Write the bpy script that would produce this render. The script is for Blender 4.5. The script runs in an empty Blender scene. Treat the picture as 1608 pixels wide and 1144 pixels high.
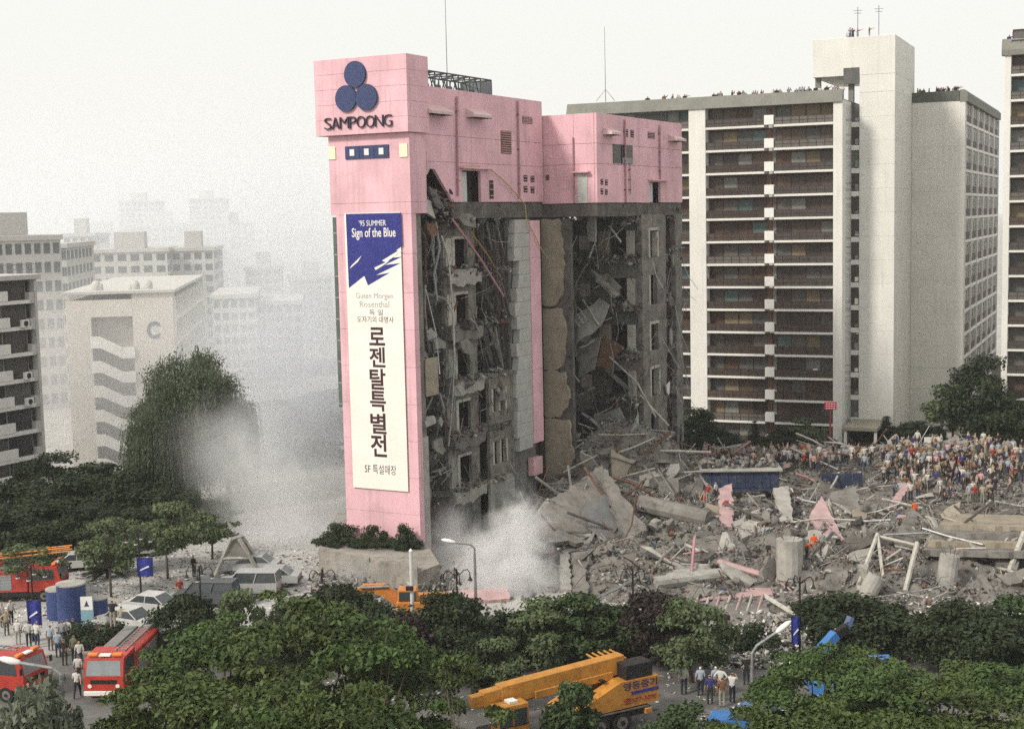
import bpy, math, random
import numpy as np
from mathutils import Vector, Matrix, Euler
R_ = math.radians
S = bpy.context.scene
COL = S.collection
random.seed(7)
RNG = np.random.default_rng(11)

# ------------------------------------------------------------------ camera, sky, sun, exposure
F, CAMH, PITCH, ROLL = 2233.0, 27.0, 5.9, -0.022
cd = bpy.data.cameras.new('camera')
cam = bpy.data.objects.new('camera', cd)
COL.objects.link(cam)
cd.sensor_fit = 'HORIZONTAL'
cd.sensor_width = 36.0
cd.lens = 36.0 * F / 1608.0
cd.clip_end = 6000
CM = Matrix.Rotation(R_(90 - PITCH), 3, 'X') @ Matrix.Rotation(ROLL, 3, 'Z')
cam.matrix_world = Matrix.Translation((0, 0, CAMH)) @ CM.to_4x4()
S.camera = cam

W = bpy.data.worlds.new('World')
S.world = W
W.use_nodes = True
wn = W.node_tree
wn.nodes.clear()
wo = wn.nodes.new('ShaderNodeOutputWorld')
wb = wn.nodes.new('ShaderNodeBackground')
sky = wn.nodes.new('ShaderNodeTexSky')
sky.sky_type = 'NISHITA'
sky.sun_disc = False
SUN_AZ, SUN_EL = -128.0, 38.0          # degrees: azimuth clockwise from +Y, elevation
sky.sun_elevation = R_(SUN_EL)
sky.sun_rotation = R_(SUN_AZ)
sky.air_density = 1.0
sky.dust_density = 6.0
sky.ozone_density = 1.0
ov = wn.nodes.new('ShaderNodeMix')      # overcast: the whole dome greyed towards white cloud
ov.data_type = 'RGBA'
ov.inputs[0].default_value = 0.88
ov.inputs[7].default_value = (8.95, 8.9, 8.45, 1)
wn.links.new(sky.outputs[0], ov.inputs[6])
wn.links.new(ov.outputs[2], wb.inputs[0])
wb.inputs[1].default_value = 0.104
wn.links.new(wb.outputs[0], wo.inputs[0])

sl = bpy.data.lights.new('sun', 'SUN')
sl.energy = 2.7
sl.angle = R_(10)
sl.color = (1.0, 0.94, 0.84)
so = bpy.data.objects.new('sun', sl)
COL.objects.link(so)
az, el = R_(SUN_AZ), R_(SUN_EL)
sd = Vector((math.sin(az) * math.cos(el), math.cos(az) * math.cos(el), math.sin(el)))   # towards the sun
so.rotation_euler = (-sd).to_track_quat('-Z', 'Y').to_euler()
so.location = (-60, -60, 90)

vs = S.view_settings
vs.view_transform = 'Standard'
vs.look = 'None'
vs.exposure = 0.18
vs.gamma = 1.0
vs.use_curve_mapping = False
S.render.engine = 'CYCLES'
cy = S.cycles
cy.max_bounces = 8
cy.diffuse_bounces = 3
cy.glossy_bounces = 2
cy.transmission_bounces = 3
cy.transparent_max_bounces = 12
cy.volume_bounces = 4
cy.volume_max_steps = 160
cy.use_denoising = False
cy.sample_clamp_indirect = 3.0
cy.sample_clamp_direct = 8.0
cy.use_adaptive_sampling = True
cy.adaptive_threshold = 0.03
cy.caustics_reflective = False
cy.caustics_refractive = False

# ------------------------------------------------------------------ pixels of the photograph to directions
def ray(px, py):
    return CM @ Vector(((px - 804) / F, -(py - 572) / F, -1.0))
EYE = Vector((0, 0, CAMH))
def at_z(px, py, z=0.0):
    d = ray(px, py)
    return EYE + d * ((z - CAMH) / d.z)
def at_d(px, py, D):
    d = ray(px, py)
    return EYE + d * (D / d.y)
def on_plane(px, py, p0, n):
    d = ray(px, py)
    return EYE + d * ((Vector(p0) - EYE).dot(n) / d.dot(n))

# ------------------------------------------------------------------ mesh building
class MB:
    def __init__(s):
        s.v, s.f, s.m = [], [], []
    def add(s, vs, fs, mi=0):
        n = len(s.v)
        s.v += [tuple(p) for p in vs]
        s.f += [tuple(i + n for i in f) for f in fs]
        s.m += [mi] * len(fs)
        return s
    def box(s, x0, x1, y0, y1, z0, z1, mi=0):
        return s.add([(x0,y0,z0),(x1,y0,z0),(x1,y1,z0),(x0,y1,z0),(x0,y0,z1),(x1,y0,z1),(x1,y1,z1),(x0,y1,z1)],
                     [(0,3,2,1),(4,5,6,7),(0,1,5,4),(1,2,6,5),(2,3,7,6),(3,0,4,7)], mi)
    def bbox(s, x0, x1, y0, y1, z0, z1, b=0.03, mi=0):
        """box with its edges cut off (chamfered)"""
        vs, idx = [], {}
        for ix, x in ((0, x0), (1, x1)):
            for iy, y in ((0, y0), (1, y1)):
                for iz, z in ((0, z0), (1, z1)):
                    cx = x + (b if ix == 0 else -b); cy_ = y + (b if iy == 0 else -b); cz = z + (b if iz == 0 else -b)
                    for a, p in ((0, (x, cy_, cz)), (1, (cx, y, cz)), (2, (cx, cy_, z))):
                        idx[(ix, iy, iz, a)] = len(vs); vs.append(p)
        g = lambda ix, iy, iz, a: idx[(ix, iy, iz, a)]
        fs = []
        for k in (0, 1):
            fs.append([g(k,0,0,0), g(k,1,0,0), g(k,1,1,0), g(k,0,1,0)])
            fs.append([g(0,k,0,1), g(1,k,0,1), g(1,k,1,1), g(0,k,1,1)])
            fs.append([g(0,0,k,2), g(1,0,k,2), g(1,1,k,2), g(0,1,k,2)])
        for i in (0, 1):
            for j in (0, 1):
                fs.append([g(i,j,0,0), g(i,j,0,1), g(i,j,1,1), g(i,j,1,0)])
                fs.append([g(i,0,j,0), g(i,0,j,2), g(i,1,j,2), g(i,1,j,0)])
                fs.append([g(0,i,j,1), g(0,i,j,2), g(1,i,j,2), g(1,i,j,1)])
                for k in (0, 1):
                    fs.append([g(i,j,k,0), g(i,j,k,1), g(i,j,k,2)])
        c = Vector(((x0+x1)/2, (y0+y1)/2, (z0+z1)/2))
        out = []
        for f in fs:
            p = [Vector(vs[i]) for i in f]
            n = (p[1]-p[0]).cross(p[2]-p[0])
            m = sum(p, Vector()) / len(p)
            out.append(f if n.dot(m - c) > 0 else f[::-1])
        return s.add(vs, out, mi)
    def obox(s, c, size, rot, mi=0, jit=0.0, rnd=random):
        M = rot if isinstance(rot, Matrix) else Euler(rot).to_matrix()
        h = [k / 2 for k in size]
        vs = []
        for z in (-1, 1):
            for x, y in ((-1,-1),(1,-1),(1,1),(-1,1)):
                p = Vector((x*h[0], y*h[1], z*h[2]))
                if jit:
                    p = Vector([q * (1 - jit * rnd.random()) for q in p])
                vs.append(Vector(c) + M @ p)
        return s.add(vs, [(0,3,2,1),(4,5,6,7),(0,1,5,4),(1,2,6,5),(2,3,7,6),(3,0,4,7)], mi)
    def tube(s, pts, r, n=6, mi=0, r1=None, cap=True):
        pts = [Vector(p) for p in pts]
        L = len(pts)
        base = len(s.v)
        prev = None
        for i, p in enumerate(pts):
            t = (pts[min(i+1, L-1)] - pts[max(i-1, 0)])
            t = t.normalized() if t.length > 1e-9 else Vector((0,0,1))
            if prev is None:
                u = t.cross(Vector((0,0,1)))
                if u.length < 1e-3: u = t.cross(Vector((1,0,0)))
            else:
                u = prev - t * prev.dot(t)
                if u.length < 1e-6: u = t.orthogonal()
            u.normalize(); prev = u
            w = t.cross(u)
            rr = r if r1 is None else r + (r1 - r) * i / max(L-1, 1)
            for k in range(n):
                a = 2 * math.pi * k / n
                s.v.append(tuple(p + (u * math.cos(a) + w * math.sin(a)) * rr))
        for i in range(L-1):
            for k in range(n):
                a, b = base + i*n + k, base + i*n + (k+1) % n
                s.f.append((a, b, b+n, a+n)); s.m.append(mi)
        if cap:
            s.f.append(tuple(base + k for k in range(n))[::-1]); s.m.append(mi)
            s.f.append(tuple(base + (L-1)*n + k for k in range(n))); s.m.append(mi)
        return s
    def lathe(s, prof, n=16, c=(0,0,0), mi=0):
        base = len(s.v)
        for r, z in prof:
            for k in range(n):
                a = 2*math.pi*k/n
                s.v.append((c[0]+r*math.cos(a), c[1]+r*math.sin(a), c[2]+z))
        for i in range(len(prof)-1):
            for k in range(n):
                a, b = base+i*n+k, base+i*n+(k+1)%n
                s.f.append((a, b, b+n, a+n)); s.m.append(mi)
        s.f.append(tuple(base+k for k in range(n))[::-1]); s.m.append(mi)
        s.f.append(tuple(base+(len(prof)-1)*n+k for k in range(n))); s.m.append(mi)
        return s
    def prism(s, poly, f0, f1, mi=0):
        """2-D polygon carried to two 3-D layers by f0 and f1"""
        n = len(poly)
        ar = sum(poly[i][0]*poly[(i+1)%n][1]-poly[(i+1)%n][0]*poly[i][1] for i in range(n))
        a = [Vector(f0(*p)) for p in poly]; b = [Vector(f1(*p)) for p in poly]
        nrm = Vector((0,0,0))
        for i in range(n):
            nrm += a[i].cross(a[(i+1) % n])
        flip = nrm.dot(b[0]-a[0]) > 0
        fs = [tuple(range(n)), tuple(range(2*n-1, n-1, -1))] + [(i, i+n, (i+1)%n+n, (i+1)%n) for i in range(n)]
        if flip:
            fs = [f[::-1] for f in fs]
        return s.add(a + b, fs, mi)
    def mesh(s, name, mats, smooth=False):
        me = bpy.data.meshes.new(name)
        me.from_pydata(s.v, [], s.f)
        for m in (mats if isinstance(mats, (list, tuple)) else [mats]):
            me.materials.append(m)
        if any(s.m):
            me.polygons.foreach_set('material_index', s.m)
        if smooth:
            me.polygons.foreach_set('use_smooth', [True]*len(me.polygons))
        me.update()
        return me
    def build(s, name, mats, parent=None, smooth=False, **kw):
        return link(name, s.mesh(name, mats, smooth), parent, **kw)

def link(name, me, parent=None, loc=None, rot=None, scale=None, label=None, cat=None, group=None, kind=None):
    o = bpy.data.objects.new(name, me)
    COL.objects.link(o)
    if parent is not None: o.parent = parent
    if loc is not None: o.location = loc
    if rot is not None: o.rotation_euler = rot
    if scale is not None: o.scale = scale if isinstance(scale, (tuple, list)) else (scale,)*3
    tag(o, label, cat, group, kind)
    return o
def tag(o, label=None, cat=None, group=None, kind=None):
    if label: o['label'] = label
    if cat: o['category'] = cat
    if group: o['group'] = group
    if kind: o['kind'] = kind
    return o
def thing(name, label, cat, loc=(0,0,0), rotz=0.0, group=None, scale=None):
    return link(name, None, None, loc, (0,0,rotz), scale, label, cat, group)
def kids(o):
    return [c for c in bpy.data.objects if c.parent == o]
def copy_tree(src, parts, loc=None, rotz=None, label=None, scale=None, group=None):
    """parts: list of (part, [sub-parts]) of src"""
    r = src.copy(); COL.objects.link(r)
    if loc is not None: r.location = loc
    if rotz is not None: r.rotation_euler = (0,0,rotz)
    if scale is not None: r.scale = scale if isinstance(scale, (tuple, list)) else (scale,)*3
    if label: r['label'] = label
    if group: r['group'] = group
    for p, subs in parts:
        c = p.copy(); COL.objects.link(c); c.parent = r
        for q in subs:
            d = q.copy(); COL.objects.link(d); d.parent = c
    return r
def tree_parts(root):
    return [(c, kids(c)) for c in kids(root)]
def centred(m):
    """moves a collected mesh to its own centre; returns the centre"""
    a = np.array(m.v); c = (a.min(0)+a.max(0))/2
    m.v = [tuple(p) for p in a-c]
    return tuple(c)

# ------------------------------------------------------------------ procedural materials
MATS = {}
def mat(name, col, rough=0.8, var=0.18, scale=0.6, bump=0.0, bscale=8.0, stain=0.0, stain_col=(0.05,0.045,0.04), metal=0.0, island=0.0, streak=0.0, spec=0.3, coat=0.0):
    """base colour with two octaves of world-space mottling, optional rain streaks, blotchy stains, per-piece tint and bump"""
    if name in MATS: return MATS[name]
    m = bpy.data.materials.new(name); m.use_nodes = True
    nt = m.node_tree; N = nt.nodes; Lk = nt.links
    b = N['Principled BSDF']
    b.inputs['Roughness'].default_value = rough
    b.inputs['Metallic'].default_value = metal
    b.inputs['Specular IOR Level'].default_value = spec
    if coat: b.inputs['Coat Weight'].default_value = coat
    geo = N.new('ShaderNodeNewGeometry')
    def noise(sc, det=4, vec=None):
        n = N.new('ShaderNodeTexNoise'); n.inputs['Scale'].default_value = sc; n.inputs['Detail'].default_value = det
        Lk.new(vec or geo.outputs['Position'], n.inputs['Vector']); return n
    def mix(fac, a, bcol, typ='MIX'):
        x = N.new('ShaderNodeMix'); x.data_type = 'RGBA'; x.blend_type = typ
        if isinstance(fac, (int, float)): x.inputs[0].default_value = fac
        else: Lk.new(fac, x.inputs[0])
        for i, q in ((6, a), (7, bcol)):
            if isinstance(q, tuple): x.inputs[i].default_value = (*q[:3], 1)
            else: Lk.new(q, x.inputs[i])
        return x.outputs[2]
    def rng(val, a, c, d=0.0, e=1.0):
        r = N.new('ShaderNodeMapRange'); r.inputs[1].default_value = a; r.inputs[2].default_value = c; r.inputs[3].default_value = d; r.inputs[4].default_value = e
        Lk.new(val, r.inputs[0]); return r.outputs[0]
    dark = tuple(c*(1-var) for c in col); light = tuple(min(c*(1+var*0.7), 0.95) for c in col)
    c = mix(rng(noise(scale).outputs[0], 0.32, 0.68), dark, light)
    c = mix(rng(noise(scale*9, 3).outputs[0], 0.3, 0.7, 0, 0.35*min(var*3, 1)), c, dark)
    if island:
        c = mix(rng(geo.outputs['Random Per Island'], 0, 1, 0, island), c, tuple(k*0.35 for k in col))
    if streak:
        mp = N.new('ShaderNodeMapping'); mp.inputs['Scale'].default_value = (3.0, 3.0, 0.12); Lk.new(geo.outputs['Position'], mp.inputs[0])
        c = mix(rng(noise(1.0, 5, mp.outputs[0]).outputs[0], 0.52, 0.75, 0, streak), c, stain_col)
    if stain:
        c = mix(rng(noise(scale*2.3, 6).outputs[0], 0.52, 0.72, 0, stain), c, stain_col)
    Lk.new(c, b.inputs['Base Color'])
    if bump:
        bp = N.new('ShaderNodeBump'); bp.inputs['Strength'].default_value = bump; bp.inputs['Distance'].default_value = 0.05
        Lk.new(noise(bscale, 6).outputs[0], bp.inputs['Height']); Lk.new(bp.outputs[0], b.inputs['Normal'])
    MATS[name] = m
    return m
def leafmat(name, c0, c1, trans=0.25):
    if name in MATS: return MATS[name]
    m = bpy.data.materials.new(name); m.use_nodes = True
    nt = m.node_tree; N = nt.nodes; Lk = nt.links; N.clear()
    out = N.new('ShaderNodeOutputMaterial'); geo = N.new('ShaderNodeNewGeometry')
    mx = N.new('ShaderNodeMix'); mx.data_type = 'RGBA'
    mx.inputs[6].default_value = (*c0, 1); mx.inputs[7].default_value = (*c1, 1)
    n = N.new('ShaderNodeTexNoise'); n.inputs['Scale'].default_value = 0.9; n.inputs['Detail'].default_value = 3
    Lk.new(geo.outputs['Position'], n.inputs['Vector'])
    ad = N.new('ShaderNodeMath'); ad.operation = 'MULTIPLY_ADD'; ad.inputs[1].default_value = 0.55
    Lk.new(geo.outputs['Random Per Island'], ad.inputs[0])
    mr = N.new('ShaderNodeMapRange'); mr.inputs[1].default_value = 0.3; mr.inputs[2].default_value = 0.7; mr.inputs[3].default_value = 0; mr.inputs[4].default_value = 0.45
    Lk.new(n.outputs[0], mr.inputs[0]); Lk.new(mr.outputs[0], ad.inputs[2]); Lk.new(ad.outputs[0], mx.inputs[0])
    d = N.new('ShaderNodeBsdfPrincipled'); d.inputs['Roughness'].default_value = 0.6; d.inputs['Specular IOR Level'].default_value = 0.25
    t = N.new('ShaderNodeBsdfTranslucent'); ms = N.new('ShaderNodeMixShader'); ms.inputs[0].default_value = trans
    Lk.new(mx.outputs[2], d.inputs['Base Color']); Lk.new(mx.outputs[2], t.inputs[0])
    Lk.new(d.outputs[0], ms.inputs[1]); Lk.new(t.outputs[0], ms.inputs[2]); Lk.new(ms.outputs[0], out.inputs[0])
    MATS[name] = m
    return m

PINK = mat('pink_panel', (0.72, 0.435, 0.485), 0.75, 0.13, 0.35, 0.15, 30, streak=0.5, stain_col=(0.40,0.27,0.27), stain=.3)
PINKW = mat('pink_panel_worn', (0.68, 0.43, 0.46), 0.8, 0.12, 0.6, 0.2, 20, stain=0.3, stain_col=(0.25,0.2,0.19))
CONC = mat('broken_concrete', (0.20, 0.188, 0.172), 0.95, 0.3, 0.7, 0.6, 6, stain=0.6, stain_col=(0.055,0.045,0.036))
CONCD = mat('dark_concrete', (0.12, 0.11, 0.10), 0.95, 0.35, 0.8, 0.6, 5, stain=0.6, stain_col=(0.025,0.022,0.02))  # darker concrete with near-black blotches
CONCL = mat('pale_concrete', (0.36, 0.345, 0.315), 0.95, 0.22, 0.9, 0.4, 8, stain=0.35, stain_col=(0.14,0.13,0.12))
CONCT = mat('tan_concrete', (0.30, 0.26, 0.20), 0.95, 0.2, 0.8, 0.4, 6, stain=0.4, stain_col=(0.12,0.1,0.07))
TILE = mat('grey_wall_tile', (0.42, 0.41, 0.39), 0.7, 0.12, 1.2, 0.2, 10, stain=0.25, stain_col=(0.2,0.19,0.18))
CREAM = mat('cream_door_frame', (0.44, 0.42, 0.37), 0.7, 0.15, 1.5, stain=0.5)
DARK = mat('void_shade_and_black_paint', (0.035, 0.03, 0.028), 0.95, 0.3, 1.0)  # near-black: shade painted into voids, also the colour of dark fittings
STEEL = mat('galvanised_steel', (0.33, 0.33, 0.33), 0.5, 0.25, 2.0, stain=0.4, metal=0.5)
RUST = mat('rusted_steel', (0.14, 0.075, 0.05), 0.85, 0.3, 3.0, stain=0.4)
WIRE = mat('dull_wire', (0.10, 0.09, 0.085), 0.8, 0.3, 2.0)
BLUEP = mat('blue_grey_panel', (0.035, 0.05, 0.13), 0.5, 0.1, 2.0)
BLUEF = mat('blue_flag_cloth', (0.025, 0.035, 0.22), 0.75, 0.12, 3.0)
GLASSD = mat('dark_window_glass', (0.02, 0.02, 0.022), 0.25, 0.2, 1.0, spec=0.5)
WHITEP = mat('white_paint', (0.72, 0.71, 0.67), 0.7, 0.07, 1.0, stain=0.12, stain_col=(0.4,0.38,0.34))
OFFW = mat('offwhite_render', (0.66, 0.65, 0.61), 0.85, 0.06, 0.3, 0.1, 12, streak=0.2, stain_col=(0.36,0.34,0.3))
GREYM = mat('grey_metal', (0.25, 0.26, 0.27), 0.6, 0.15, 1.5)
# ------------------------------------------------------------------ helpers for torn shapes and lettering
def rag(poly, amp=0.15, step=0.6, seed=1, closed=True, keep=()):
    """polygon with every edge (unless listed in keep) broken up into jagged steps"""
    r = random.Random(seed); out = []
    n = len(poly)
    for i in range(n):
        a, b = poly[i], poly[(i+1) % n]
        out.append(tuple(a))
        if i in keep: continue
        L = math.hypot(b[0]-a[0], b[1]-a[1]); k = int(L/step)
        if k < 1: continue
        nx, ny = -(b[1]-a[1])/L, (b[0]-a[0])/L
        for j in range(1, k):
            t = (j + r.uniform(-.25, .25))/k; d = r.uniform(-amp, amp)
            out.append((a[0]+(b[0]-a[0])*t+nx*d, a[1]+(b[1]-a[1])*t+ny*d))
    return out
def slab3(pts, th, name, m, parent=None, jag=0.0, seed=3, **kw):
    """a flat broken slab through four or more 3-D corners, with thickness and ragged rim"""
    pts = [Vector(p) for p in pts]
    n = Vector((0,0,0))
    for i in range(len(pts)): n += pts[i].cross(pts[(i+1) % len(pts)])
    n.normalize()
    o = sum(pts, Vector())/len(pts)
    u = (pts[1]-pts[0]).normalized(); u = (u - n*u.dot(n)).normalized(); v = n.cross(u)
    poly = [((p-o).dot(u), (p-o).dot(v)) for p in pts]
    if jag: poly = rag(poly, jag, max(jag*2.5, 0.3), seed)
    b = MB().prism(poly, lambda x, y: u*x+v*y-n*(th/2), lambda x, y: u*x+v*y+n*(th/2))
    return b.build(name, m, parent, loc=tuple(o), **kw)
def shard(w, h, seed, n=8):
    r = random.Random(seed); out = []
    for k in range(n):
        a = 2*math.pi*(k+r.uniform(-.3,.3))/n; q = r.uniform(.55, 1.15)
        c, s_ = math.cos(a), math.sin(a); m_ = max(abs(c), abs(s_))
        out.append((c/m_*w/2*q, s_/m_*h/2*q))
    return out
def text_poly(s, extrude=0.0, offset=0.0, bold=0.0):
    c = bpy.data.curves.new('lettering', 'FONT'); c.body = s; c.size = 1.0
    c.extrude = extrude; c.offset = offset; c.resolution_u = 3
    o = bpy.data.objects.new('lettering', c); COL.objects.link(o)
    dg = bpy.context.evaluated_depsgraph_get(); dg.update()
    me = bpy.data.meshes.new_from_object(o.evaluated_get(dg))
    vs = [tuple(v.co) for v in me.vertices]; fs = [tuple(p.vertices) for p in me.polygons]
    bpy.data.objects.remove(o); bpy.data.curves.remove(c); bpy.data.meshes.remove(me)
    return vs, fs
def lettering(s, name, m, parent, org, right, up, width, height, depth=0.02, offset=0.0):
    """flat letters filling a width x height rectangle whose lower left corner is org, standing proud by depth"""
    vs, fs = text_poly(s, 0.5, offset)
    a = np.array(vs); lo, hi = a.min(0), a.max(0)
    right, up = Vector(right), Vector(up); nrm = right.cross(up)
    sx, sy = width/(hi[0]-lo[0]), height/(hi[1]-lo[1])
    out = [Vector(org) + right*((x-lo[0])*sx) + up*((y-lo[1])*sy) + nrm*((z+0.5)*depth) for x, y, z in vs]
    b = MB().add(out, fs)
    return b.build(name, m, parent)

# ------------------------------------------------------------------ the pink department store
_c = at_z(655, 848, 2.0)
PK = Vector((_c.x, _c.y, 0)); PANG = R_(28.0)
PA = Vector((math.sin(PANG), math.cos(PANG), 0)); PB = Vector((-math.cos(PANG), math.sin(PANG), 0))
def sd(px, py, y=0.0):
    p = on_plane(px, py, PK + PB*y, PB) - PK; return p.dot(PA), p.z
def fr(px, py, x=0.0):
    p = on_plane(px, py, PK + PA*x, PA) - PK; return p.dot(PB), p.z
def pw(x, y, z): return PK + PA*x + PB*y + Vector((0,0,z))
ST = thing('department_store', 'half-collapsed pink department store with tall sign tower and torn-open grey side', 'building', PK, math.pi/2 - PANG)
def part(m, name, ma, parent=None, **kw): return m.build(name, ma, parent or ST, **kw)
UP = (0,0,1)
# sign tower
tw = part(MB().box(0.12, 0.75, -0.2, 6.5, -1, 27.5).box(0.12, 2.4, -0.2, 7.05, 27.5, 33.62), 'tower_core', PINKW)
zs = [1.2, 4.0, 6.9, 9.8, 12.7, 15.6, 18.5, 21.4, 24.4, 27.45]
for i in range(len(zs)-1):
    part(MB().bbox(0.0, 0.70, -0.33, 6.62, zs[i]+.008, zs[i+1]-.008, 0.012), 'panel', PINK)
for z0, z1 in ((27.45, 28.35), (28.35, 33.6)):
    part(MB().bbox(0.0, 2.38, -0.33, 7.12, z0+.008, z1-.008, 0.012), 'panel', PINK)
part(MB().box(0.75, 1.9, 0.0, 6.4, -1, 27.5), 'concrete_core', CONC)
part(MB().box(0.72, 1.75, -0.22, 0.0, 0, 10), 'concrete_jamb', CONCL)
g = part(MB().box(0.25, 0.7, 6.63, 7.15, 12.2, 27.3), 'glass_strip', mat('green_strip_glass', (0.10,0.13,0.11), 0.3, 0.2, 1))
for k in range(9): part(MB().box(0.22, 0.26, 6.6, 7.18, 12.4+k*1.7, 12.52+k*1.7), 'mullion', GREYM, g)
# sign box on top
XB = -0.55
bz0, bz1 = 33.62, 39.45
y0b, y1b = fr(640, 207, XB)[0]-0.05, fr(494, 150, XB)[0]
sb = part(MB().box(XB+.06, 2.55, y0b+.06, y1b-.06, bz0, bz1-.05), 'sign_box', PINKW)
n = 5
for k in range(n):
    a, b = bz0+(bz1-bz0)*k/n, bz0+(bz1-bz0)*(k+1)/n
    part(MB().bbox(XB, 2.6, y0b, y1b, a+.006, b-.006, 0.012), 'panel', PINK, sb)
for px, py in ((559, 117), (545, 155), (577, 153)):
    y, z = fr(px, py, XB)
    m = MB(); N_ = 36; r = 1.0
    rim = [(math.cos(2*math.pi*k/N_), math.sin(2*math.pi*k/N_)) for k in range(N_)]
    m.prism([(c*r*0.97, s_*r) for c, s_ in rim], lambda u, v: (XB-.22, y+u, z+v), lambda u, v: (XB-.03, y+u, z+v))
    part(m, 'emblem_disc', BLUEP, sb)
ya, za = fr(511, 204, XB); yb, zb = fr(617, 181, XB)
LET = mat('dark_sign_letter', (0.03,0.028,0.05), 0.5, 0.1, 2)
word = 'SAMPOONG'; tw_ = [0.92, 1.0, 1.2, 0.92, 1.12, 1.12, 1.08, 1.05]; tot = sum(tw_); yc = ya
zmid0, zmid1 = (fr(511,204,XB)[1]+fr(617,200,XB)[1])/2+.05, (fr(511,184,XB)[1]+fr(617,181,XB)[1])/2
for ch, w_ in zip(word, tw_):
    ww = (ya-yb)*w_/tot
    lettering(ch, 'sign_letter', LET, sb, (XB-.03, yc-ww*.02, zmid0), (0,-1,0), UP, ww*.93, zmid1-zmid0, 0.14, -0.016)
    yc -= ww
# dark panel with three little square windows, two pale panels
y0, z0 = fr(543, 250); y1, z1 = fr(611, 227)
for k in range(3):
    a, b = y0+(y1-y0)*k/3, y0+(y1-y0)*(k+1)/3
    zz0 = (z0 + fr(611,248)[1])/2; zz1 = (fr(543,230)[1]+z1)/2
    w = part(MB().bbox(-.10, .0, min(a,b)+.015, max(a,b)-.015, zz0, zz1, .01), 'window', BLUEP)
    c = (a+b)/2; cz = (zz0+zz1)/2
    part(MB().box(-.13, -.1, c-.21, c+.21, cz-.24, cz+.26), 'pane', WHITEP, w)
PALE = mat('pale_yellow_panel', (0.78,0.74,0.55), 0.6, 0.06, 1)
for (xa, ya_, xb, yb_) in ((516,251,527,230), (628,247,640,225)):
    y0, z0 = fr(xa, ya_); y1, z1 = fr(xb, yb_)
    part(MB().bbox(-.08, .0, max(min(y0,y1),-.3), max(y0,y1), z0, z1, .01), 'side_panel', PALE)
# upper storey block beside the tower: panelled wall, closed round the back
ZT, ZB = 37.33, 28.32
xe = 23.3
def wallpanel(x0, x1, z0, z1, y=0.0, poly=None):
    g = .012
    if poly is None:
        part(MB().bbox(x0+g, x1-g, y, y+.25, z0+g, z1-g, .012), 'panel', PINK)
    else:
        part(MB().prism(poly, lambda u, v: (u, y, v), lambda u, v: (u, y+.25, v)), 'panel', PINK)
cols = [2.42, 7.35, 12.6, 18.2, xe]
rows = [ZB, 31.5, 33.6, ZT]
for i in range(4):
    for j in range(3):
        if i == 0 and j == 0:
            hole = [(2.43, 31.49), (7.34, 31.49), (7.34, 28.33), (6.9, 28.33), (6.3, 29.0), (5.5, 29.7), (4.7, 30.45), (4.2, 30.9), (3.5, 30.95), (3.1, 30.5), (2.43, 30.3)]
            wallpanel(0,0,0,0, poly=hole)
        elif i == 1 and j == 0:
            xa, xb = sd(726, 290)[0], sd(755, 290)[0]; zt = sd(740, 268)[1]
            wallpanel(0,0,0,0, poly=[(7.362,28.33),(xa,28.33),(xa,zt),(xb,zt),(xb,28.33),(12.588,28.33),(12.588,31.49),(7.362,31.49)])
            d = part(MB().box(xa, xb, .9, 1.0, 28.3, zt), 'doorway_shade', DARK)  # near-black sheet painted as the shade inside the opening
            part(MB().box(xa+.05, xa+1.35, .35, .42, 28.35, zt-.1), 'door_leaf', mat('pale_green_door', (.5,.53,.5), .6, .1, 2), d)
            part(MB().bbox(xa-.5, xb+1.3, -.55, -.004, zt+.12, zt+.3, .02), 'door_canopy', PINKW)
        else:
            wallpanel(cols[i], cols[i+1], rows[j], rows[j+1])
part(MB().box(.3, 2.4, .02, .3, 28.8, 33.6), 'wall_return', CONC)
part(MB().prism(rag([(0.0,28.4),(.42,28.2),(.5,30),(.62,31.5),(.5,33.3),(.1,33.55)], .16, .35, 5), lambda u,v: (2.4+u*.9,-.03,v), lambda u,v: (2.4+u*.9,-.004,v)), 'torn_edge', CONCL)
part(MB().box(2.4, xe-.01, 7.75, 8.0, 28.4, ZT-.02), 'back_wall', PINKW)
part(MB().box(xe-.25, xe, .26, 7.74, 28.4, ZT-.01), 'end_wall', PINK)
part(MB().box(2.42, xe-.26, .26, 7.74, 36.6, 36.8), 'roof', CONC)
part(MB().box(2.42, xe-.26, .26, 7.74, 28.0, 28.35), 'roof_floor', CONCD)
part(MB().bbox(6.9, xe, .12, .7, 26.95, 28.3, .05), 'edge_beam', CONCD)
HOODT = mat('hood_pink_top', (.62,.45,.45), .6, .1, 2)
def hood(xa, xb, zt, zb, y, out=0.95):
    h = MB()
    h.prism([(0,zt),(-out, zb+.22),(-out,zb),(0,zb)], lambda u,v: (xa, y+u, v), lambda u,v: (xb, y+u, v))
    return part(h, 'vent_hood', HOODT)
def hood_px(x0, y0_, x1, y1_, y):
    xa, zt = sd(x0, y0_, y); xb, zb = sd(x1, y1_, y)
    h = hood(xa, xb, zt, zb, y-.004)
    part(MB().box(xa+.05, xb-.05, y-.9, y-.02, zb-.03, zb-.002), 'hood_underside', DARK, h)  # flat near-black sheet across the underside of the hood
hood_px(661, 163, 697, 182, 0.0); hood_px(731, 169, 758, 187, 0.0)
def vent(x0, y0_, x1, y1_, y, slats=6):
    xa, zt = sd(x0, y0_, y); xb, zb = sd(x1, y1_, y)
    f = part(MB().box(xa, xb, y-.03, y-.003, zb, zt), 'vent', RUST if slats > 4 else DARK)
    for k in range(slats):
        z = zb + (zt-zb)*(k+.5)/slats
        part(MB().obox(((xa+xb)/2, y-.06, z), (xb-xa-.04, .06, .03), (R_(35),0,0)), 'slat', PINKW, f)
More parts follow.
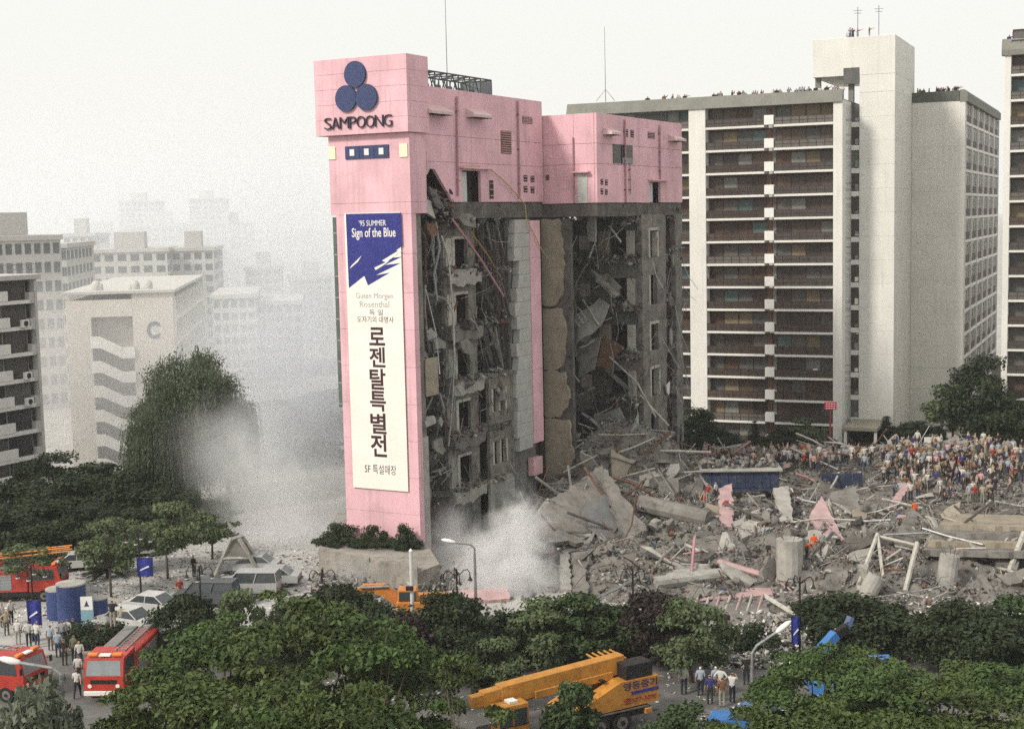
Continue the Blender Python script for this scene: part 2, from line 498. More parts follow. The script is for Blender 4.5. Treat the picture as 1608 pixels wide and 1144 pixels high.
vent(786, 205, 803, 242, 0, 10); vent(820, 182, 836, 195, 0, 5)
for (x, y) in ((825,275),(836,276),(825,292),(836,293)):
    vent(x-3, y, x+3, y+10, 0, 2)
vent(768, 283, 775, 312, 0, 3)
PIPE = mat('pink_pipe', (.40,.22,.24), .6, .2, 2)
def drain(px0, py0, px1, py1, y, r=.09):
    x0, z0 = sd(px0, py0, y); x1, z1 = sd(px1, py1, y)
    part(MB().tube([(x0,y-.14,z0),(x1,y-.14,z1)], r, 8), 'drainpipe', PIPE)
    for k in (.15,.5,.85): part(MB().box(x0-.13, x0+.13, y-.2, y-.002, z0+(z1-z0)*k, z0+(z1-z0)*k+.07), 'pipe_bracket', RUST)
drain(715, 152, 717, 308, 0); drain(811, 158, 814, 312, 0)
HOSE = mat('yellow_hose', (.42,.36,.14), .6, .15, 2)
hp = [sd(*p) for p in ((728,261),(745,261),(765,266),(785,282),(803,301),(814,314),(820,322))]
part(MB().tube([(x,-.28,z) for x,z in hp], .05, 6), 'hose', HOSE)
hp = [sd(*p) for p in ((820,322),(822,345),(830,360),(846,392),(862,416))]
part(MB().tube([(x,-.3,z) for x,z in hp], .045, 6), 'hose', HOSE)
# steel roof frame with grey sheet panels
x0, z0 = sd(663, 109, 1.2); x1, z1 = sd(771, 127, 1.2)
zt = (z0+z1)/2
fm = MB()
nb = 6
for k in range(nb+1):
    x = x0+(x1-x0)*k/nb
    for y in (1.2, 4.2):
        fm.tube([(x,y,36.8),(x,y,zt)], .07, 5)
    fm.tube([(x,1.2,zt),(x,4.2,zt)], .06, 5)
    if k < nb:
        xn = x0+(x1-x0)*(k+1)/nb
        for y in (1.2, 4.2):
            fm.tube([(x,y,zt),(xn,y,zt)], .07, 5); fm.tube([(x,y,36.8),((x+xn)/2,y,zt-.05)], .05, 5); fm.tube([((x+xn)/2,y,zt-.05),(xn,y,36.8)], .05, 5)
        fm.tube([(x,1.2,zt),(xn,4.2,zt)], .05, 5)
rf = part(fm, 'roof_frame', mat('dark_steel_frame', (.07,.075,.08), .6, .2, 2))
SHEET = mat('grey_blue_sheet', (.16,.18,.19), .6, .2, 1.5)
for k in range(nb):
    a, b = x0+(x1-x0)*k/nb, x0+(x1-x0)*(k+1)/nb
    part(MB().prism([(a+.1,36.8),(b-.1,36.8),((a+b)/2+.45,zt-.75),((a+b)/2-.45,zt-.75)], lambda u,v: (u,2.6,v), lambda u,v: (u,2.66,v)), 'sheet', SHEET, rf)
part(MB().box(x1, x1+.08, 1.2, 4.2, 36.8, zt), 'sheet', SHEET, rf)
part(MB().box(x1-1.9, x1, 1.1, 1.16, 36.8, zt-.25), 'sheet', SHEET, rf)
x, z = sd(702, 113, 3)
am = link('roof_antenna', MB().tube([(0,0,0),(0,0,9.8)], .05, 6, r1=.025).mesh('roof_antenna', GREYM), None, tuple(pw(x,3,36.8)), label='thin whip antenna standing on the roof of the pink building', cat='antenna')

# second, lower upper-storey block, jutting out to the right
X2, Y2, X2E = 23.56, -5.25, 44.5
ZT2, ZB2 = 36.08, 28.12
cols = [X2, 28.4, 33.2, 38.6, X2E]; rows = [ZB2, 31.6, 33.4, ZT2]
for i in range(4):
    for j in range(3):
        a, b, c, d = cols[i], cols[i+1], rows[j], rows[j+1]
        if i == 2 and j == 0 or i == 3 and j == 0:
            xa, xb = (sd(1020,300,Y2)[0], sd(1040,300,Y2)[0]); zt2 = sd(1030, 286, Y2)[1]
            if a < xa < b:
                wallpanel(0,0,0,0, Y2, [(a+.012,c),(xa,c),(xa,zt2),(min(xb,b-.02),zt2),(min(xb,b-.02),c),(b-.012,c),(b-.012,d-.012),(a+.012,d-.012)])
                dd = part(MB().box(xa, min(xb,b), Y2+.8, Y2+.9, c, zt2), 'doorway_shade', DARK)  # dark sheet standing in for shade within the door opening
                part(MB().box(xa+.05, xa+1.5, Y2+.3, Y2+.36, c+.03, zt2-.06), 'door_leaf', mat('pale_green_door', (.5,.53,.5)), dd)
                part(MB().bbox(xa-.3, xb+1.0, Y2-.5, Y2-.004, zt2+.1, zt2+.25, .02), 'door_canopy', PINKW)
                continue
        wallpanel(a, b, c, d, Y2)
ycols = [Y2+.26, -3.0, 3.0]
for i in range(2):
    for j in range(3):
        part(MB().bbox(X2, X2+.25, ycols[i]+.008, ycols[i+1]-.008, rows[j]+.012, rows[j+1]-.012, .012), 'panel', PINK)
part(MB().box(X2E-.25, X2E, Y2+.26, 3, ZB2, ZT2-.02), 'end_wall', PINK)
part(MB().box(X2+.26, X2E-.26, 2.75, 3, ZB2, ZT2-.02), 'back_wall', PINKW)
part(MB().box(X2+.26, X2E-.26, Y2+.26, 2.74, 35.4, 35.6), 'roof', CONC)
part(MB().box(X2+.26, X2E-.26, Y2+.26, 2.74, 27.85, 28.1), 'roof_floor', CONCD)
part(MB().bbox(X2+.1, X2+.8, Y2+.1, 3, 26.9, 28.1, .05), 'edge_beam', CONCD)
part(MB().bbox(X2+.82, X2E-.1, Y2+.1, Y2+.8, 26.85, 28.08, .05), 'edge_beam', CONCD)
hood_px(946, 200, 962, 213, Y2); hood_px(1049, 211, 1064, 223, Y2)
xa, zt3 = sd(962,226,Y2); xb, zb3 = sd(993,258,Y2)
w = part(MB().box(xa, xb, Y2-.05, Y2-.003, zb3, zt3), 'window', GLASSD)
part(MB().box(xa+(xb-xa)*.45, xb-.05, Y2-.09, Y2-.052, zb3+.05, zb3+(zt3-zb3)*.32), 'pane', GREYM, w)
part(MB().box(xa+(xb-xa)*.40, xa+(xb-xa)*.44, Y2-.09, Y2-.052, zb3, zt3), 'mullion', DARK, w)
vent(981, 203, 986, 215, Y2, 3); vent(990, 204, 995, 216, Y2, 3); vent(1017, 207, 1028, 218, Y2, 4)
for (x, y) in ((945,281),(952,282),(945,296),(952,297)): vent(x-2, y, x+2, y+9, Y2, 2)
drain(979, 188, 981, 318, Y2); drain(1034, 197, 1035, 282, Y2); drain(987, 260, 988, 305, Y2, .05)
y0, z0 = fr(908, 318, X2); y1, z1 = fr(922, 273, X2)
part(MB().box(X2-.06, X2-.003, min(y0,y1), max(y0,y1), ZB2+.02, z1), 'door', mat('pale_green_door', (.5,.53,.5)))
part(MB().bbox(X2-.5, X2-.004, min(y0,y1)-.3, max(y0,y1)+.5, z1+.1, z1+.26, .02), 'door_canopy', PINKW)
ydp = fr(901, 250, X2)[0]
part(MB().tube([(X2-.12,ydp,34.0),(X2-.12,ydp,28.2)], .07, 6), 'drainpipe', PIPE)
part(MB().box(X2-.05, X2-.003, -.5, -.15, 30.3, 30.75), 'vent', RUST)

CONCI = mat('interior_concrete', (.215,.198,.176), .95, .4, .8, .6, 6, stain=.75, stain_col=(.032,.025,.02))
# torn-open interior beside the tower: floors, core walls with doorways
FZ = [22.8, 18.2, 13.7, 9.2, 4.6]
rr = random.Random(21)
for k, z in enumerate(FZ):
    fe = []
    x = 1.95
    while x < 17.1:
        base = 3.0 if x < 6.6 else (0.75 if x < 12.6 else (1.7 if k < 2 else .45))
        fe.append((x, base + rr.uniform(-.35, .35))); x += rr.uniform(.3, .8)
    fe.append((17.1, .5))
    part(MB().prism(fe + [(17.1, 7.7), (1.95, 7.7)], lambda u, v: (u, v, z-.42), lambda u, v: (u, v, z)), 'floor_slab', CONCI if k else CONCL)
    # broken spandrel over the doorways
    part(MB().prism(rag([(6.9,z-.2),(12.4,z-.25),(12.2,z-1.15),(10.4,z-1.3),(8.6,z-1.35),(7.1,z-1.1)], .18, .5, 40+k), lambda u,v: (u,.45,v), lambda u,v: (u,1.1,v)), 'spandrel', CONC if k % 2 else CONCL)
zt_ = [27.0] + FZ[:-1]
for k, z in enumerate(FZ + [0.0]):
    top = ([27.0] + FZ)[k] - .42
    for a, b, zz0, zz1 in ((7.0, 8.55, z, top), (10.95, 12.3, z, top), (8.55, 10.95, z+2.75, top)):
        part(MB().box(a, b, 1.1, 1.4, zz0+.003, zz1-.003), 'core_wall', CONCI)
    if k < 5:
        part(MB().bbox(8.35, 8.75, .98, 1.5, z+.01, z+2.75, .02).bbox(8.76, 10.8, .98, 1.5, z+2.5, z+2.75, .02), 'door_frame', CREAM)
    if rr.random() < .8: part(MB().box(7.4, 8.34, 1.06, 1.096, z+.05, z+2.6), 'wall_panel', CREAM if k in (0,1,3) else CONCL)
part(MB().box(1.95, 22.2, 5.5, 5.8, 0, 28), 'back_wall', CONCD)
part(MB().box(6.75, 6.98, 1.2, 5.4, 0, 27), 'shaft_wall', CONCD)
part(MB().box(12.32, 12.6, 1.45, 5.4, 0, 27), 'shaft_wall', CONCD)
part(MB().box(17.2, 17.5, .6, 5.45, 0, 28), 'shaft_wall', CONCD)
# window wall in the two lower storeys, right of the doorways
for z0, z1 in ((9.25, 13.25), (4.65, 8.75)):
    for a, b, c, d in ((12.7,17.1,z0,z0+1.1), (12.7,17.1,z0+3.1,z1), (12.7,13.2,z0+1.1,z0+3.1), (15.9,17.1,z0+1.1,z0+3.1)):
        part(MB().box(a+.003, b-.003, .3, .6, c+.003, d-.003), 'window_wall', CONCI)
    for x in (13.25, 14.5, 15.7): part(MB().bbox(x-.13, x+.13, .22, .62, z0+1.1, z0+3.1, .02), 'window_post', CREAM)
part(MB().prism(rag([(12.7,.5),(17.1,.5),(17.1,4.6),(12.7,4.6)], .1, .7, 8), lambda u,v:(u,.35,v), lambda u,v:(u,.6,v)), 'window_wall', CONCL)
# tiled pier and pink strip
zb_ = 6.3
courses = 17
for k in range(courses):
    z0, z1 = zb_+(26.8-zb_)*k/courses, zb_+(26.8-zb_)*(k+1)/courses
    ja = 17.2 + (rr.uniform(-.1, .9) if 3 < k < 14 else rr.uniform(0, .3))
    part(MB().prism([(ja, z0+.012), (20.25, z0+.012), (20.25, z1-.012), (ja+rr.uniform(-.2,.3), z1-.012)], lambda u,v: (u,-.02,v), lambda u,v: (u,.6,v)), 'pier_course', TILE)
part(MB().box(17.55, 22.1, .71, 1.2, 0, 28), 'pier_core', CONC)
for k in range(6):
    z0, z1 = 6.6+(26.7-6.6)*k/6, 6.6+(26.7-6.6)*(k+1)/6
    part(MB().bbox(20.27, 22.2, -.12, .6, z0+.008, z1-.008, .01), 'panel', PINK)
part(MB().bbox(20.3, 22.1, .0, .6, 3.6, 5.2, .02), 'panel', PINKW)
# tan wall with a torn right edge, in four lifts
for i, (z0, z1, e) in enumerate(((18.9, 26.8, -1.6), (13.0, 18.6, -1.7), (8.6, 12.8, -1.9), (1.0, 8.4, -2.2))):
    pl = [(.45, z0), (.45, z1), (e+.25, z1), (e-.2, (z0*.4+z1*.6)), (e+.1, z0+.9), (e+.8, z0)]
    part(MB().prism(rag(pl, .22, .5, 60+i, keep=(0,)), lambda u,v: (X2,u,v), lambda u,v: (X2+.35,u,v)), 'torn_wall', CONCT)
part(MB().box(X2+.4, X2+.9, -2.3, 1.2, 0, 26.8), 'column', CONCD)
# recess under the second block
XR = 33.8
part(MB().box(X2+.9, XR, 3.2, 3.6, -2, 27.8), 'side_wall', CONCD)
part(MB().box(XR+4, XR+4.3, Y2+.5, 3.6, -2, 27.8), 'back_wall', DARK)  # shade of the deep recess painted onto this wall
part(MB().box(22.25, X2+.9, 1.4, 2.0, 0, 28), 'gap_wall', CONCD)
for k, z in enumerate(FZ + [.2]):
    top = ([27.0]+FZ)[k]-.4
    fe = [(y, XR-.4+rr.uniform(-.9, .2)) for y in np.linspace(-5.0, 3.1, 12)]
    part(MB().prism([(v, u) for u, v in fe] + [(XR+4, 3.15), (XR+4, -5.0)], lambda u, v: (u, v, z-.4), lambda u, v: (u, v, z)), 'floor_slab', CONCI)
    for a, b, c, d in ((-5.1,-3.65,z,top), (-1.7,.3,z,top), (-3.65,-1.7,z+2.7,top), (1.6,3.2,z,top), (.3,1.6,z+2.2,top), (.3,1.6,z,z+.9)):
        part(MB().box(XR, XR+.3, a+.003, b-.003, c+.003, d-.003), 'core_wall', CONCI if k%2 else CONCD)
    part(MB().bbox(XR-.12, XR+.4, -4.45, -3.6, z+.01, z+2.7, .02), 'door_frame', CREAM if k < 4 else CONCI)
    if k < 3: part(MB().bbox(XR-.1, XR+.4, -1.72, -.6, z+.01, z+2.7, .02), 'wall_panel', CONCT)
# narrow standing bay at the right end
for k, z in enumerate(FZ + [-2.6]):
    top = ([27.0]+FZ)[k]
    h = top - z
    for i_, (a, b, c, d) in enumerate(((XR,35.6,z,top), (37.7,39.9,z,top), (35.6,37.7,z+2.9,top))):
        part(MB().prism(rag([(a,c),(b,c),(b,d),(a,d)], .14, .45, 700+k*5+i_, keep=(0,2)), lambda u,v:(u,Y2+.05+.002*i_,v), lambda u,v:(u,Y2+.5,v)), 'bay_wall', CONC if (k+i_) % 3 else CONCI)
    if k in (0, 1, 2, 3):
        tl = (.0, .05, -.03, .07)[k]
        fm_ = MB().bbox(35.4, 35.7, Y2-.04, Y2+.6, z+.01, z+2.9, .02)
        if k != 1: fm_.bbox(35.76, 37.9, Y2-.04, Y2+.6, z+2.62+tl, z+2.9+tl, .02)
        if k in (0, 3): fm_.bbox(37.55+tl, 37.9+tl, Y2-.04, Y2+.6, z+.01, z+2.5, .02)
        part(fm_, 'window_frame', CREAM)
    part(MB().box(35, 38.5, Y2+1.2, Y2+1.3, z, top), 'room_shade', DARK)  # near-black sheet standing in for shade behind the window openings
    part(MB().prism(rag([(42.6,z),(44.3,z),(44.4,top),(42.5,top)], .16, .5, 90+k, keep=(0,2)), lambda u,v:(u,Y2+.05,v), lambda u,v:(u,Y2+.6,v)), 'bay_column', CONC)
    part(MB().prism(rag([(39.9,z-.5),(42.6,z-.4),(42.5,z+.1),(39.9,z+.1)], .12, .4, 70+k), lambda u,v:(u,Y2+.2,v), lambda u,v:(u,Y2+3,v)), 'floor_slab', CONC)
part(MB().box(39.9, 44.4, Y2+2.6, Y2+2.8, -2.6, 27), 'shaft_wall', DARK)  # shade at the back of the shaft put into the wall colour
part(MB().box(44.42, 44.5, Y2+.6, 2.7, -2.6, 28), 'end_wall', PINKW)

# hanging pipes, ducts, cables and torn sheets in the torn-open side (parts of the building)
rp = random.Random(5)
for k in range(17):
    x = rp.uniform(2.0, 6.6); y = rp.uniform(.3, 2.6); z1 = rp.choice([26.8, 22, 17.5, 13, 9]) + rp.uniform(-.6, .2); L = rp.uniform(3.5, 8)
    pts = [(x, y, z1)]
    for s_ in range(3): pts.append((x+rp.uniform(-.35,.35)*(s_+1)*.5, y+rp.uniform(-.3,.3), z1-L*(s_+1)/3))
    pts = [(a, b, max(c, 2.2)) for a, b, c in pts]
    part(MB().tube(pts, rp.choice([.06,.08,.11,.16]), 7), 'pipe', rp.choice([STEEL, CONCL, RUST, GREYM, CREAM]))
for k in range(22):
    x = rp.uniform(1.9, 6.8); z = rp.uniform(3, 27); y = rp.uniform(-.2, 1.8)
    a = rp.uniform(-1.1, 1.1)
    L = rp.uniform(.8, 2.6)
    part(MB().tube([(x-L/2*math.cos(a), y, z-L/2*math.sin(a)), (x+L/2*math.cos(a), y+rp.uniform(-.4,.4), z+L/2*math.sin(a))], rp.uniform(.04,.1), 6), 'pipe', rp.choice([STEEL, RUST, GREYM, CREAM]))
for k in range(9):   # folded ductwork
    x = rp.uniform(2.2, 6.0); z = rp.uniform(6, 26.5); s_ = rp.uniform(.5, 1.1)
    part(MB().obox((0,0,0), (s_, .5, s_*rp.uniform(.6,1.6)), (rp.uniform(-.4,.4), rp.uniform(-.7,.7), rp.uniform(-.5,.5)), jit=.3, rnd=rp), 'duct', rp.choice([STEEL, CONC, CONCL, CONCD]), loc=(x, rp.uniform(.4, 2.2), z))
# big pale board and torn plates
x, z = sd(672, 590)
part(MB().bbox(x-.55, x+1.35, -.15, -.05, z-1.6, z+1.4, .02), 'board', CONCT)
for (px, py, w_, h_, m_) in ((690,540,1.6,.9,CONC),(675,660,1.4,.8,CONCL),(690,700,1.6,1.2,CONC),(668,745,1.2,1.0,CONCD),(735,345,2.2,1.4,CONC),(735,545,2.4,1.2,CONC),(680,360,1.4,1.2,RUST),(672,325,1.5,1.6,CONCL),(790,620,1.6,.9,CONC),(685,310,1.3,1.8,CONCD)):
    x, z = sd(px, py)
    part(MB().prism(shard(w_*1.1, h_*1.1, int(px)+int(py)), lambda u,v:(u, -.12+v*.25, v), lambda u,v:(u,.12+v*.25,v)), 'torn_plate', m_, loc=(x, .1, z))
# fallen long members
PINKST = mat('pink_painted_steel', (.42,.22,.24), .7, .2, 2)
for p0, p1, r, m_, ya_, yb_ in (((712,342),(786,465),.1,PINKST,.2,-.3), ((745,363),(792,440),.08,mat('ochre_pipe',(.30,.18,.07),.7,.2,2),.4,.2), ((693,370),(704,420),.08,CREAM,.0,-.1),((704,420),(712,560),.09,CREAM,-.1,-.1),((712,560),(706,700),.08,STEEL,-.1,.1),((735,500),(752,520),.09,CONCL,-.2,0)):
    x0, z0 = sd(*p0); x1, z1 = sd(*p1)
    part(MB().tube([(x0,ya_,z0),((x0+x1)/2,(ya_+yb_)/2-.1,(z0+z1)/2+.1),(x1,yb_,z1)], r, 6), 'fallen_bar', m_)
# tangled rebar and cable curtain
hw = MB()
for k in range(95):
    x = rp.uniform(12.2, 16.8); z1 = rp.choice([26.9, 26.5, 22.5, 17.9, 13.4]) + rp.uniform(-.5,.1); L = rp.uniform(2, 7.5)
    sw = rp.uniform(-.6, 1.8) if x < 14.5 else rp.uniform(-1.4, .6)
    y = rp.uniform(.1, 1.6)
    pts = [(x+sw*t*t+rp.uniform(-.1,.1), y+rp.uniform(-.15,.15)-t*.3, max(z1-L*t, 3)) for t in (0,.25,.5,.75,1)]
    hw.tube(pts, rp.choice([.018,.025,.04]), 4)
for k in range(60):
    x = rp.uniform(2, 6.8); z1 = rp.uniform(7, 27); L = rp.uniform(1.5, 5)
    hw.tube([(x+rp.uniform(-.4,.4), rp.uniform(-.1,1.5), max(z1-L*t,2)) for t in (0,.33,.66,1)], .02, 4)
for k in range(50):
    y = rp.uniform(-5, 2.5); z1 = rp.choice([26.8, 22.3, 17.8, 13.2]); L = rp.uniform(1, 5)
    x = rp.uniform(XR-3.5, XR-.3) if z1 > 26 else XR - rp.uniform(.2, 1.2)
    hw.tube([(x+rp.uniform(-.2,.2), y+rp.uniform(-.4,.4)*t, z1-L*t) for t in (0,.33,.66,1)], .022, 4)
part(hw, 'hanging_wires', WIRE, kind='stuff')
# hanging rag-like sheets of lath (dark curtains of mesh) between floors
for k in range(14):
    x = rp.uniform(12.3, 16); z1 = rp.choice([26.6, 22.2, 17.6]); L = rp.uniform(2.5, 4.2); w_ = rp.uniform(.3, .9); sw = rp.uniform(-.3, 1.2)
    part(MB().prism(rag([(0,0),(w_,0),(w_+sw,-L),(sw+.2,-L*.9)], .12, .4, 300+k), lambda u,v:(u,v*.12,v), lambda u,v:(u,.04+v*.12,v)), 'torn_lath', rp.choice([CONCD, WIRE, RUST, CONC]), loc=(x, rp.uniform(.3,1.6), z1))
# dark riser and pale fallen slabs in the recess
y, z = fr(886, 400, 27)
part(MB().tube([(27,y,0),(27,y,26.8)], .28, 10), 'riser', DARK)
part(MB().tube([(27.3,y-.7,3),(27.2,y-.6,26.8)], .12, 8), 'riser', WIRE)
def recess_plate(pxs, x, m_, seed, tilt=.3, th=.3, name='fallen_slab'):
    q = [fr(a, b, x) for a, b in pxs]
    cy_ = sum(p[0] for p in q)/len(q); cz = sum(p[1] for p in q)/len(q)
    return part(MB().prism(rag([(a-cy_, b-cz) for a, b in q], .3, .9, seed), lambda u,v:(tilt*v,u,v), lambda u,v:(tilt*v+th,u,v)), name, m_, loc=(x, cy_, cz))
fs = recess_plate([(898,500),(935,468),(952,480),(945,510),(912,538)], 30.5, CONCL, 401, .5)
for k in range(4):
    a = fr(901+k*5, 505-k*6, 30.1); part(MB().tube([(-.7,a[0]-fs.location[1]-.5,a[1]-fs.location[2]-.9),(-.7,a[0]-fs.location[1]+.45,a[1]-fs.location[2]+.35)], .05, 5), 'lattice_bar', CREAM, fs)
recess_plate([(905,545),(938,530),(934,580),(912,592)], 30.8, CONC, 402, .3)
recess_plate([(940,530),(975,545),(962,580),(935,575)], 31.5, RUST, 403, .4)
recess_plate([(928,440),(950,430),(975,452),(955,470),(930,462)], 32, CONC, 404, .2)
recess_plate([(930,650),(965,640),(990,668),(960,695),(925,690)], 30.5, CONC, 405, .5)
recess_plate([(955,690),(990,680),(1008,712),(975,725)], 29.5, CONCL, 406, .5)
recess_plate([(885,700),(920,690),(930,720),(895,735)], 28.5, CONCD, 407, .4)
recess_plate([(923,340),(934,338),(935,380),(924,378)], 29, CONCL, 408, .05, .3)
recess_plate([(890,450),(903,440),(905,560),(893,565)], 29, CONCD, 409, .05, .3)
for p0, p1 in (((935,378),(925,405)), ((957,560),(1000,600)), ((1000,600),(1030,655)), ((915,470),(940,510)), ((957,355),(975,380)), ((880,560),(910,600)), ((1005,620),(1050,668))):
    a = fr(*p0, 30.5); b = fr(*p1, 30.0)
    part(MB().tube([(30.5,)+a, (30.0,)+b], .09, 6), 'fallen_bar', rp.choice([CREAM, STEEL, CONCL]))
# floors hanging at an angle
for k, (x, y, z, sx, sy, rx, ry) in enumerate(((31.5,-2.5,20.4,3.2,4.5,.5,.55),(31.0,1.0,16.0,3.0,3.4,-.6,.5),(31.8,-3.2,11.4,3.4,3.6,.45,.6),(30.2,.5,9.0,3.6,4.2,-.35,.7),(29.0,-2.0,7.0,3.8,4.0,.3,.8),(14.8,1.6,20.2,3.6,2.4,-.5,.35),(14.6,1.5,15.8,3.4,2.2,-.6,-.3),(4.2,1.8,20.5,3.6,2.0,-.7,.3),(4.4,1.6,12.0,3.4,2.0,-.6,-.4),(4.0,1.7,7.6,3.2,1.8,-.8,.2),(9.8,.6,13.0,3.0,1.4,-.7,.15),(41.5,Y2+1.0,16.0,2.2,1.6,-.8,.3),(41.2,Y2+1.0,8.0,2.4,1.8,-.7,-.4))):
    part(MB().prism(rag(shard(sx, sy, 800+k, 9), .15, .6, 820+k), lambda u,v:(u,v,-.13), lambda u,v:(u,v,.13)), 'hanging_slab', (CONCI, CONC, CONCD)[k % 3], loc=(x,y,z), rot=(rx,ry,k*.7 % 1.2-.6))
# torn flaps on the right-hand bay
for k, (px, py, w_, h_, m_) in enumerate(((1052,530,1.0,2.2,CONCL),(1050,470,.9,1.6,CONC),(1047,610,1.6,1.2,WHITEP),(1060,720,2.0,2.2,CONCD),(1055,410,1.0,1.4,CONC),(1070,690,.7,3.0,STEEL))):
    x, z = sd(px, py, Y2)
    part(MB().prism(shard(w_*1.15, h_*1.15, 500+k), lambda u,v:(u,-.1+.2*u,v), lambda u,v:(u,.05+.2*u,v)), 'torn_plate', m_, loc=(x, Y2-.1, z))

# ------------------------------------------------------------------ advertising banner hung on the tower
BN = thing('banner', 'tall white and blue advertising banner with vertical lettering hung on the pink tower', 'banner', tuple(pw(-.1, 3.15, 5.85)), math.pi/2 - PANG)
BX = -0.045
by0, by1, bzA, bzB = 0.6, 5.76, 5.85, 27.6
oy, oz = 3.15, 5.85
CLOTH = mat('white_banner_cloth', (.80,.77,.70), .8, .05, .5, streak=.08, stain_col=(.6,.57,.5))
BLUEB = mat('banner_blue_print', (.030,.035,.20), .8, .08, 1)
INKD = mat('banner_dark_ink', (.05,.02,.025), .8, .1, 1)
INKG = mat('banner_grey_ink', (.34,.33,.31), .8, .1, 1)
nb_ = 24
m = MB()
for k in range(nb_):    # sheet with slight billow
    z0, z1 = bzA-oz+(bzB-bzA)*k/nb_, bzA-oz+(bzB-bzA)*(k+1)/nb_
    m.box(BX, BX+.03, by0-oy, by1-oy, z0, z1)
m.build('sheet', CLOTH, BN)
def bpx(px, py):
    y, z = fr(px, py, -.15); return (y-oy, z-oz)
bl = [bpx(543,336), bpx(629.5,334), bpx(631.5,386), bpx(622,393), bpx(630,394), bpx(612,405), bpx(631,403), bpx(604,416), bpx(629,413), bpx(590,432), bpx(612,428), bpx(578,448), bpx(572,433), bpx(548,452), bpx(546.5,420)]
MB().prism(bl, lambda u,v: (BX-.012,u,v), lambda u,v: (BX-.002,u,v)).build('blue_print', BLUEB, BN)
for q in ([bpx(549,422), bpx(552,417), bpx(568,401), bpx(562,411)], [bpx(600,409), bpx(628,392), bpx(631,394), bpx(606,412)], [bpx(588,420),bpx(612,409),bpx(603,416),bpx(590,424)]):
    MB().prism(q, lambda u,v: (BX-.02,u,v), lambda u,v: (BX-.013,u,v)).build('brush_stroke', CLOTH, BN)
def btext(s, px0, py0, px1, py1, m_, off=0.0, d=.006, lift=.002):
    a = bpx(px0, py1); b = bpx(px1, py0)
    lettering(s, 'lettering', m_, BN, (BX-lift, a[0], a[1]), (0,-1,0), UP, a[0]-b[0], b[1]-a[1], d, off)
btext("'95 SUMMER", 564, 345, 606, 355, CLOTH, 0, .006, .014)
btext("Sign of the Blue", 553, 357, 621, 377, CLOTH, .01, .006, .014)
btext("Guten Morgen", 559, 460, 617, 471, INKG); btext("Rosenthal", 565, 473, 611, 482, INKG)
btext("독 일", 580, 486, 601, 495, INKD); btext("도자기의 대명사", 561, 497, 618, 506, INKD)
for ch, y0, y1 in zip("로젠탈특별전", (514,545,579,614,649,682), (542,576,611,645,680,716)):
    xo = (y0-514)*.016
    btext(ch, 580+xo, y0, 604+xo, y1, INKD, .022, .006)
btext("5F 특설매장", 573, 731, 622, 742, INKD)
# ------------------------------------------------------------------ apartment blocks behind
def mpal(tag_, items):
    return [mat(tag_+'_%d' % i, c, r, .15, 1.2, spec=.4) for i, (c, r) in enumerate(items)]
PANES = mpal('balcony_pane', [((.05,.038,.032),.3), ((.065,.047,.038),.35), ((.088,.06,.045),.4), ((.062,.054,.048),.3), ((.11,.10,.09),.5), ((.20,.20,.185),.6), ((.085,.13,.125),.5), ((.20,.155,.10),.7), ((.075,.038,.024),.5), ((.09,.09,.085),.5)])
PW = [6,4,4,4,4,3.4,2.0,1.8,2.2,4]
BROWN = mat('brown_window_frame', (.06,.035,.027), .6, .2, 2)
RAILM = mat('brown_balcony_rail', (.055,.038,.032), .6, .2, 2)
ROOFG = mat('grey_roof_parapet', (.20,.20,.175), .85, .12, .6, streak=.2)
rb = random.Random(33)
AANG = R_(66.0)
AX = Vector((-math.sin(AANG), math.cos(AANG), 0)); AY = Vector((-math.cos(AANG), -math.sin(AANG), 0))   # along the front to the left, out of the front
_q = at_z(1308, 703, 0.0); AQ = Vector((_q.x, _q.y, 0))
def al(px, py, y=0.0, q=None):
    q = q or AQ
    p = on_plane(px, py, q + AY*y, AY) - q; return p.dot(AX), p.z
def aside(px, py, x, q=None):
    q = q or AQ
    p = on_plane(px, py, q + AX*x, AX) - q; return p.dot(AY), p.z
AROT = math.atan2(AX.y, AX.x)
AP = thing('apartment_block', 'long white apartment block with brown balconies and a tall stair tower', 'building', AQ, AROT)
def ap(m, name, ma, parent=None, **kw): return m.build(name, ma, parent or AP, **kw)
ST_H, NST = 2.62, 14
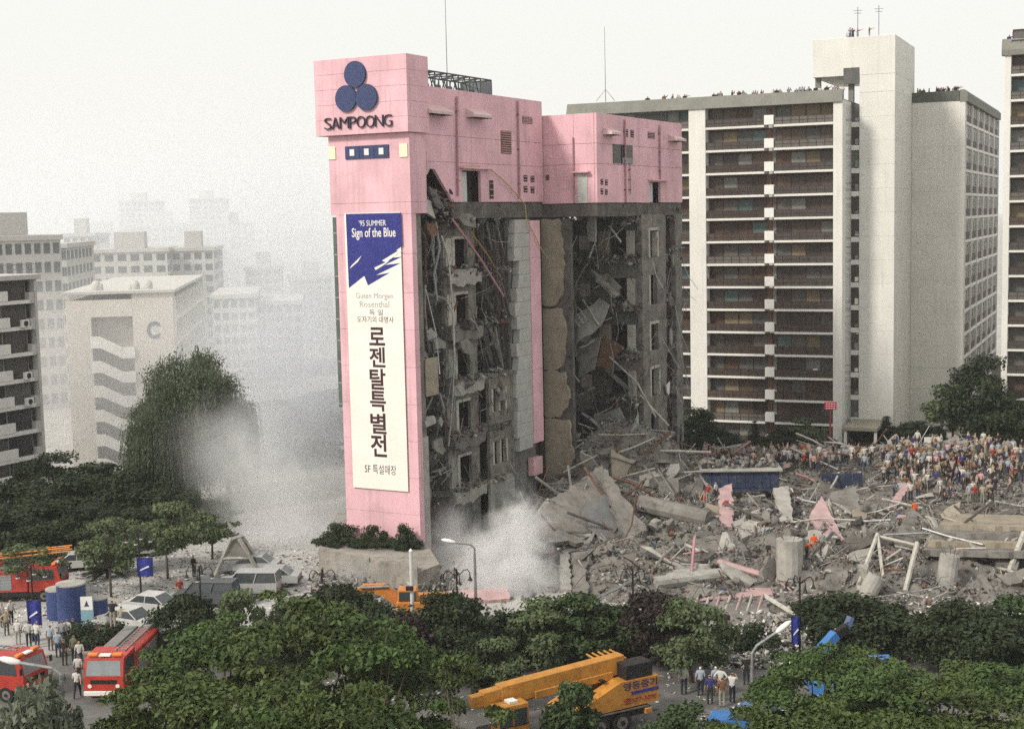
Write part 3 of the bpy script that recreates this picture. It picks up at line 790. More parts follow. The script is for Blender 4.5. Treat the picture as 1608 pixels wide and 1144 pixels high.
def balcony_bay(root, xa, xb, z, h, npane, y0=0.0, deep=1.3, pal=PANES, pw=PW):
    """one storey of one balcony bay: slab edge, railing, framed panes"""
    sl_ = MB().bbox(xa, xb, y0-deep, y0+.10, z-.13, z+.13, .02).build('balcony_slab', OFFW, root)
    rl = MB()
    n = max(int((xb-xa)/.9), 2)
    rl.box(xa, xb, y0-.03, y0+.02, z+.98, z+1.04).box(xa, xb, y0-.025, y0+.01, z+.55, z+.58)
    for k in range(n+1):
        x = xa+.02+(xb-xa-.04)*k/n; rl.box(x-.02, x+.02, y0-.028, y0+.018, z+.13, z+.98)
    rl.build('railing', RAILM, root)
    MB().box(xa, xb, y0-.045, y0-.032, z+.16, z+.96).build('rail_panel', pal[rb.choice([0,0,3,1,4])], root)
    fr_ = MB().box(xa, xb, y0-deep+.02, y0-deep+.08, z+h-.38, z+h-.131).build('window_frame', BROWN, root)
    for k in range(npane):
        a, b = xa+(xb-xa)*k/npane, xa+(xb-xa)*(k+1)/npane
        MB().box(a+.03, b-.03, y0-deep-.02, y0-deep+rb.choice([0,.03,.05]), z+.13, z+h-.385).build('window_pane', rb.choices(pal, pw)[0], root)
        if rb.random() < .10:
            q_ = rb.uniform(.25,.6); MB().bbox(a+.2, a+.2+q_, y0-.75, y0-.45, z+.14, z+.5+rb.random()*.7, .02).build('balcony_clutter', rb.choice([WHITEP, GREYM, pal[7], pal[8], pal[6]]), root)
        MB().box(b-.03, b+.03, y0-deep+.0, y0-deep+.09, z+.13, z+h-.385).build('mullion', BROWN, fr_)
ROOFZ = ST_H*NST + 2.55
xb1 = al(1216, 450)[0]; xb2 = al(1201, 450)[0]; xb3 = al(1110, 450)[0]; xb4 = al(1084, 450)[0]; xl = al(890, 165)[0]
xr = al(1323, 450)[0]; dep = aside(1336, 450, xr)[0]
ap(MB().box(xr, xl, -12, -1.6, -.5, ROOFZ-.3), 'wall_core', OFFW)
ap(MB().bbox(xr, 0, dep, .12, -.5, ROOFZ, .03), 'end_pier', OFFW)
ap(MB().bbox(xb3, xb4, -1.6, .14, -.5, ROOFZ, .03), 'pier', OFFW)
for k in range(NST+1):
    z = k*ST_H
    if k <= NST:
        balcony_bay(AP, .0, xb1, z, ST_H, 4)
        balcony_bay(AP, xb2, xb3, z, ST_H, 4)
        if k < NST+1:
            balcony_bay(AP, xb4, xb4+3.0, z, ST_H, 2)
    # little white ledge and slit window between the two bays
    ap(MB().bbox(xb1+.01, xb2-.01, -.6, .16, z+.14, z+1.22, .02), 'ledge', WHITEP)
    ap(MB().box(xb1+.01, (xb1+xb2)/2-.05, -1.58, -1.3, z+1.25, z+ST_H-.14), 'slit_window', PANES[rb.choice([0,4,5])])
    ap(MB().box((xb1+xb2)/2, xb2-.01, -1.58, -1.2, z+1.25, z+ST_H-.14), 'slit_wall', mat('brown_brick_jamb', (.16,.09,.06), .8, .2, 2))
for k in range(6):      # mostly hidden storeys further along: only their top shows
    a = xb4+3.05+k*3.9
    if a+3.8 < xl:
        ap(MB().box(a, a+3.8, -1.59, -1.2, ROOFZ-2.4, ROOFZ-.4), 'window_pane', PANES[rb.choice([4,5,9])])
# sloping roof parapet
ap(MB().prism([(.35,ROOFZ-.25),(-.15,ROOFZ+1.15),(-.7,ROOFZ+1.15),(-.7,ROOFZ-.25)], lambda u,v: (xr+.02,u,v), lambda u,v: (xl,u,v)), 'parapet', ROOFG)
ap(MB().box(xr+.03, xl, -12, -.71, ROOFZ-.28, ROOFZ+.1), 'roof', ROOFG)
# stair windows, stair tower
yst = dep
xs0 = al(1349, 450, yst)[0]; xs1 = al(1404, 450, yst)[0]
for k in range(NST+1):
    z = k*ST_H
    ap(MB().box(xs0, xr-.01, yst-.25, yst-.12, z+.35, z+2.3), 'stair_window', PANES[rb.choice([0,0,3,9])])
    ap(MB().bbox(xs0, xr-.01, yst-.3, yst, z-.28, z+.3, .02), 'stair_spandrel', WHITEP)
    if k: ap(MB().box(xs0+.1, xs0+.5, yst-.115, yst-.06, z+.4, z+rb.uniform(.7,1.2)), 'stair_clutter', rb.choice([WHITEP, GREYM, PANES[5]]))
yB = aside(1430, 450, xs1)[0]
zbx = al(1404, 54, yst)[1]
xtl = al(1277, 90, yst)[0]
nz = 15
for k in range(nz):
    z0, z1 = -.5+(ROOFZ+1-(-.5))*k/nz, -.5+(ROOFZ+1+.5)*(k+1)/nz
    ap(MB().bbox(xs1, xs0, yB-2, yst+.1, z0+.004, z1-.004, .012), 'stair_tower_lift', OFFW)
zlow = al(1290, 122, yst)[1]
ap(MB().bbox(xs1, xtl, yB-2, yst+.12, zlow+.02, zbx, .03), 'machine_room', OFFW)
ap(MB().bbox(xs1, xs0, yB-2, yst+.1, ROOFZ+1.01, zlow+.015, .02), 'stair_tower_lift', OFFW)
for x in (xtl-.4, xtl-4.2): ap(MB().box(x-.3, x+.3, yst-1.2, yst-.6, ROOFZ, zlow), 'post', ROOFG)
xq = al(1336, 120, yst)[0]
ap(MB().box(xs0+.02, xq+.8, yst-.3, yst+.16, zlow-.9, zlow+.9), 'machine_window', PANES[9])
# white filled cracks on the stair tower
for k in range(16):
    x = rb.uniform(xs1+.5, xs0-.6); z = rb.uniform(6, 30); L = rb.uniform(.6, 2.2); a = rb.choice([0, 1.57, .5, -.4, 0])
    ap(MB().tube([(x, yst+.1, z), (x+L*math.cos(a)*.5, yst+.1, z+L*math.sin(a)*.6+rb.uniform(-.1,.1)), (x+L*math.cos(a), yst+.1, z+L*math.sin(a))], .035, 4), 'filled_crack', WHITEP)
# second wing with windows down its side
xw = al(1513, 450, yB)[0]
zw = al(1470, 160, yB)[1]
dB = 43
ap(MB().box(xw+.35, xs1-.01, yB-dB, yB-.05, -.5, zw), 'wing_core', OFFW)
for k in range(15):
    z0, z1 = -.5+(zw+.5)*k/15, -.5+(zw+.5)*(k+1)/15
    ap(MB().bbox(xw, xs1-.02, yB-.6, yB, z0+.004, z1-.004, .012), 'wing_end_lift', OFFW)
ap(MB().prism([(.0,zw-.1),(0,zw+.9),(-.35,zw+1.3),(-.9,zw+1.3),(-.9,zw-.1)], lambda u,v: (xw-u-.25,yB+.1,v), lambda u,v: (xw-u-.25,yB-dB,v)), 'wing_parapet', ROOFG)
ap(MB().box(xw+.7, xs1-.03, yB-.9, yB+.08, zw, zw+1.2), 'wing_parapet', mat('dark_parapet', (.10,.105,.09), .9, .2, 1))
ap(MB().box(xw+.75, xs1-.04, yB-dB, yB-.95, zw, zw+.3), 'roof', ROOFG)
ncol = 6
for k in range(14):
    z = .2 + k*zw/14
    ap(MB().box(xw, xw+.32, yB-dB, yB-.62, z-.12, z+.2), 'storey_band', WHITEP)
    for c in range(ncol):
        a, b = yB-.7-(dB-1)*c/ncol, yB-.7-(dB-1)*(c+1)/ncol
        ap(MB().box(xw+.2, xw+.34, b+.4, a-.4, z+1.1, z+2.3), 'window', PANES[rb.choice([0,1,3,4,9])])
        ap(MB().box(xw+.14, xw+.33, b+.4, a-.4, z+.22, z+1.08), 'window_apron', BROWN)
        for t in (.36, .68): ap(MB().box(xw+.12, xw+.33, a+(b-a)*t-.12, a+(b-a)*t+.12, z+1.1, z+2.3), 'window_post', WHITEP)
for c in range(ncol+1):
    a = yB-.65-(dB-1)*c/ncol
    ap(MB().box(xw-.05, xw+.35, a-.35, a+.05, -.5, zw-.15), 'wing_pier', WHITEP)
# entrance canopy
x0 = al(1326, 672, .5)[0]; x1 = al(1380, 672, .5)[0]
cn = ap(MB().bbox(x1, x0, yst-.1, 1.6, 2.3, 2.75, .04), 'entrance_canopy', mat('canopy_grey', (.30,.28,.22), .8, .15, 1))
ap(MB().box(x1+.1, x1+.4, 1.0, 1.3, -.2, 2.3), 'post', WHITEP, cn)
ap(MB().box(x0-.4, x0-.1, 1.0, 1.3, -.2, 2.3), 'post', WHITEP, cn)
ap(MB().box(x1, x0, yst+.13, yst+.25, 0, 2.3), 'entrance_door', DARK)
# roof aerials
for px in (1347, 1380):
    x, z = al(px, 56, yst-2)
    link('roof_aerial', MB().tube([(0,0,0),(0,0,3.6)], .05, 5).tube([(-.5,0,3.2),(.5,0,3.2)], .03, 4).tube([(-.4,0,2.9),(.4,0,2.9)], .03, 4).mesh('roof_aerial', GREYM), None, tuple(AQ+AX*x+AY*(yst-2)+Vector((0,0,zbx))),
         label='thin television aerial on the stair tower roof, %s' % ('further from the pink building' if px > 1360 else 'nearer the pink building'), cat='aerial')
link('roof_mast', MB().tube([(0,0,0),(0,0,9.5)], .06, 5, r1=.03).tube([(-1.2,0,.1),(0,0,1.6),(1.2,0,.1)], .04, 4).mesh('roof_mast', GREYM), None, tuple(at_d(951, 160, 186)), label='tall thin mast rising from the far end of the white apartment roof', cat='mast')

# block cut by the right edge of the picture
_q2 = at_d(1571, 640, 158); Q2 = Vector((_q2.x, _q2.y, 0))
AR = thing('apartment_block', 'white apartment block with dark balconies cut off by the right edge of the picture', 'building', Q2, AROT)
xp = -al(1584, 400, 0, Q2)[0]; zr = al(1575, 82, 0, Q2)[1]
AR_W = 14.0
MB().box(-AR_W, -.05, -12, -1.6, -.5, zr).build('wall_core', OFFW, AR)
MB().bbox(-xp, 0, -12, .12, -.5, zr, .03).build('end_pier', OFFW, AR)
hst = 2.74; z = al(1596, 118, 0, Q2)[1]
k = 0
while z - k*hst > 1:
    balcony_bay(AR, -xp-8.5, -xp, z-k*hst, hst, 5); k += 1
balcony_bay(AR, -xp-8.5, -xp, z+hst, hst-.3, 5)
MB().prism([(.35,zr-.4),(.35,zr+.2),(-.2,zr+1.4),(-.8,zr+1.4),(-.8,zr-.4)], lambda u,v: (-AR_W,u,v), lambda u,v: (.35,u,v)).build('parapet', ROOFG, AR)

# ------------------------------------------------------------------ left-hand blocks
GREYW = mat('grey_white_render', (.50,.49,.46), .85, .07, .4, streak=.15, stain_col=(.3,.29,.27))
PEACH = mat('pale_peach_render', (.56,.525,.475), .85, .06, .4, streak=.12, stain_col=(.36,.31,.27))
_q3 = at_d(66, 600, 140); Q3 = Vector((_q3.x, _q3.y, 0))
LN = thing('apartment_block', 'grey-white apartment block with dark balcony windows at the left edge', 'building', Q3, math.pi/2-PANG)
def ls(px, py):
    p = on_plane(px, py, Q3, PB) - Q3; return p.dot(PA), p.z
zr3 = 22.0
MB().box(-34, -.05, .9, 10, -.5, zr3).build('wall_core', GREYW, LN)
MB().bbox(-34, .4, -.3, 10.3, zr3, zr3+.5, .05).build('roof_slab', GREYW, LN)
xa3 = ls(62,600)[0]; xb3_ = ls(54,600)[0]; xc3 = ls(20,600)[0]
MB().bbox(xa3, 0, .0, 1.0, -.5, zr3, .02).build('end_wall', GREYW, LN)
for k in range(8):
    z = 2.0 + (k-0)*2.55
    if z > 20: break
    MB().bbox(-30, xb3_-.02, -.1, .9, z-.17, z+.17, .02).build('balcony_slab', WHITEP, LN)
    MB().bbox(xb3_, xa3-.01, .05, .95, z-.2, z+.9, .02).build('side_panel', GREYW, LN)
    MB().box(xb3_+.3, xa3-.3, .5, .9, z+.9, z+2.3).build('narrow_window', PANES[0], LN)
    for j in range(6):
        a = xb3_-.03-(j+1)*3.2
        MB().box(a+.04, a+3.16, .6, .88, z+.18, z+2.3).build('window_pane', GLASSD if rb.random() < .5 else PANES[rb.choice([3,4,9,5])], LN)
        MB().box(a-.04, a+.04, .5, .89, z+.18, z+2.3).build('mullion', GREYM, LN)
    MB().bbox(-28, xc3+rb.uniform(-.3,.3), -.14, .2, z+.18, z+1.15, .02).build('balcony_front', WHITEP, LN)
    if k in (3,4,6):
        b_ = MB().bbox(xb3_-1.5, xb3_-.6, -.45, -.1, z+.1, z+.85, .03).build('air_conditioner', WHITEP, LN)
        MB().lathe([(.28,0),(.28,.02)], 12).build('fan_grille', DARK, b_, loc=(xb3_-1.05,-.455,z+.48), rot=(R_(90),0,0))
rl = MB()
for k in range(14):
    x = -.5-k*2.2; rl.tube([(x,.2,zr3+.5),(x,.2,zr3+1.5)], .04, 4)
rl.tube([(0,.2,zr3+1.5),(-32,.2,zr3+1.5)], .04, 4).tube([(0,.2,zr3+1.0),(-32,.2,zr3+1.0)], .03, 4)
rl.build('roof_railing', GREYM, LN)

# block with the outside zigzag stair and the letter
_q4 = at_d(109, 600, 156); Q4 = Vector((_q4.x, _q4.y, 0)); CR = R_(8.0)
CX = Vector((math.cos(CR), math.sin(CR), 0)); CY = Vector((-math.sin(CR), math.cos(CR), 0))
def cf(px, py, y=0):
    p = on_plane(px, py, Q4 + CY*y, CY) - Q4; return p.dot(CX), p.z
CB = thing('apartment_block', 'pale peach block with white zigzag outside stair and a big letter C', 'building', Q4, CR)
def cb(m, name, ma, parent=None, **kw): return m.build(name, ma, parent or CB, **kw)
cw = cf(275, 550)[0]; ct = cf(120, 472)[1]; cs0 = cf(148, 600)[0]; cs1 = cf(213, 600)[0]; Ld = 44
cb(MB().box(0, cs0, 0, 2.0, -1, ct), 'stair_side_wall', PEACH)
cb(MB().box(cs1, cw, 0, 2.0, -1, ct+.6), 'front_wall', PEACH)
cb(MB().box(0, cw-.02, 2.01, Ld, -1, ct-.05), 'wall_core', PEACH)
cb(MB().box(cs0, cs1, -.02, 2.0, cf(150,498)[1], ct), 'front_wall', PEACH)
cb(MB().bbox(-.3, cw+.3, -.35, Ld, ct+.62, ct+.95, .03), 'roof_slab', GREYW)
nsz = 8; 
for k in range(nsz):
    zt = cf(150, 528)[1] - k*2.72
    wd = cs1-cs0; a = cs0; d = 1.25
    pl = [(a-.15, zt), (a+wd*.2, zt), (a+wd*.72, zt-d), (cs1+.12, zt-d), (cs1+.12, zt-d-1.25), (a+wd*.72, zt-d-1.25), (a+wd*.2, zt-1.3), (a-.15, zt-1.3)]
    cb(MB().prism(pl, lambda u,v: (u,-.3,v), lambda u,v: (u,-.1,v)), 'stair_parapet', WHITEP)
    cb(MB().prism([(a, zt-1.2), (a+wd*.2, zt-1.2), (a+wd*.72, zt-d-1.15), (cs1, zt-d-1.15), (cs1, zt-d-1.35), (a+wd*.2, zt-1.4), (a, zt-1.4)], lambda u,v: (u,-.09,v), lambda u,v: (u,1.9,v)), 'stair_flight', CONCL)
x, z = cf(231, 532); x2_, z2_ = cf(250, 504)
lettering('C', 'letter', mat('faded_blue_letter', (.08,.10,.15), .7, .1, 1), CB, (x, -.02, z), (1,0,0), UP, x2_-x, z2_-z, .04, .03)
# right side with its window grid
for k in range(7):
    z = .3+k*2.7
    cb(MB().box(cw, cw+.2, .3, Ld, z-.12, z+.25), 'storey_band', WHITEP)
    for c in range(15):
        y = .8+c*2.8
        cb(MB().box(cw-.01, cw+.08, y, y+2.0, z+1.0, z+2.3), 'window', PANES[rb.choice([4,9,5])])
for c in range(16):
    y = .4+c*2.8; cb(MB().box(cw-.01, cw+.25, y-.15, y+.2, -1, ct), 'side_pier', WHITEP)
for px, py, r in ((152,470,.55),(157,458,.4),(213,462,.5),(205,452,.35),(233,455,.5)):
    x, z = cf(px, py, 3)
    cb(MB().lathe([(.02,1.9*r),(r*.6,1.75*r),(r*.95,1.2*r),(r,.7*r),(r*.95,-1)], 12), 'water_tank', GREYW, smooth=True, loc=(x, 3, ct+1.0))
# far blocks lost in the dust
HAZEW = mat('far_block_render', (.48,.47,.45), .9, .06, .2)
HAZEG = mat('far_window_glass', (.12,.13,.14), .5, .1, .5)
def far_block(label, px0, px1, ytop, D, rot, depth, ncol, nst, face='front', roof=True):
    c = at_d(px0, 400, D); base = Vector((c.x, c.y, 0))
    X = Vector((math.cos(rot), math.sin(rot), 0)); Y = Vector((-math.sin(rot), math.cos(rot), 0))
    p = on_plane(px1, 400, base, Y) - base; w = abs(p.dot(X)); zt = on_plane(px0, ytop, base, Y).z
    o = thing('distant_apartment_block', label, 'building', base, rot, 'apartment blocks fading into the dust')
    MB().box(0, w, 0, depth, -1, zt).build('wall', HAZEW, o)
    MB().bbox(-.3, w+.3, -.3, depth+.3, zt, zt+.8, .05).build('roof', HAZEW, o)
    if roof: MB().bbox(w*.3, w*.7, 3, 8, zt+.8, zt+4.2, .05).build('lift_house', HAZEW, o)
    h = zt/nst
    wm = MB().box(-w/ncol*.32, w/ncol*.32, -.06, .05, 0, h*.55).mesh('window', HAZEG)
    sm = MB().box(-.04, .05, -1.1, 1.1, 0, h*.55).mesh('window', HAZEG)
    for k in range(nst):
        z = k*h+h*.3
        if z < zt-14*h: continue
        for c_ in range(ncol):
            link('window', wm, o, (w*(c_+.5)/ncol, 0, z))
        for c_ in range(int(depth/4)):
            link('window', sm, o, (w, 2+c_*4, z))
    return o
far_block('hazy grey block with window grid just behind the left edge block', -40, 96, 380, 205, R_(36), 12, 9, 9)
far_block('hazy block with upright window strips between left block and peach block', 92, 104, 390, 230, R_(8), 30, 3, 9, roof=False)
far_block('hazy pale block rising behind the roof of the peach block', 140, 262, 398, 290, R_(8), 22, 6, 9)
far_block('hazy pale block right of and behind the peach block', 268, 336, 395, 300, R_(8), 30, 4, 9)
far_block('very faint wide high-rise above the peach block roof', 196, 300, 356, 430, R_(6), 20, 9, 10)
far_block('very faint tall slab at the top of the dust, left of the chimney', 190, 248, 318, 620, R_(4), 25, 6, 16)
far_block('very faint tall slab nearest the striped chimney', 300, 352, 314, 640, R_(4), 25, 5, 16)
far_block('faint block behind the willow, left of the tower', 384, 440, 425, 330, R_(8), 25, 4, 9)
far_block('faint block nearest the pink tower', 452, 520, 440, 350, R_(8), 25, 5, 9)
far_block('faint block low between willow and tower', 400, 470, 480, 250, R_(8), 22, 5, 7, roof=False)
far_block('faint low block directly behind the peach block', 330, 398, 470, 240, R_(8), 26, 5, 7, roof=False)
far_block('faintest high block above the striped chimney foot', 335, 392, 352, 520, R_(5), 25, 5, 12)
far_block('hazy block with roof house filling the gap above the left block', 100, 150, 372, 330, R_(8), 25, 4, 10)
far_block('very faint wide block left of the tall slabs', 120, 196, 368, 480, R_(6), 20, 7, 10)
c = at_d(369, 400, 420); CH = thing('chimney', 'hazy striped chimney with a dark top band above the dust', 'chimney', (c.x, c.y, 0))
zt = at_d(369, 333, 420).z
bands = 9
for k in range(bands):
    z0, z1 = zt-(k+1)*3.6, zt-k*3.6
    MB().lathe([(1.5+.03*k,z0+.01),(1.47+.03*k,z1-.01)], 16).build('chimney_band', mat('chimney_dark', (.10,.11,.15)) if k == 0 else (mat('chimney_red', (.40,.22,.21)) if k % 2 == 0 else HAZEW), CH)
MB().lathe([(2.2,0),(1.8,zt-bands*3.6)], 16).build('chimney_shaft', HAZEW, CH)
# ------------------------------------------------------------------ ground, terrace, rubble field
import bmesh
from mathutils import noise as mnoise
GROUND = mat('dusty_paving', (.40,.39,.375), .95, .2, .25, .3, 3, stain=.45, stain_col=(.16,.15,.14))
ASPH = mat('grey_asphalt', (.13,.125,.12), .9, .2, .4, .2, 8, stain=.4, stain_col=(.24,.235,.225))
MB().add([(-3000,-60,0),(3000,-60,0),(3000,5200,0),(-3000,5200,0)], [(0,1,2,3)]).build('ground', GROUND, kind='structure')
MB().add([(-90,60,.006),(95,60,.006),(95,87,.006),(-30,88,.006),(-90,86,.006)], [(0,1,2,3,4)]).build('road', ASPH, kind='structure')
# kerb stones along the far side of the road
kerb = thing('kerb', None, None); kerb['kind'] = 'structure'
km = MB().bbox(-.98, .98, -.15, .15, 0, .16, .02).mesh('kerb_stone', CONCL)
for k in range(62):
    x = -34+k*2.0; link('kerb_stone', km, kerb, (x, 88.1 if x > -30 else 87.9, .006))

def fbm(x, y, s=1.0, o=4):
    return mnoise.fractal(Vector((x*s, y*s, 3.7)), 1.0, 2.0, o)
def sm(a, b, x):
    t = min(max((x-a)/(b-a), 0), 1); return t*t*(3-2*t)
def RH(x, y):
    """height of the rubble over the plaza"""
    m = sm(-4, 4, x-(y-118)*.25) * sm(92-4*sm(40,60,x)+9*(1-sm(0,12,x)), 101-4*sm(40,60,x)+9*(1-sm(0,12,x)), y) * (1-sm(150, 158, y)) * (1-sm(92, 100, x))
    h = .6 + 1.5*abs(fbm(x, y, .10)) + .8*fbm(x, y, .35)
    h += 6.8*math.exp(-((x-9.8)/6.5)**2-((y-132.5)/6.0)**2) + 1.6*math.exp(-((x-12)/9)**2-((y-118)/6)**2)
    h += 2.4*math.exp(-((x-3)/5)**2-((y-120)/6)**2)
    h += 1.8*math.exp(-((x-36)/18)**2-((y-143)/5)**2)
    h += 1.2*math.exp(-((x-60)/14)**2-((y-126)/7)**2)
    h += 1.0*math.exp(-((x-26)/9)**2-((y-112)/5)**2)
    h -= 1.3*math.exp(-((x-33)/9)**2-((y-131)/6)**2)
    return max(h, .05)*m - .12*(1-m)
m = MB()
xs = np.arange(-8, 92, .55); ys = np.arange(86, 160, .6)
for y in ys:
    for x in xs:
        h_ = RH(x, y); m.v.append((x, y, h_+(.22*fbm(x, y, 1.1, 3) if h_ > .2 else 0)))
nx = len(xs)
for j in range(len(ys)-1):
    for i in range(nx-1):
        a = j*nx+i; m.f.append((a, a+1, a+nx+1, a+nx)); m.m.append(0)
RUB = mat('rubble_dust', (.18,.168,.152), 1.0, .3, .5, 1.0, 3, stain=.6, stain_col=(.07,.065,.06))
m.build('rubble_mound', RUB, kind='structure')
# bank rising at the right where the crowd stands
def BKH(x, y): return 4.2*sm(52, 78, x)*sm(146, 172, y) - .1*(1-sm(140,150,y))
m = MB(); xs = np.arange(44, 130, 4.0); ys = np.arange(142, 220, 4.0)
for y in ys:
    for x in xs: m.v.append((x, y, BKH(x, y)-.05))
nx = len(xs)
for j in range(len(ys)-1):
    for i in range(nx-1):
        a = j*nx+i; m.f.append((a, a+1, a+nx+1, a+nx)); m.m.append(0)
m.build('bank', mat('trodden_earth', (.16,.14,.115), .95, .2, .5, stain=.3), smooth=True, kind='structure')
def gz(x, y):
    return max(0.0, RH(x, y) if -8 < x < 100 and 86 < y < 160 else 0, BKH(x, y) if x > 44 and y > 142 else 0)
def ground_at(px, py):
    """where the line of sight through a pixel meets the ground, rubble or bank"""
    d = ray(px, py); p = EYE.copy()
    t = 60.0/d.y
    while t < 400/d.y:
        q = EYE + d*t
        if q.z <= gz(q.x, q.y): return Vector((q.x, q.y, gz(q.x, q.y)))
        t += .25
    return at_z(px, py)

# terrace the tower stands on
TER = mat('beige_terrace', (.29,.265,.235), .9, .25, .6, .4, 6, stain=.65, stain_col=(.13,.12,.11), streak=.3)
p = [at_z(500, 862, 2.0), at_z(655, 893, 2.0), at_z(690, 880, 2.0), at_z(640, 800, 2.0), at_z(530, 800, 2.0)]
te = MB().prism([(q.x, q.y) for q in p], lambda u,v: (u,v,0), lambda u,v: (u,v,1.75)).build('terrace', TER, kind='structure')
for i, (a, b) in enumerate(((502,580),(582,655))):
    q0, q1 = at_z(a, 862+(a-500)*.2, 1.9), at_z(b, 862+(b-500)*.2, 1.9)
    d = (q1-q0); n_ = 5
    for k in range(n_):
        c0 = q0+d*(k/n_); c1 = q0+d*((k+1)/n_)
        slab3([c0+Vector((0,-.25,0)), c1+Vector((0,-.25,0)), c1+Vector((0,.5,0)), c0+Vector((0,.5,0))], .3, 'coping_stone', TER, te)
slab3([at_d(527,868,108.5), at_d(560,858,110), at_d(652,880,107.5), at_d(655,893,106.5), at_d(600,886,107)], .25, 'tilted_slab', TER, None, .12, 5, label='long cracked beige slab tilted in front of the tower terrace', cat='slab')
slab3([at_d(520,890,107), at_d(560,900,105), at_d(640,925,102.5), at_d(640,905,104), at_d(560,878,107)], .25, 'tilted_slab', TER, None, .1, 6, label='lower pale slab sliding off the terrace below the shrubs', cat='slab')

# broken pieces
def hull_proto(seed, n=13, flat=1.0):
    r = random.Random(seed); bm = bmesh.new()
    for k in range(n):
        bm.verts.new((r.uniform(-.5,.5), r.uniform(-.5,.5), r.uniform(-.5,.5)*flat))
    res = bmesh.ops.convex_hull(bm, input=bm.verts)
    bmesh.ops.delete(bm, geom=[v for v in bm.verts if not v.link_faces], context='VERTS')
    bmesh.ops.triangulate(bm, faces=bm.faces)
    bm.verts.index_update()
    v = np.array([x.co[:] for x in bm.verts]); f = np.array([[q.index for q in x.verts] for x in bm.faces]); bm.free()
    return v, f
PROT = [hull_proto(k, 9+k % 4, .75) for k in range(6)] + [hull_proto(20+k, 10, .22) for k in range(3)]
def rot_mats(n, rng, flat=1.0):
    q = rng.normal(size=(n,4)); q[:,1:3] *= flat; q /= np.linalg.norm(q, axis=1)[:,None]
    w,x,y,z = q.T
    return np.stack([np.stack([1-2*(y*y+z*z),2*(x*y-z*w),2*(x*z+y*w)],-1), np.stack([2*(x*y+z*w),1-2*(x*x+z*z),2*(y*z-x*w)],-1), np.stack([2*(x*z-y*w),2*(y*z+x*w),1-2*(x*x+y*y)],-1)], 1)
def scatter(name, pos, size, mats, weights, protos, rng, flat=1.0, aspect=None, kind='stuff', label=None, cat=None, parent=None):
    pos = np.asarray(pos, float); n = len(pos); size = np.asarray(size)
    V, Fc, MI = [], [], []; off = 0
    ch = rng.integers(0, len(protos), n); mi = rng.choice(len(mats), n, p=np.array(weights)/sum(weights)); Rm = rot_mats(n, rng, flat)
    for c in range(len(protos)):
        idx = np.where(ch == c)[0]
        if not len(idx): continue
        pv, pf = protos[c]
        vv = pv[None]*size[idx,None,None]
        if aspect is not None: vv = vv*aspect[idx][:,None,:]
        vv = np.einsum('nij,nkj->nki', Rm[idx], vv)+pos[idx,None,:]
        V.append(vv.reshape(-1,3)); k = len(pv)
        Fc.append((pf[None]+(np.arange(len(idx))*k)[:,None,None]+off).reshape(-1,3)); MI.append(np.repeat(mi[idx], len(pf))); off += len(idx)*k
    V = np.concatenate(V); Fc = np.concatenate(Fc); MI = np.concatenate(MI)
    me = bpy.data.meshes.new(name)
    me.vertices.add(len(V)); me.vertices.foreach_set('co', V.ravel())
    me.loops.add(Fc.size); me.loops.foreach_set('vertex_index', Fc.ravel().astype(np.int32))
    me.polygons.add(len(Fc)); me.polygons.foreach_set('loop_start', np.arange(0, Fc.size, 3, dtype=np.int32))
    me.polygons.foreach_set('material_index', MI.astype(np.int32))
    for q in mats: me.materials.append(q)
    me.update(calc_edges=True); me.validate()
    return link(name, me, parent, label=label, cat=cat, kind=kind)
FRAG = mat('rubble_piece', (.25,.235,.215), 1.0, .25, 1.0, .5, 8, island=.75)
FRAGW = mat('pale_rubble_piece', (.44,.42,.385), .9, .15, 1.0, island=.4)
FRAGP = mat('pink_rubble_piece', (.36,.27,.26), .9, .15, 1.0, island=.45)
FRAGB = mat('dark_rubble_piece', (.055,.048,.042), .95, .3, 1.0, island=.4)
FRAGR = mat('rusty_rubble_piece', (.20,.095,.06), .95, .3, 1.0, island=.5)
FRAGU = mat('blue_rubble_piece', (.05,.08,.20), .8, .2, 1.0)
FM = [FRAG, FRAGW, FRAGP, FRAGB, FRAGR, FRAGU]; FWt = [60, 11, 3, 20, 4, .5]
rng = np.random.default_rng(5)
P, Z = [], []
while len(P) < 52000:
    x, y = rng.uniform(-5, 86), rng.uniform(90, 154)
    h = RH(x, y)
    if h < .1 and rng.random() > .25: continue
    P.append((x, y, max(h, 0)+rng.uniform(0,.12))); Z.append(.10+.55*rng.random()**3+.15*rng.random())
asp = np.stack([np.ones(len(P)), rng.uniform(.35,1.1,len(P)), rng.uniform(.3,1,len(P))], -1)
scatter('rubble', P, Z, FM, FWt, PROT, rng, aspect=asp, label='fine broken concrete and debris over the collapse field', cat='rubble')
# dust, litter and small debris over the plaza and the road edge
P, Z = [], []
while len(P) < 9000:
    px, py = rng.uniform(-20, 560), 1000-170*rng.random()**.8
    if rng.random() < .25: px, py = rng.uniform(400, 1640), rng.uniform(930, 1140)
    q = at_z(px, py)
    if q.y < 70 or q.y > 150: continue
    P.append((q.x, q.y, .03)); Z.append(.12+.4*rng.random()**3)
asp = np.stack([np.ones(len(P)), rng.uniform(.4,1,len(P)), rng.uniform(.1,.4,len(P))], -1)
scatter('paper_and_debris', P, Z, [FRAGW, WHITEP, FRAG, FRAGB], [40, 34, 18, 8], PROT, rng, flat=.15, aspect=asp, label='scattered white paper and small debris over the plaza', cat='debris')
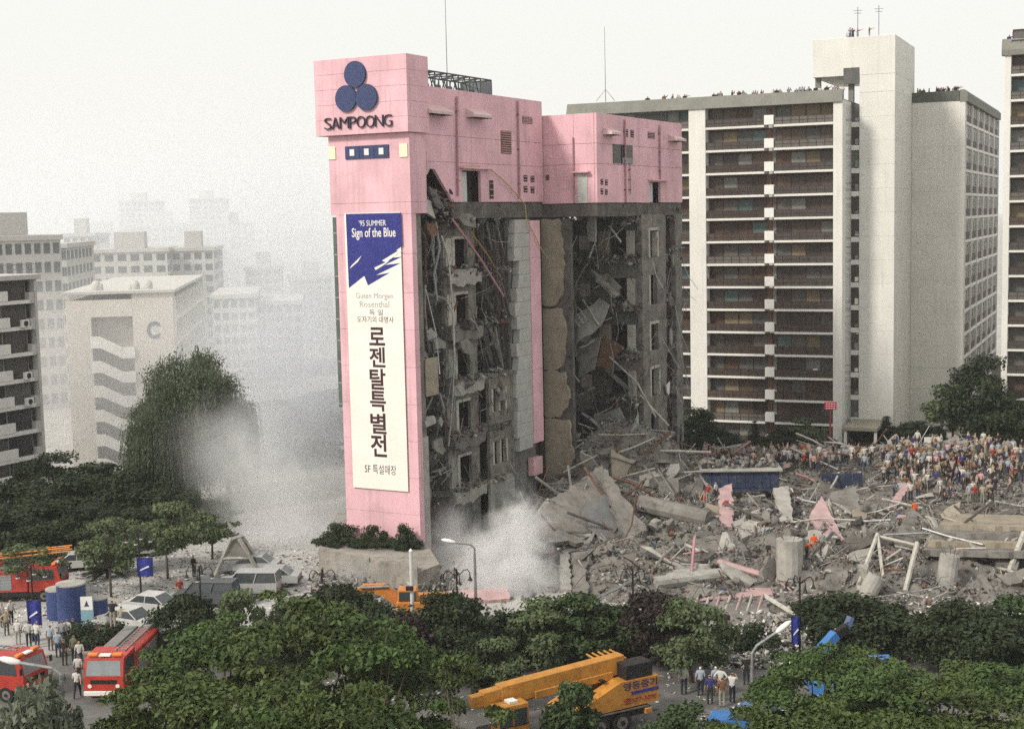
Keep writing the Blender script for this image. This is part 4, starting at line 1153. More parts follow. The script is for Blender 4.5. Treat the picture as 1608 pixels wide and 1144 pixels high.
# bright spilled goods and plaster at the near edge of the rubble
rc = random.Random(76)
P, Z = [], []
while len(P) < 3400:
    px, py = (rc.gauss(1195, 45), rc.uniform(968, 1050)) if rc.random() < .6 else (rc.uniform(1370, 1630), rc.uniform(945, 1040))
    q = at_z(px, py); g_ = gz(q.x, q.y); P.append((q.x, q.y, g_+rc.uniform(0,.45)*max(0, 1-abs(px-1195)/110))); Z.append(rc.uniform(.12,.75)**1.2)
asp = np.stack([np.ones(len(P)), rng.uniform(.4,1,len(P)), rng.uniform(.1,.5,len(P))], -1)
scatter('spilled_debris', P, Z, [FRAGW, WHITEP, FRAG, FRAGB, FRAGR, FRAGP], [36, 26, 22, 10, 4, 4], PROT, rng, flat=.4, aspect=asp, label='bright spilled goods and plaster at the near edge of the rubble', cat='debris')
# middle-sized lumps, each its own object
PINKR = mat('dusty_pink_panel', (.46,.31,.31), .9, .2, .8, .3, 8, stain=.5, stain_col=(.26,.24,.22))
CHM = []
for k, (v, f) in enumerate(PROT[:6]):
    for ma in (FRAG, CONC, CONCL):
        b = MB().add([tuple(q) for q in v], [tuple(int(i) for i in t) for t in f]); CHM.append(b.mesh('concrete_chunk', ma))
FLM = []
for k, (v, f) in enumerate(PROT[6:]):
    for ma in (CONCL, CONC, PINKR):
        b = MB().add([tuple(q) for q in v], [tuple(int(i) for i in t) for t in f]); FLM.append(b.mesh('broken_slab', ma))
rc = random.Random(77)
LM = [((850,800),'by the tan wall'),((930,800),'by the peaked slabs'),((895,900),'by the upright slab pair'),((1060,800),'by the dark round beam'),((1060,900),'by the long concrete pipe'),((1150,940),'by the pink canopy'),((1150,770),'by the blue cabin'),((1240,880),'by the thick column stump'),((1300,830),'by the pink triangular panel'),((1320,760),'by the blue hoarding'),((1380,900),'by the white steel frame'),((1430,830),'by the wedge slab'),((1485,910),'by the round column stump'),((1520,850),'by the stacked floors'),((1500,780),'before the crowd'),((1590,880),'by the right edge'),((1200,960),'before the canopy ribs'),((1450,950),'behind the dark trees'),((990,930),'behind the green trees'),((1190,820),'by the tilted pale slab')]
def project(p):
    c = CM.transposed() @ (Vector(p)-EYE); return (804+F*c.x/-c.z, 572-F*c.y/-c.z)
def beside(p):
    q = project(p); return min(LM, key=lambda l: (l[0][0]-q[0])**2+(l[0][1]-q[1])**2*2)[1]
cnt = 0
while cnt < 190:
    x, y = rc.uniform(-2, 80), rc.uniform(93, 150)
    h = RH(x, y)
    if h < .3: continue
    s_ = rc.uniform(.7, 1.5)
    link('concrete_chunk', rc.choice(CHM), None, (x, y, h+.12*s_), (rc.uniform(0,6),rc.uniform(0,6),rc.uniform(0,6)), (s_*rc.uniform(.9,1.5), s_, s_*rc.uniform(.6,1)),
         '%s concrete chunk in the rubble %s' % ('large angular' if s_ > 1.25 else 'angular' if s_ > .95 else 'small angular', beside((x,y,h))), 'rubble', 'loose concrete chunks in the rubble')
    cnt += 1
cnt = 0
while cnt < 150:
    x, y = rc.uniform(0, 80), rc.uniform(93, 150)
    h = RH(x, y)
    if h < .3: continue
    s_ = rc.uniform(1.3, 3.4)
    i = rc.choices(range(9), [5,6,1]*3)[0]
    o = link('broken_slab', FLM[i], None, (x, y, h+.25), (rc.gauss(0,.5),rc.gauss(0,.5),rc.uniform(0,6)), (s_, s_*rc.uniform(.4,.9), s_*.9),
         ('dusty pink' if i % 3 == 2 else 'pale' if i % 3 == 0 else 'grey')+' broken slab piece in the rubble '+beside((x,y,h)), 'slab', 'pink slab pieces in the rubble' if i % 3 == 2 else 'flat slab pieces in the rubble')
    cnt += 1
for k in range(170):
    x, y = rc.uniform(0, 82), rc.uniform(94, 150)
    h = RH(x, y)
    L = rc.uniform(1.5, 6.0); a = rc.uniform(0, 6.28); e = rc.gauss(0, .28)
    d = Vector((math.cos(a)*math.cos(e), math.sin(a)*math.cos(e), math.sin(e)))*L/2
    mm = rc.choices([STEEL, RUST, CONCL, CREAM, PINKST, WIRE], [4,4,3,3,1,4])[0]
    b = MB().tube([-d, d*.1+Vector((0,0,rc.uniform(-.15,.25))), d], rc.uniform(.04,.13), 6)
    b.build('steel_bar', mm, None, loc=(x, y, h+.35+abs(d.z)*.6), label={STEEL:'grey steel',RUST:'rusty',CONCL:'pale',CREAM:'cream',PINKST:'pink',WIRE:'dark'}[mm]+' bent bar in the rubble '+beside((x,y,h)), cat='bar', group='loose bars in the rubble')
sp = MB()      # pale splinters, laths and broken pipes
for k in range(2600):
    x, y = rc.uniform(-2, 84), rc.uniform(91, 152); h = RH(x, y)
    if h < .2: continue
    a = rc.uniform(0, 6.28); L = rc.uniform(.5, 2.4); e = rc.gauss(.15,.35)
    d = Vector((math.cos(a)*math.cos(e), math.sin(a)*math.cos(e), math.sin(e)))*L
    sp.tube([Vector((x,y,h+.05)), Vector((x,y,h+.12))+d], rc.choice([.025,.04,.06]), 3, mi=rc.choice([0,0,1,1,2,3]), cap=False)
sp.build('splinters', [CREAM, CONCL, STEEL, RUST], kind='stuff', label='pale splinters and broken pipes strewn over the rubble', cat='debris')
rw = MB()
for k in range(1500):
    x, y = rc.uniform(-2, 84), rc.uniform(93, 152); h = RH(x, y)
    if h < .2: continue
    a = rc.uniform(0, 6.28); L = rc.uniform(.8, 3)
    rw.tube([(x,y,h-.1),(x+L*.4*math.cos(a),y+L*.4*math.sin(a),h+rc.uniform(.3,1.1)),(x+L*math.cos(a),y+L*math.sin(a),h+rc.uniform(-.1,1.0))], rc.choice([.02,.03]), 3, cap=False)
rw.build('tangled_rebar', WIRE, kind='stuff', label='tangled reinforcing wire over the rubble field', cat='rebar')

# large pieces one can name
def grounded(pts, near=.35):
    """pixel corners with relative depths: the lowest corner is set on the rubble surface, the others keep their depth difference"""
    lo = max(pts, key=lambda q: q[1]); D = ground_at(lo[0], lo[1]).y - near
    return [at_d(q[0], q[1], D+q[2]-lo[2]) for q in pts]
def pslab(pts, th, ma, label, jag=.18, seed=1, name='fallen_slab'):
    return slab3(grounded(pts), th, name, ma, None, jag, seed, label=label, cat='slab')
pslab([(838,812,121),(945,728,128),(962,790,125),(925,852,119),(862,850,118)], .4, CONC, 'huge pale slab leaning left under the open recess, peaked like a roof', .2, 1)
pslab([(945,728,128),(1014,838,121),(985,852,119),(958,800,123)], .4, CONC, 'huge grey slab forming the right slope of the peaked pair', .2, 2)
pslab([(912,800,120.5),(950,775,122),(985,845,118),(940,850,117.5)], .15, mat('dark_sheet', (.13,.13,.13), .8, .2, 1, stain=.3), 'dark crumpled sheet draped over the peaked slabs', .3, 3, 'crumpled_sheet')
pslab([(878,878,109),(893,866,110),(897,930,104),(882,925,104)], .35, CONCL, 'upright pale slab left of a pair standing behind the smoke', .12, 4)
pslab([(897,872,109),(916,862,110),(925,938,103),(902,930,103.5)], .35, CONC, 'taller upright slab right of a pair standing behind the smoke', .12, 5)
pslab([(1214,768,138),(1238,765,138.5),(1246,822,133),(1226,822,133)], .35, CONCL, 'tall grey slab leaning upright near the blue cabin', .12, 6)
pslab([(1303,776,138),(1346,768,139),(1350,806,134),(1310,812,134)], .4, CONC, 'square grey slab behind the pink triangular panel', .15, 7)
pslab([(1270,812,131),(1290,780,135),(1326,850,127),(1296,850,127)], .25, PINKR, 'large triangular pink wall panel standing in the rubble', .06, 8, 'pink_panel')
pslab([(1404,850,128),(1428,800,133),(1440,812,132.5),(1440,860,127)], .6, CONC, 'grey wedge slab leaning below the rescuer in orange', .15, 9)
pslab([(1396,792,134),(1420,758,138),(1428,764,137.8),(1406,798,133.5)], .3, PINKR, 'narrow pink panel leaning diagonally before the crowd', .06, 10, 'pink_panel')
pslab([(1552,815,131),(1592,813,131),(1590,828,130),(1550,826,130)], .3, PINKR, 'small flat pink panel on the stacked floor slabs', .05, 11, 'pink_panel')
for k, (y0, c) in enumerate(((866,0),(852,1),(838,0),(826,1))):
    DD = ground_at(1500, 868).y-121.5
    q = [at_d(1450+k*8, y0, 121+k*1.6+DD), at_d(1640, y0+8, 120+k*1.6+DD), at_d(1640, y0-14, 127+k*1.6+DD), at_d(1470+k*8, y0-14, 128+k*1.6+DD)]
    slab3(q, .45, 'pancaked_floor', CONCT if c else CONC, None, .2, 40+k, label='collapsed floor slab, %s in the stack of four at the right edge' % ('lowest','second from below','second from top','topmost')[k], cat='slab')
pslab([(700,948,100),(705,930,101.5),(798,924,102),(800,942,100.5)], .3, PINKR, 'pale pink fallen wall strip behind the tall grey lamp', .08, 61, 'pink_panel')
pslab([(1128,770,140),(1150,760,141),(1150,830,133),(1130,828,133)], .3, PINKR, 'broken pinkish slab below the blue cabin', .15, 12)
pslab([(1150,820,133),(1200,800,136),(1215,830,132),(1165,850,130)], .35, CONCL, 'tilted pale slab in the middle of the rubble field', .2, 13)
pslab([(1085,850,127),(1150,838,129),(1175,868,124),(1105,880,122)], .35, CONC, 'wide grey slab lying before the dark round beam', .2, 14)
pslab([(1040,880,121),(1100,868,124),(1120,900,119),(1050,908,117)], .3, CONCL, 'pale flat slab beside the long concrete pipe', .2, 15)
# twisted slabs and beams piled up against the ruined wing
for k in range(26):
    px, py = rc.uniform(835, 1075), rc.uniform(700, 850); g_ = ground_at(px, py); s_ = rc.uniform(1.2, 3.0)
    MB().prism(rag(shard(s_, s_*rc.uniform(.4,.9), 900+k, 8), .08, .4, k), lambda u,v:(u,v,-.14), lambda u,v:(u,v,.14)).build('broken_slab', rc.choice([CONC, CONCD, CONC, CONCL, CONCT]), None, loc=(g_.x, g_.y, g_.z+.4), rot=(rc.uniform(-1.1,1.1), rc.uniform(-1.0,1.0), rc.uniform(0,6)),
        label='jagged slab jammed into the heap under the ruined wing, %s' % beside(g_).replace('by ','near '), cat='slab', group='jammed slabs under the ruined wing')
for k in range(46):
    px, py = rc.uniform(820, 1100), rc.uniform(690, 900); g_ = ground_at(px, py); L = rc.uniform(2, 7); a = rc.uniform(0,6.28); e = rc.gauss(.25,.4)
    d = Vector((math.cos(a)*math.cos(e), math.sin(a)*math.cos(e)*.6, math.sin(e)))*L/2
    mm = rc.choice([STEEL, RUST, CONC, CREAM, WIRE, RUST])
    MB().tube([-d, Vector((rc.gauss(0,.2),0,rc.gauss(0,.25))), d], rc.uniform(.05,.14), 6).build('steel_bar', mm, None, loc=(g_.x, g_.y, g_.z+.4+abs(d.z)*.7), label={STEEL:'grey steel',RUST:'rusty',CONC:'grey concrete',CREAM:'cream',WIRE:'dark'}[mm]+' bar jammed in the heap '+beside(g_), cat='bar', group='bars jammed under the ruined wing')
for k in range(30):
    px, py = rc.uniform(1070, 1600), rc.uniform(765, 925); g_ = ground_at(px, py); s_ = rc.uniform(1.5, 3.3)
    MB().prism(rag(shard(s_, s_*rc.uniform(.35,.7), 1900+k, 7), .12, .6, k), lambda u,v:(u,v,-.17), lambda u,v:(u,v,.17)).build('tilted_slab', rc.choice([CONC, CONC, CONCL, CONCT, CONCD]), None, loc=(g_.x, g_.y, g_.z+.3), rot=(rc.uniform(.2,1.1), rc.uniform(-.6,.6), rc.gauss(0,.6)),
        label='big tilted floor slab piece %s' % beside(g_), cat='slab', group='big tilted slab pieces in the rubble')
# crumpled pink canopy roof with its ribs
CRD = ground_at(1140, 942).y - 104.3
CR_ = thing('collapsed_canopy', 'crumpled pink canopy roof with pale ribs lying at the edge of the rubble', 'canopy', ground_at(1150, 950))
def loc3(px, py, D): return at_d(px, py, D+CRD) - Vector(CR_.location)
base_pts = [(1082,934,107.5),(1116,908,111),(1165,902,112),(1222,900,113)]
front_pts = [(1074,944,104.5),(1120,941,104.0),(1168,938,104.3),(1214,934,105.3)]
for k in range(3):
    slab3([loc3(*base_pts[k]), loc3(*base_pts[k+1]), loc3(*front_pts[k+1]), loc3(*front_pts[k])], .12, 'roof_sheet', PINKR, CR_, .08, 50+k)
for k in range(7):
    a = ground_at(1088+k*17, 965+rc.uniform(-3,6))+Vector((0,0,.3)) - Vector(CR_.location); b = loc3(1096+k*17, 938-k*.8, 104.4)
    MB().tube([a, b], .09, 5).build('rib', CREAM if k % 2 else PINKR, CR_)
slab3([loc3(1105,948,103.5), loc3(1200,938,104.5), loc3(1215,985,98), loc3(1130,990,97.5)], .2, 'ceiling_sheet', CONC, CR_, .15, 59)
# columns, pipes and round beams
def column(px, py0, py1, r, ma, label, lean=(0,0), name='broken_column'):
    b = ground_at(px, py1); zt = at_d(px, py0, b.y).z
    h = max(zt-b.z, .8)
    mm = MB(); pts = [(0,0,-.3), (lean[0]*.5, lean[1]*.5, h*.5), (lean[0], lean[1], h*.94)]
    mm.tube(pts, r, 14)
    o = mm.build(name, ma, None, smooth=False, loc=tuple(b), label=label, cat='column')
    for k in range(5):
        a = k*1.256; MB().tube([(lean[0]+r*.6*math.cos(a), lean[1]+r*.6*math.sin(a), h*.93), (lean[0]+r*math.cos(a)*1.0, lean[1]+r*.8*math.sin(a), h*.93+.35+.1*k)], .025, 4).build('rebar', RUST, o)
    return o
column(1240, 842, 905, .95, CONCL, 'thick pale column stump standing beside the rescuer in red')
column(1485, 868, 922, .7, CONCL, 'round pale column stump standing right of the white steel frame', (.3,0))
column(1357, 902, 942, .65, CONCL, 'short column stump leaning right below the white steel frame', (.9,0))
def beam(p0, p1, r, ma, label, name='round_beam', n=10, cat='beam'):
    a, b = grounded([p0, p1]); c = (a+b)/2
    return MB().tube([a-c, b-c], r, n).build(name, ma, None, loc=tuple(c), label=label, cat=cat)
beam((1005,790,131),(1112,815,128), .75, CONC, 'thick dark round beam lying at the foot of the standing bay')
beam((1028,916,112),(1132,902,114), .5, CONCL, 'long pale concrete pipe lying beside the pink canopy')
beam((1181,862,119),(1268,962,103), .22, PINKR, 'long pinkish beam slanting down through the rubble', n=6)
beam((1128,882,118),(1196,902,116), .25, PINKR, 'short pink-tipped beam above the collapsed canopy', n=6)
beam((1200,935,108),(1265,975,103), .2, CREAM, 'pale timber slanting right of the collapsed canopy', n=4)
beam((815,835,116),(880,762,124), .16, CONCL, 'long pale bar leaning against the tan wall', n=5)
beam((880,770,123),(935,748,127), .22, CONCL, 'pale beam resting on top of the peaked slabs', n=5)
beam((893,775,122),(905,850,117), .16, CONC, 'grey bar standing across the leaning pale slab', n=5)
beam((885,805,119),(892,845,116), .2, CREAM, 'short cream post standing left of the peaked slabs', n=4)
beam((1580,908,115),(1608,836,118), .22, CREAM, 'pale post leaning at the right edge of the picture', n=6)
beam((820,770,124),(836,700,126), .1, CREAM, 'thin pale bar leaning on the foot of the pink strip', n=5)
# white steel frame left standing
SFD = ground_at(1345, 925).y
SF = thing('standing_steelwork', 'bent white steel frame standing like an A in the rubble', 'frame', ground_at(1385, 928))
for p0, p1, r in (((1345,925,114),(1378,838,118),.16), ((1378,838,118),(1388,915,115),.13), ((1382,842,118),(1440,856,117),.13), ((1440,852,117),(1421,928,113),.18), ((1388,880,117),(1415,862,117.5),.08)):
    MB().tube([at_d(p0[0],p0[1],p0[2]-114+SFD)-Vector(SF.location), at_d(p1[0],p1[1],p1[2]-114+SFD)-Vector(SF.location)], r, 6).build('frame_member', CREAM, SF)
# blue site cabin beside the ruin
b0 = ground_at(1105, 768); CBN = thing('site_cabin', 'low blue cabin with debris on its roof beside the standing bay', 'cabin', tuple(b0), R_(-4))
wd = (at_d(1222, 760, b0.y).x-b0.x)
BLUW = mat('blue_sheet_wall', (.03,.042,.085), .8, .25, 1, stain=.6, stain_col=(.12,.115,.11))
MB().box(0, wd, 0, 3, -.3, 1.5).build('wall', BLUW, CBN)
for k in range(9): MB().box(wd*k/9+.02, wd*(k+1)/9-.04, -.05, -.004, 0, 1.42).build('wall_panel', BLUW, CBN)
MB().bbox(-.3, wd+.3, -.4, 3.2, 1.5, 1.7, .03).build('roof', CONCL, CBN)
P = [(b0.x+rc.uniform(0,wd), b0.y+rc.uniform(0,3), b0.z+1.75+rc.uniform(0,.5)) for k in range(220)]
scatter('roof_debris', P, [rc.uniform(.2,.7) for k in P], FM, FWt, PROT, rng, label='broken debris heaped on the blue cabin roof', cat='debris')
b1 = ground_at(1322, 768); hb = thing('hoarding', 'short run of blue hoarding panels before the crowd', 'hoarding', tuple(b1))
for k in range(4): MB().bbox(k*1.0-2, k*1.0-1.03, -.03, .03, -.2, 1.5, .01).build('hoarding_panel', BLUW, hb)

# debris banked against the terrace wall
P, Z = [], []
for k in range(900):
    q = at_z(rc.uniform(490, 720), rc.uniform(905, 955)); P.append((q.x, q.y, abs(rc.gauss(0,.35)))); Z.append(rc.uniform(.15,.8))
asp = np.stack([np.ones(len(P)), rng.uniform(.3,1,len(P)), rng.uniform(.2,.8,len(P))], -1)
scatter('terrace_rubble', P, Z, FM, FWt, PROT, rng, aspect=asp, label='broken concrete banked against the foot of the tower terrace', cat='rubble')
# broken stuff lodged on the torn floors of the store (in the store's own axes)
P, Z = [], []
for z in FZ + [27.0]:
    for k in range(230):
        x = rc.uniform(1.9, 17); P.append((x, (3.0 if x < 6.6 else .9)+rc.gauss(0,.5), z+rc.uniform(-.5,.35) if z < 26 else z-rc.uniform(-.2,.9))); Z.append(rc.uniform(.15,.7))
    for k in range(230):
        P.append((XR-.4+rc.gauss(-.6,.8), rc.uniform(-5.2, 3.0), z+rc.uniform(-.5,.45) if z < 26 else z-rc.uniform(-.2,.9))); Z.append(rc.uniform(.15,.75))
    for k in range(70):
        P.append((rc.uniform(39.5,44.2), Y2+rc.uniform(0,.8), z+rc.uniform(-.7,.6))); Z.append(rc.uniform(.15,.8))
for k in range(700):      # rubble avalanche inside the recess
    t = rc.random(); P.append((rc.uniform(25.5,33.5), rc.uniform(-5.5,3), max(.5, (8.5-(33-26)*.2)*(1-t)*rc.random()+1.5))); Z.append(rc.uniform(.2,1.1))
for k in range(420):      # broken stuff stuck in the service shaft
    P.append((rc.uniform(1.9,6.8), rc.uniform(.3,3.0), rc.uniform(2.5,27))); Z.append(rc.uniform(.12,.55))
for k in range(260):
    P.append((rc.uniform(12.6,17.0), rc.uniform(.6,3.0), rc.uniform(13.8,26.8))); Z.append(rc.uniform(.12,.5))
for k in range(160):      # torn edge under the pink wall
    P.append((rc.uniform(2.4,7.0), rc.uniform(-.1,.7), rc.uniform(27.2,29.2))); Z.append(rc.uniform(.15,.6))
asp = np.stack([np.ones(len(P)), rng.uniform(.25,1.0,len(P)), rng.uniform(.2,1.3,len(P))], -1)
scatter('lodged_debris', P, Z, [FRAG, FRAGW, CONCD, FRAGB, FRAGR], [46, 8, 20, 18, 6], PROT, rng, aspect=asp, parent=ST)
wr = MB()
for k in range(260):
    a = rc.choice([0,1,2])
    if a == 0: p0 = Vector((rc.uniform(2,17), rc.uniform(-.2,1.2), rc.uniform(5,27.5)))
    elif a == 1: p0 = Vector((rc.uniform(29,33.4), rc.uniform(-5.3,3), rc.uniform(5,27.5)))
    else: p0 = Vector((rc.uniform(36,44.3), Y2-rc.uniform(0,.3), rc.uniform(3,27)))
    d = Vector((rc.gauss(0,.7), rc.gauss(0,.4), -abs(rc.gauss(.8,.9))))
    wr.tube([p0, p0+d+Vector((rc.gauss(0,.15),rc.gauss(0,.15),-.2)), p0+d*2.0+Vector((rc.gauss(0,.3),0,0))], rc.choice([.02,.03,.045]), 3, cap=False)
wr.build('torn_rods', STEEL, ST, kind='stuff')
# ------------------------------------------------------------------ trees and shrubs
BARK = mat('grey_bark', (.11,.09,.07), .95, .25, 3, .5, 12)
LF_Z = leafmat('zelkova_leaf', (.028,.044,.012), (.095,.13,.034), .12)
LF_D = leafmat('dark_leaf', (.012,.021,.009), (.045,.066,.026), .12)
LF_M = leafmat('mid_leaf', (.022,.042,.016), (.07,.108,.038), .14)
LF_R = leafmat('purple_leaf', (.020,.013,.012), (.055,.038,.034), .2)
LF_W = leafmat('willow_leaf', (.06,.08,.05), (.16,.19,.115), .3)
LF_P = leafmat('pale_leaf', (.07,.085,.055), (.19,.21,.15), .25)
LF_L = leafmat('light_leaf', (.065,.095,.045), (.17,.21,.10), .3)
LF_C = leafmat('conifer_needle', (.016,.030,.016), (.055,.075,.035), .15)
def leaf_mesh(name, centers, radii, nleaf, size, ma, rng, up=.75, flat=.45, droop=0.0, quadratio=.5):
    """clumps of diamond leaves: centres and radii of the clumps, leaves thrown inside each"""
    C = np.asarray(centers); Rr = np.asarray(radii)
    w = Rr**2; idx = rng.choice(len(C), nleaf, p=w/w.sum())
    th = np.arctan2(C[:,1], C[:,0])+rng.normal(0,.5,len(C)); th = th[idx]; rr_ = Rr[idx]
    g = np.clip(rng.normal(size=(nleaf,3)), -1.7, 1.7)*.46
    l = g[:,0]*rr_*1.35; w_ = g[:,1]*rr_*.85*np.clip(1.15-.45*l/rr_, .25, 1.4); h_ = g[:,2]*rr_*flat
    # twigs: leaves gather along a few spokes of the spray
    sp = np.round((np.arctan2(w_, l+rr_)/.28)+rng.normal(0,.18,nleaf))*.28
    rl_ = np.hypot(w_, l+rr_); w_ = .6*np.sin(sp)*rl_+.4*w_
    off = np.stack([l*np.cos(th)-w_*np.sin(th), l*np.sin(th)+w_*np.cos(th), h_-.16*np.maximum(l,0)**2/rr_], 1)
    P = C[idx]+off
    P[:,2] -= droop*(off[:,0]**2+off[:,1]**2)
    d = off/np.maximum(np.linalg.norm(off,axis=1)[:,None], 1e-3)
    nrm = d*np.array([1,1,flat])*(1-up)+np.array([0,0,1])*up+rng.normal(size=(nleaf,3))*.45
    nrm /= np.linalg.norm(nrm,axis=1)[:,None]
    t = np.cross(nrm, rng.normal(size=(nleaf,3))); t /= np.linalg.norm(t,axis=1)[:,None]
    b = np.cross(nrm, t)
    s = size*rng.uniform(.6,1.3,nleaf)[:,None]
    v = np.stack([P-t*s, P-b*s*quadratio+nrm*s*.12, P+t*s, P+b*s*quadratio+nrm*s*.12], 1).reshape(-1,3)
    return quads(name, v, ma)
def quads(name, v, ma):
    n = len(v)//4
    me = bpy.data.meshes.new(name)
    me.vertices.add(len(v)); me.vertices.foreach_set('co', np.ascontiguousarray(v, dtype=np.float32).ravel())
    me.loops.add(n*4); me.loops.foreach_set('vertex_index', np.arange(n*4, dtype=np.int32))
    me.polygons.add(n); me.polygons.foreach_set('loop_start', np.arange(0, n*4, 4, dtype=np.int32))
    me.materials.append(ma); me.update(calc_edges=True)
    return me
def limb_mesh(h, centers, r0, rnd, lean=.2, nl=9):
    b = MB(); fk = h*.38
    mid = (rnd.uniform(-lean,lean), rnd.uniform(-lean,lean), fk)
    b.tube([(0,0,-.2),(mid[0]*.4,mid[1]*.4,fk*.5),mid], r0, 8, r1=r0*.72)
    cs = list(centers); rnd.shuffle(cs)
    for c in cs[:nl]:
        c = Vector(c); m_ = Vector(mid)
        k = m_.lerp(c, .5)+Vector((rnd.uniform(-.2,.2), rnd.uniform(-.2,.2), -.15*(c-m_).length+.1))
        b.tube([m_-Vector((0,0,.15)), k, c], r0*.5, 5, r1=r0*.1)
    return b
def crown_clumps(rx, rz, zc, n, rnd, cr, shell=.55, top=True, layer=0):
    out, rad = [], []
    for k in range(n):
        a = rnd.uniform(0, 6.283); z = rnd.uniform(-.85, 1.0)
        rr = math.sqrt(max(1-z*z, .05))*(shell+(1-shell)*rnd.random())*rnd.uniform(.85,1.12)
        zz = z*rz*(shell+(1-shell)*rnd.random())
        if layer: zz = round(zz/layer)*layer + rnd.uniform(-.12,.12)
        out.append((rr*rx*math.cos(a), rr*rx*math.sin(a), zc+zz)); rad.append(cr*rnd.uniform(.6,1.3))
    return out, rad
TREES = {}
def tree_proto(key, h, rx, rz, nclump, cr, nleaf, leaf, ma, seed, flat=.45, r0=.16, up=.7, layer=0, lean=.25, shell=.55, droop=0.0):
    rnd = random.Random(seed); rg = np.random.default_rng(seed)
    c, r = crown_clumps(rx, rz, h-rz, nclump, rnd, cr, shell, layer=layer)
    crown = leaf_mesh('crown', c, r, nleaf, leaf, ma, rg, up, flat, droop)
    trunk = limb_mesh(h, c, r0, rnd, lean).mesh('trunk', BARK, True)
    TREES[key] = (crown, trunk, h)
def plant(key, name, loc, label, rotz=None, s=1.0, sz=None, group=None, cat='tree', crown_mat=None):
    cr, tr, h = TREES[key]
    o = thing(name, label, cat, tuple(loc), rotz if rotz is not None else rc.uniform(0,6.28), group, (s, s, sz or s))
    link('crown', cr, o); link('trunk', tr, o)
    return o
tree_proto('zel1', 8.6, 4.4, 3.1, 60, .92, 18500, .14, LF_Z, 1, .18, .17, .8, 1.05)
tree_proto('zel2', 8.4, 4.1, 3.1, 56, .92, 17500, .14, LF_Z, 2, .18, .16, .8, 1.05)
tree_proto('zel3', 7.4, 3.4, 2.7, 44, .88, 13500, .135, LF_Z, 3, .2, .15, .8, .95)
LF_F = leafmat('fresh_leaf', (.026,.048,.014), (.095,.15,.04), .13)
tree_proto('zel4', 8.4, 3.9, 3.0, 50, .95, 15500, .145, LF_F, 41, .22, .16, .75, 1.0)
tree_proto('thin', 7.2, 2.4, 2.2, 18, .7, 4500, .135, LF_Z, 31, .28, .12, .75, .7)
tree_proto('mid4', 4.4, 2.0, 1.9, 26, .7, 6500, .15, LF_L, 32, .5, .12, .5)
tree_proto('mid1', 4.6, 2.3, 2.0, 34, .75, 9000, .15, LF_M, 4, .6, .12, .5)
tree_proto('mid2', 4.8, 2.5, 2.1, 36, .8, 9500, .15, LF_D, 5, .6, .12, .5)
tree_proto('mid3', 4.4, 2.1, 2.0, 30, .75, 8500, .15, LF_R, 6, .6, .12, .5)
tree_proto('broad', 5.2, 2.2, 2.1, 34, .8, 6500, .22, LF_M, 7, .6, .13, .55)
tree_proto('dark1', 7.5, 3.2, 3.6, 60, 1.15, 14000, .19, LF_D, 8, .6, .2, .5)
tree_proto('dark2', 9.5, 3.0, 4.5, 66, 1.15, 15000, .19, LF_D, 9, .6, .22, .5)
tree_proto('light', 6.2, 2.2, 2.2, 26, .7, 4200, .17, LF_L, 10, .6, .11, .5)
tree_proto('shrub', 1.5, 1.0, .75, 18, .42, 2600, .10, LF_D, 11, .8, .05, .5)
tree_proto('pale', 4.0, 2.4, 1.6, 30, .7, 5200, .17, LF_P, 12, .6, .1, .6)
tree_proto('bushy', 3.2, 2.2, 1.4, 30, .7, 7500, .14, LF_D, 14, .7, .1, .5)
# willow: long hanging strands
rg = np.random.default_rng(13); rnd = random.Random(13)
V, wcs = [], []
for k in range(1500):
    a = rnd.uniform(0,6.283); r = 5.0*math.sqrt(rnd.random()); zt = 15.2-3.0*(r/5)**2+rnd.uniform(-4.5,.8)+1.2*math.sin(a*3)
    L = min(rnd.uniform(2.0, 8.5), zt-1.0); n_ = int(L*5)
    x0, y0 = r*math.cos(a)*(.85+.3*rnd.random()), r*math.sin(a)
    z = zt-np.linspace(0, L, n_)
    t_ = np.linspace(0,1,n_)
    P = np.stack([x0*(1+.12*t_)+rg.normal(0,.06,n_), y0*(1+.12*t_)+rg.normal(0,.06,n_), z], 1)
    tt = np.stack([rg.normal(0,.5,n_), rg.normal(0,.5,n_), -np.ones(n_)], 1); tt /= np.linalg.norm(tt,axis=1)[:,None]
    bb = np.cross(tt, rg.normal(size=(n_,3))); bb /= np.linalg.norm(bb,axis=1)[:,None]
    s = .2*rg.uniform(.7,1.3,n_)[:,None]
    V.append(np.stack([P-tt*s, P-bb*s*.35, P+tt*s, P+bb*s*.35], 1).reshape(-1,3))
    if k % 60 == 0: wcs.append((x0*.8, y0*.8, zt-.5))
for k in range(46):
    a = rnd.uniform(0,6.283); r = 4.6*math.sqrt(rnd.random()); zt = 15.0-2.6*(r/5)**2+1.0*math.sin(a*3)+rnd.uniform(-.8,.3); n_ = 130
    P = np.array([r*math.cos(a), r*math.sin(a), zt])+rg.normal(0,1,(n_,3))*np.array([.7,.7,.35])
    tt = rg.normal(size=(n_,3))+np.array([0,0,-.8]); tt /= np.linalg.norm(tt,axis=1)[:,None]
    bb = np.cross(tt, rg.normal(size=(n_,3))); bb /= np.linalg.norm(bb,axis=1)[:,None]
    V.append(np.stack([P-tt*.17, P-bb*.06, P+tt*.17, P+bb*.06], 1).reshape(-1,3))
TREES['willow'] = (quads('crown', np.concatenate(V), LF_W), limb_mesh(15, wcs, .4, rnd, .5, 14).mesh('trunk', BARK, True), 15)
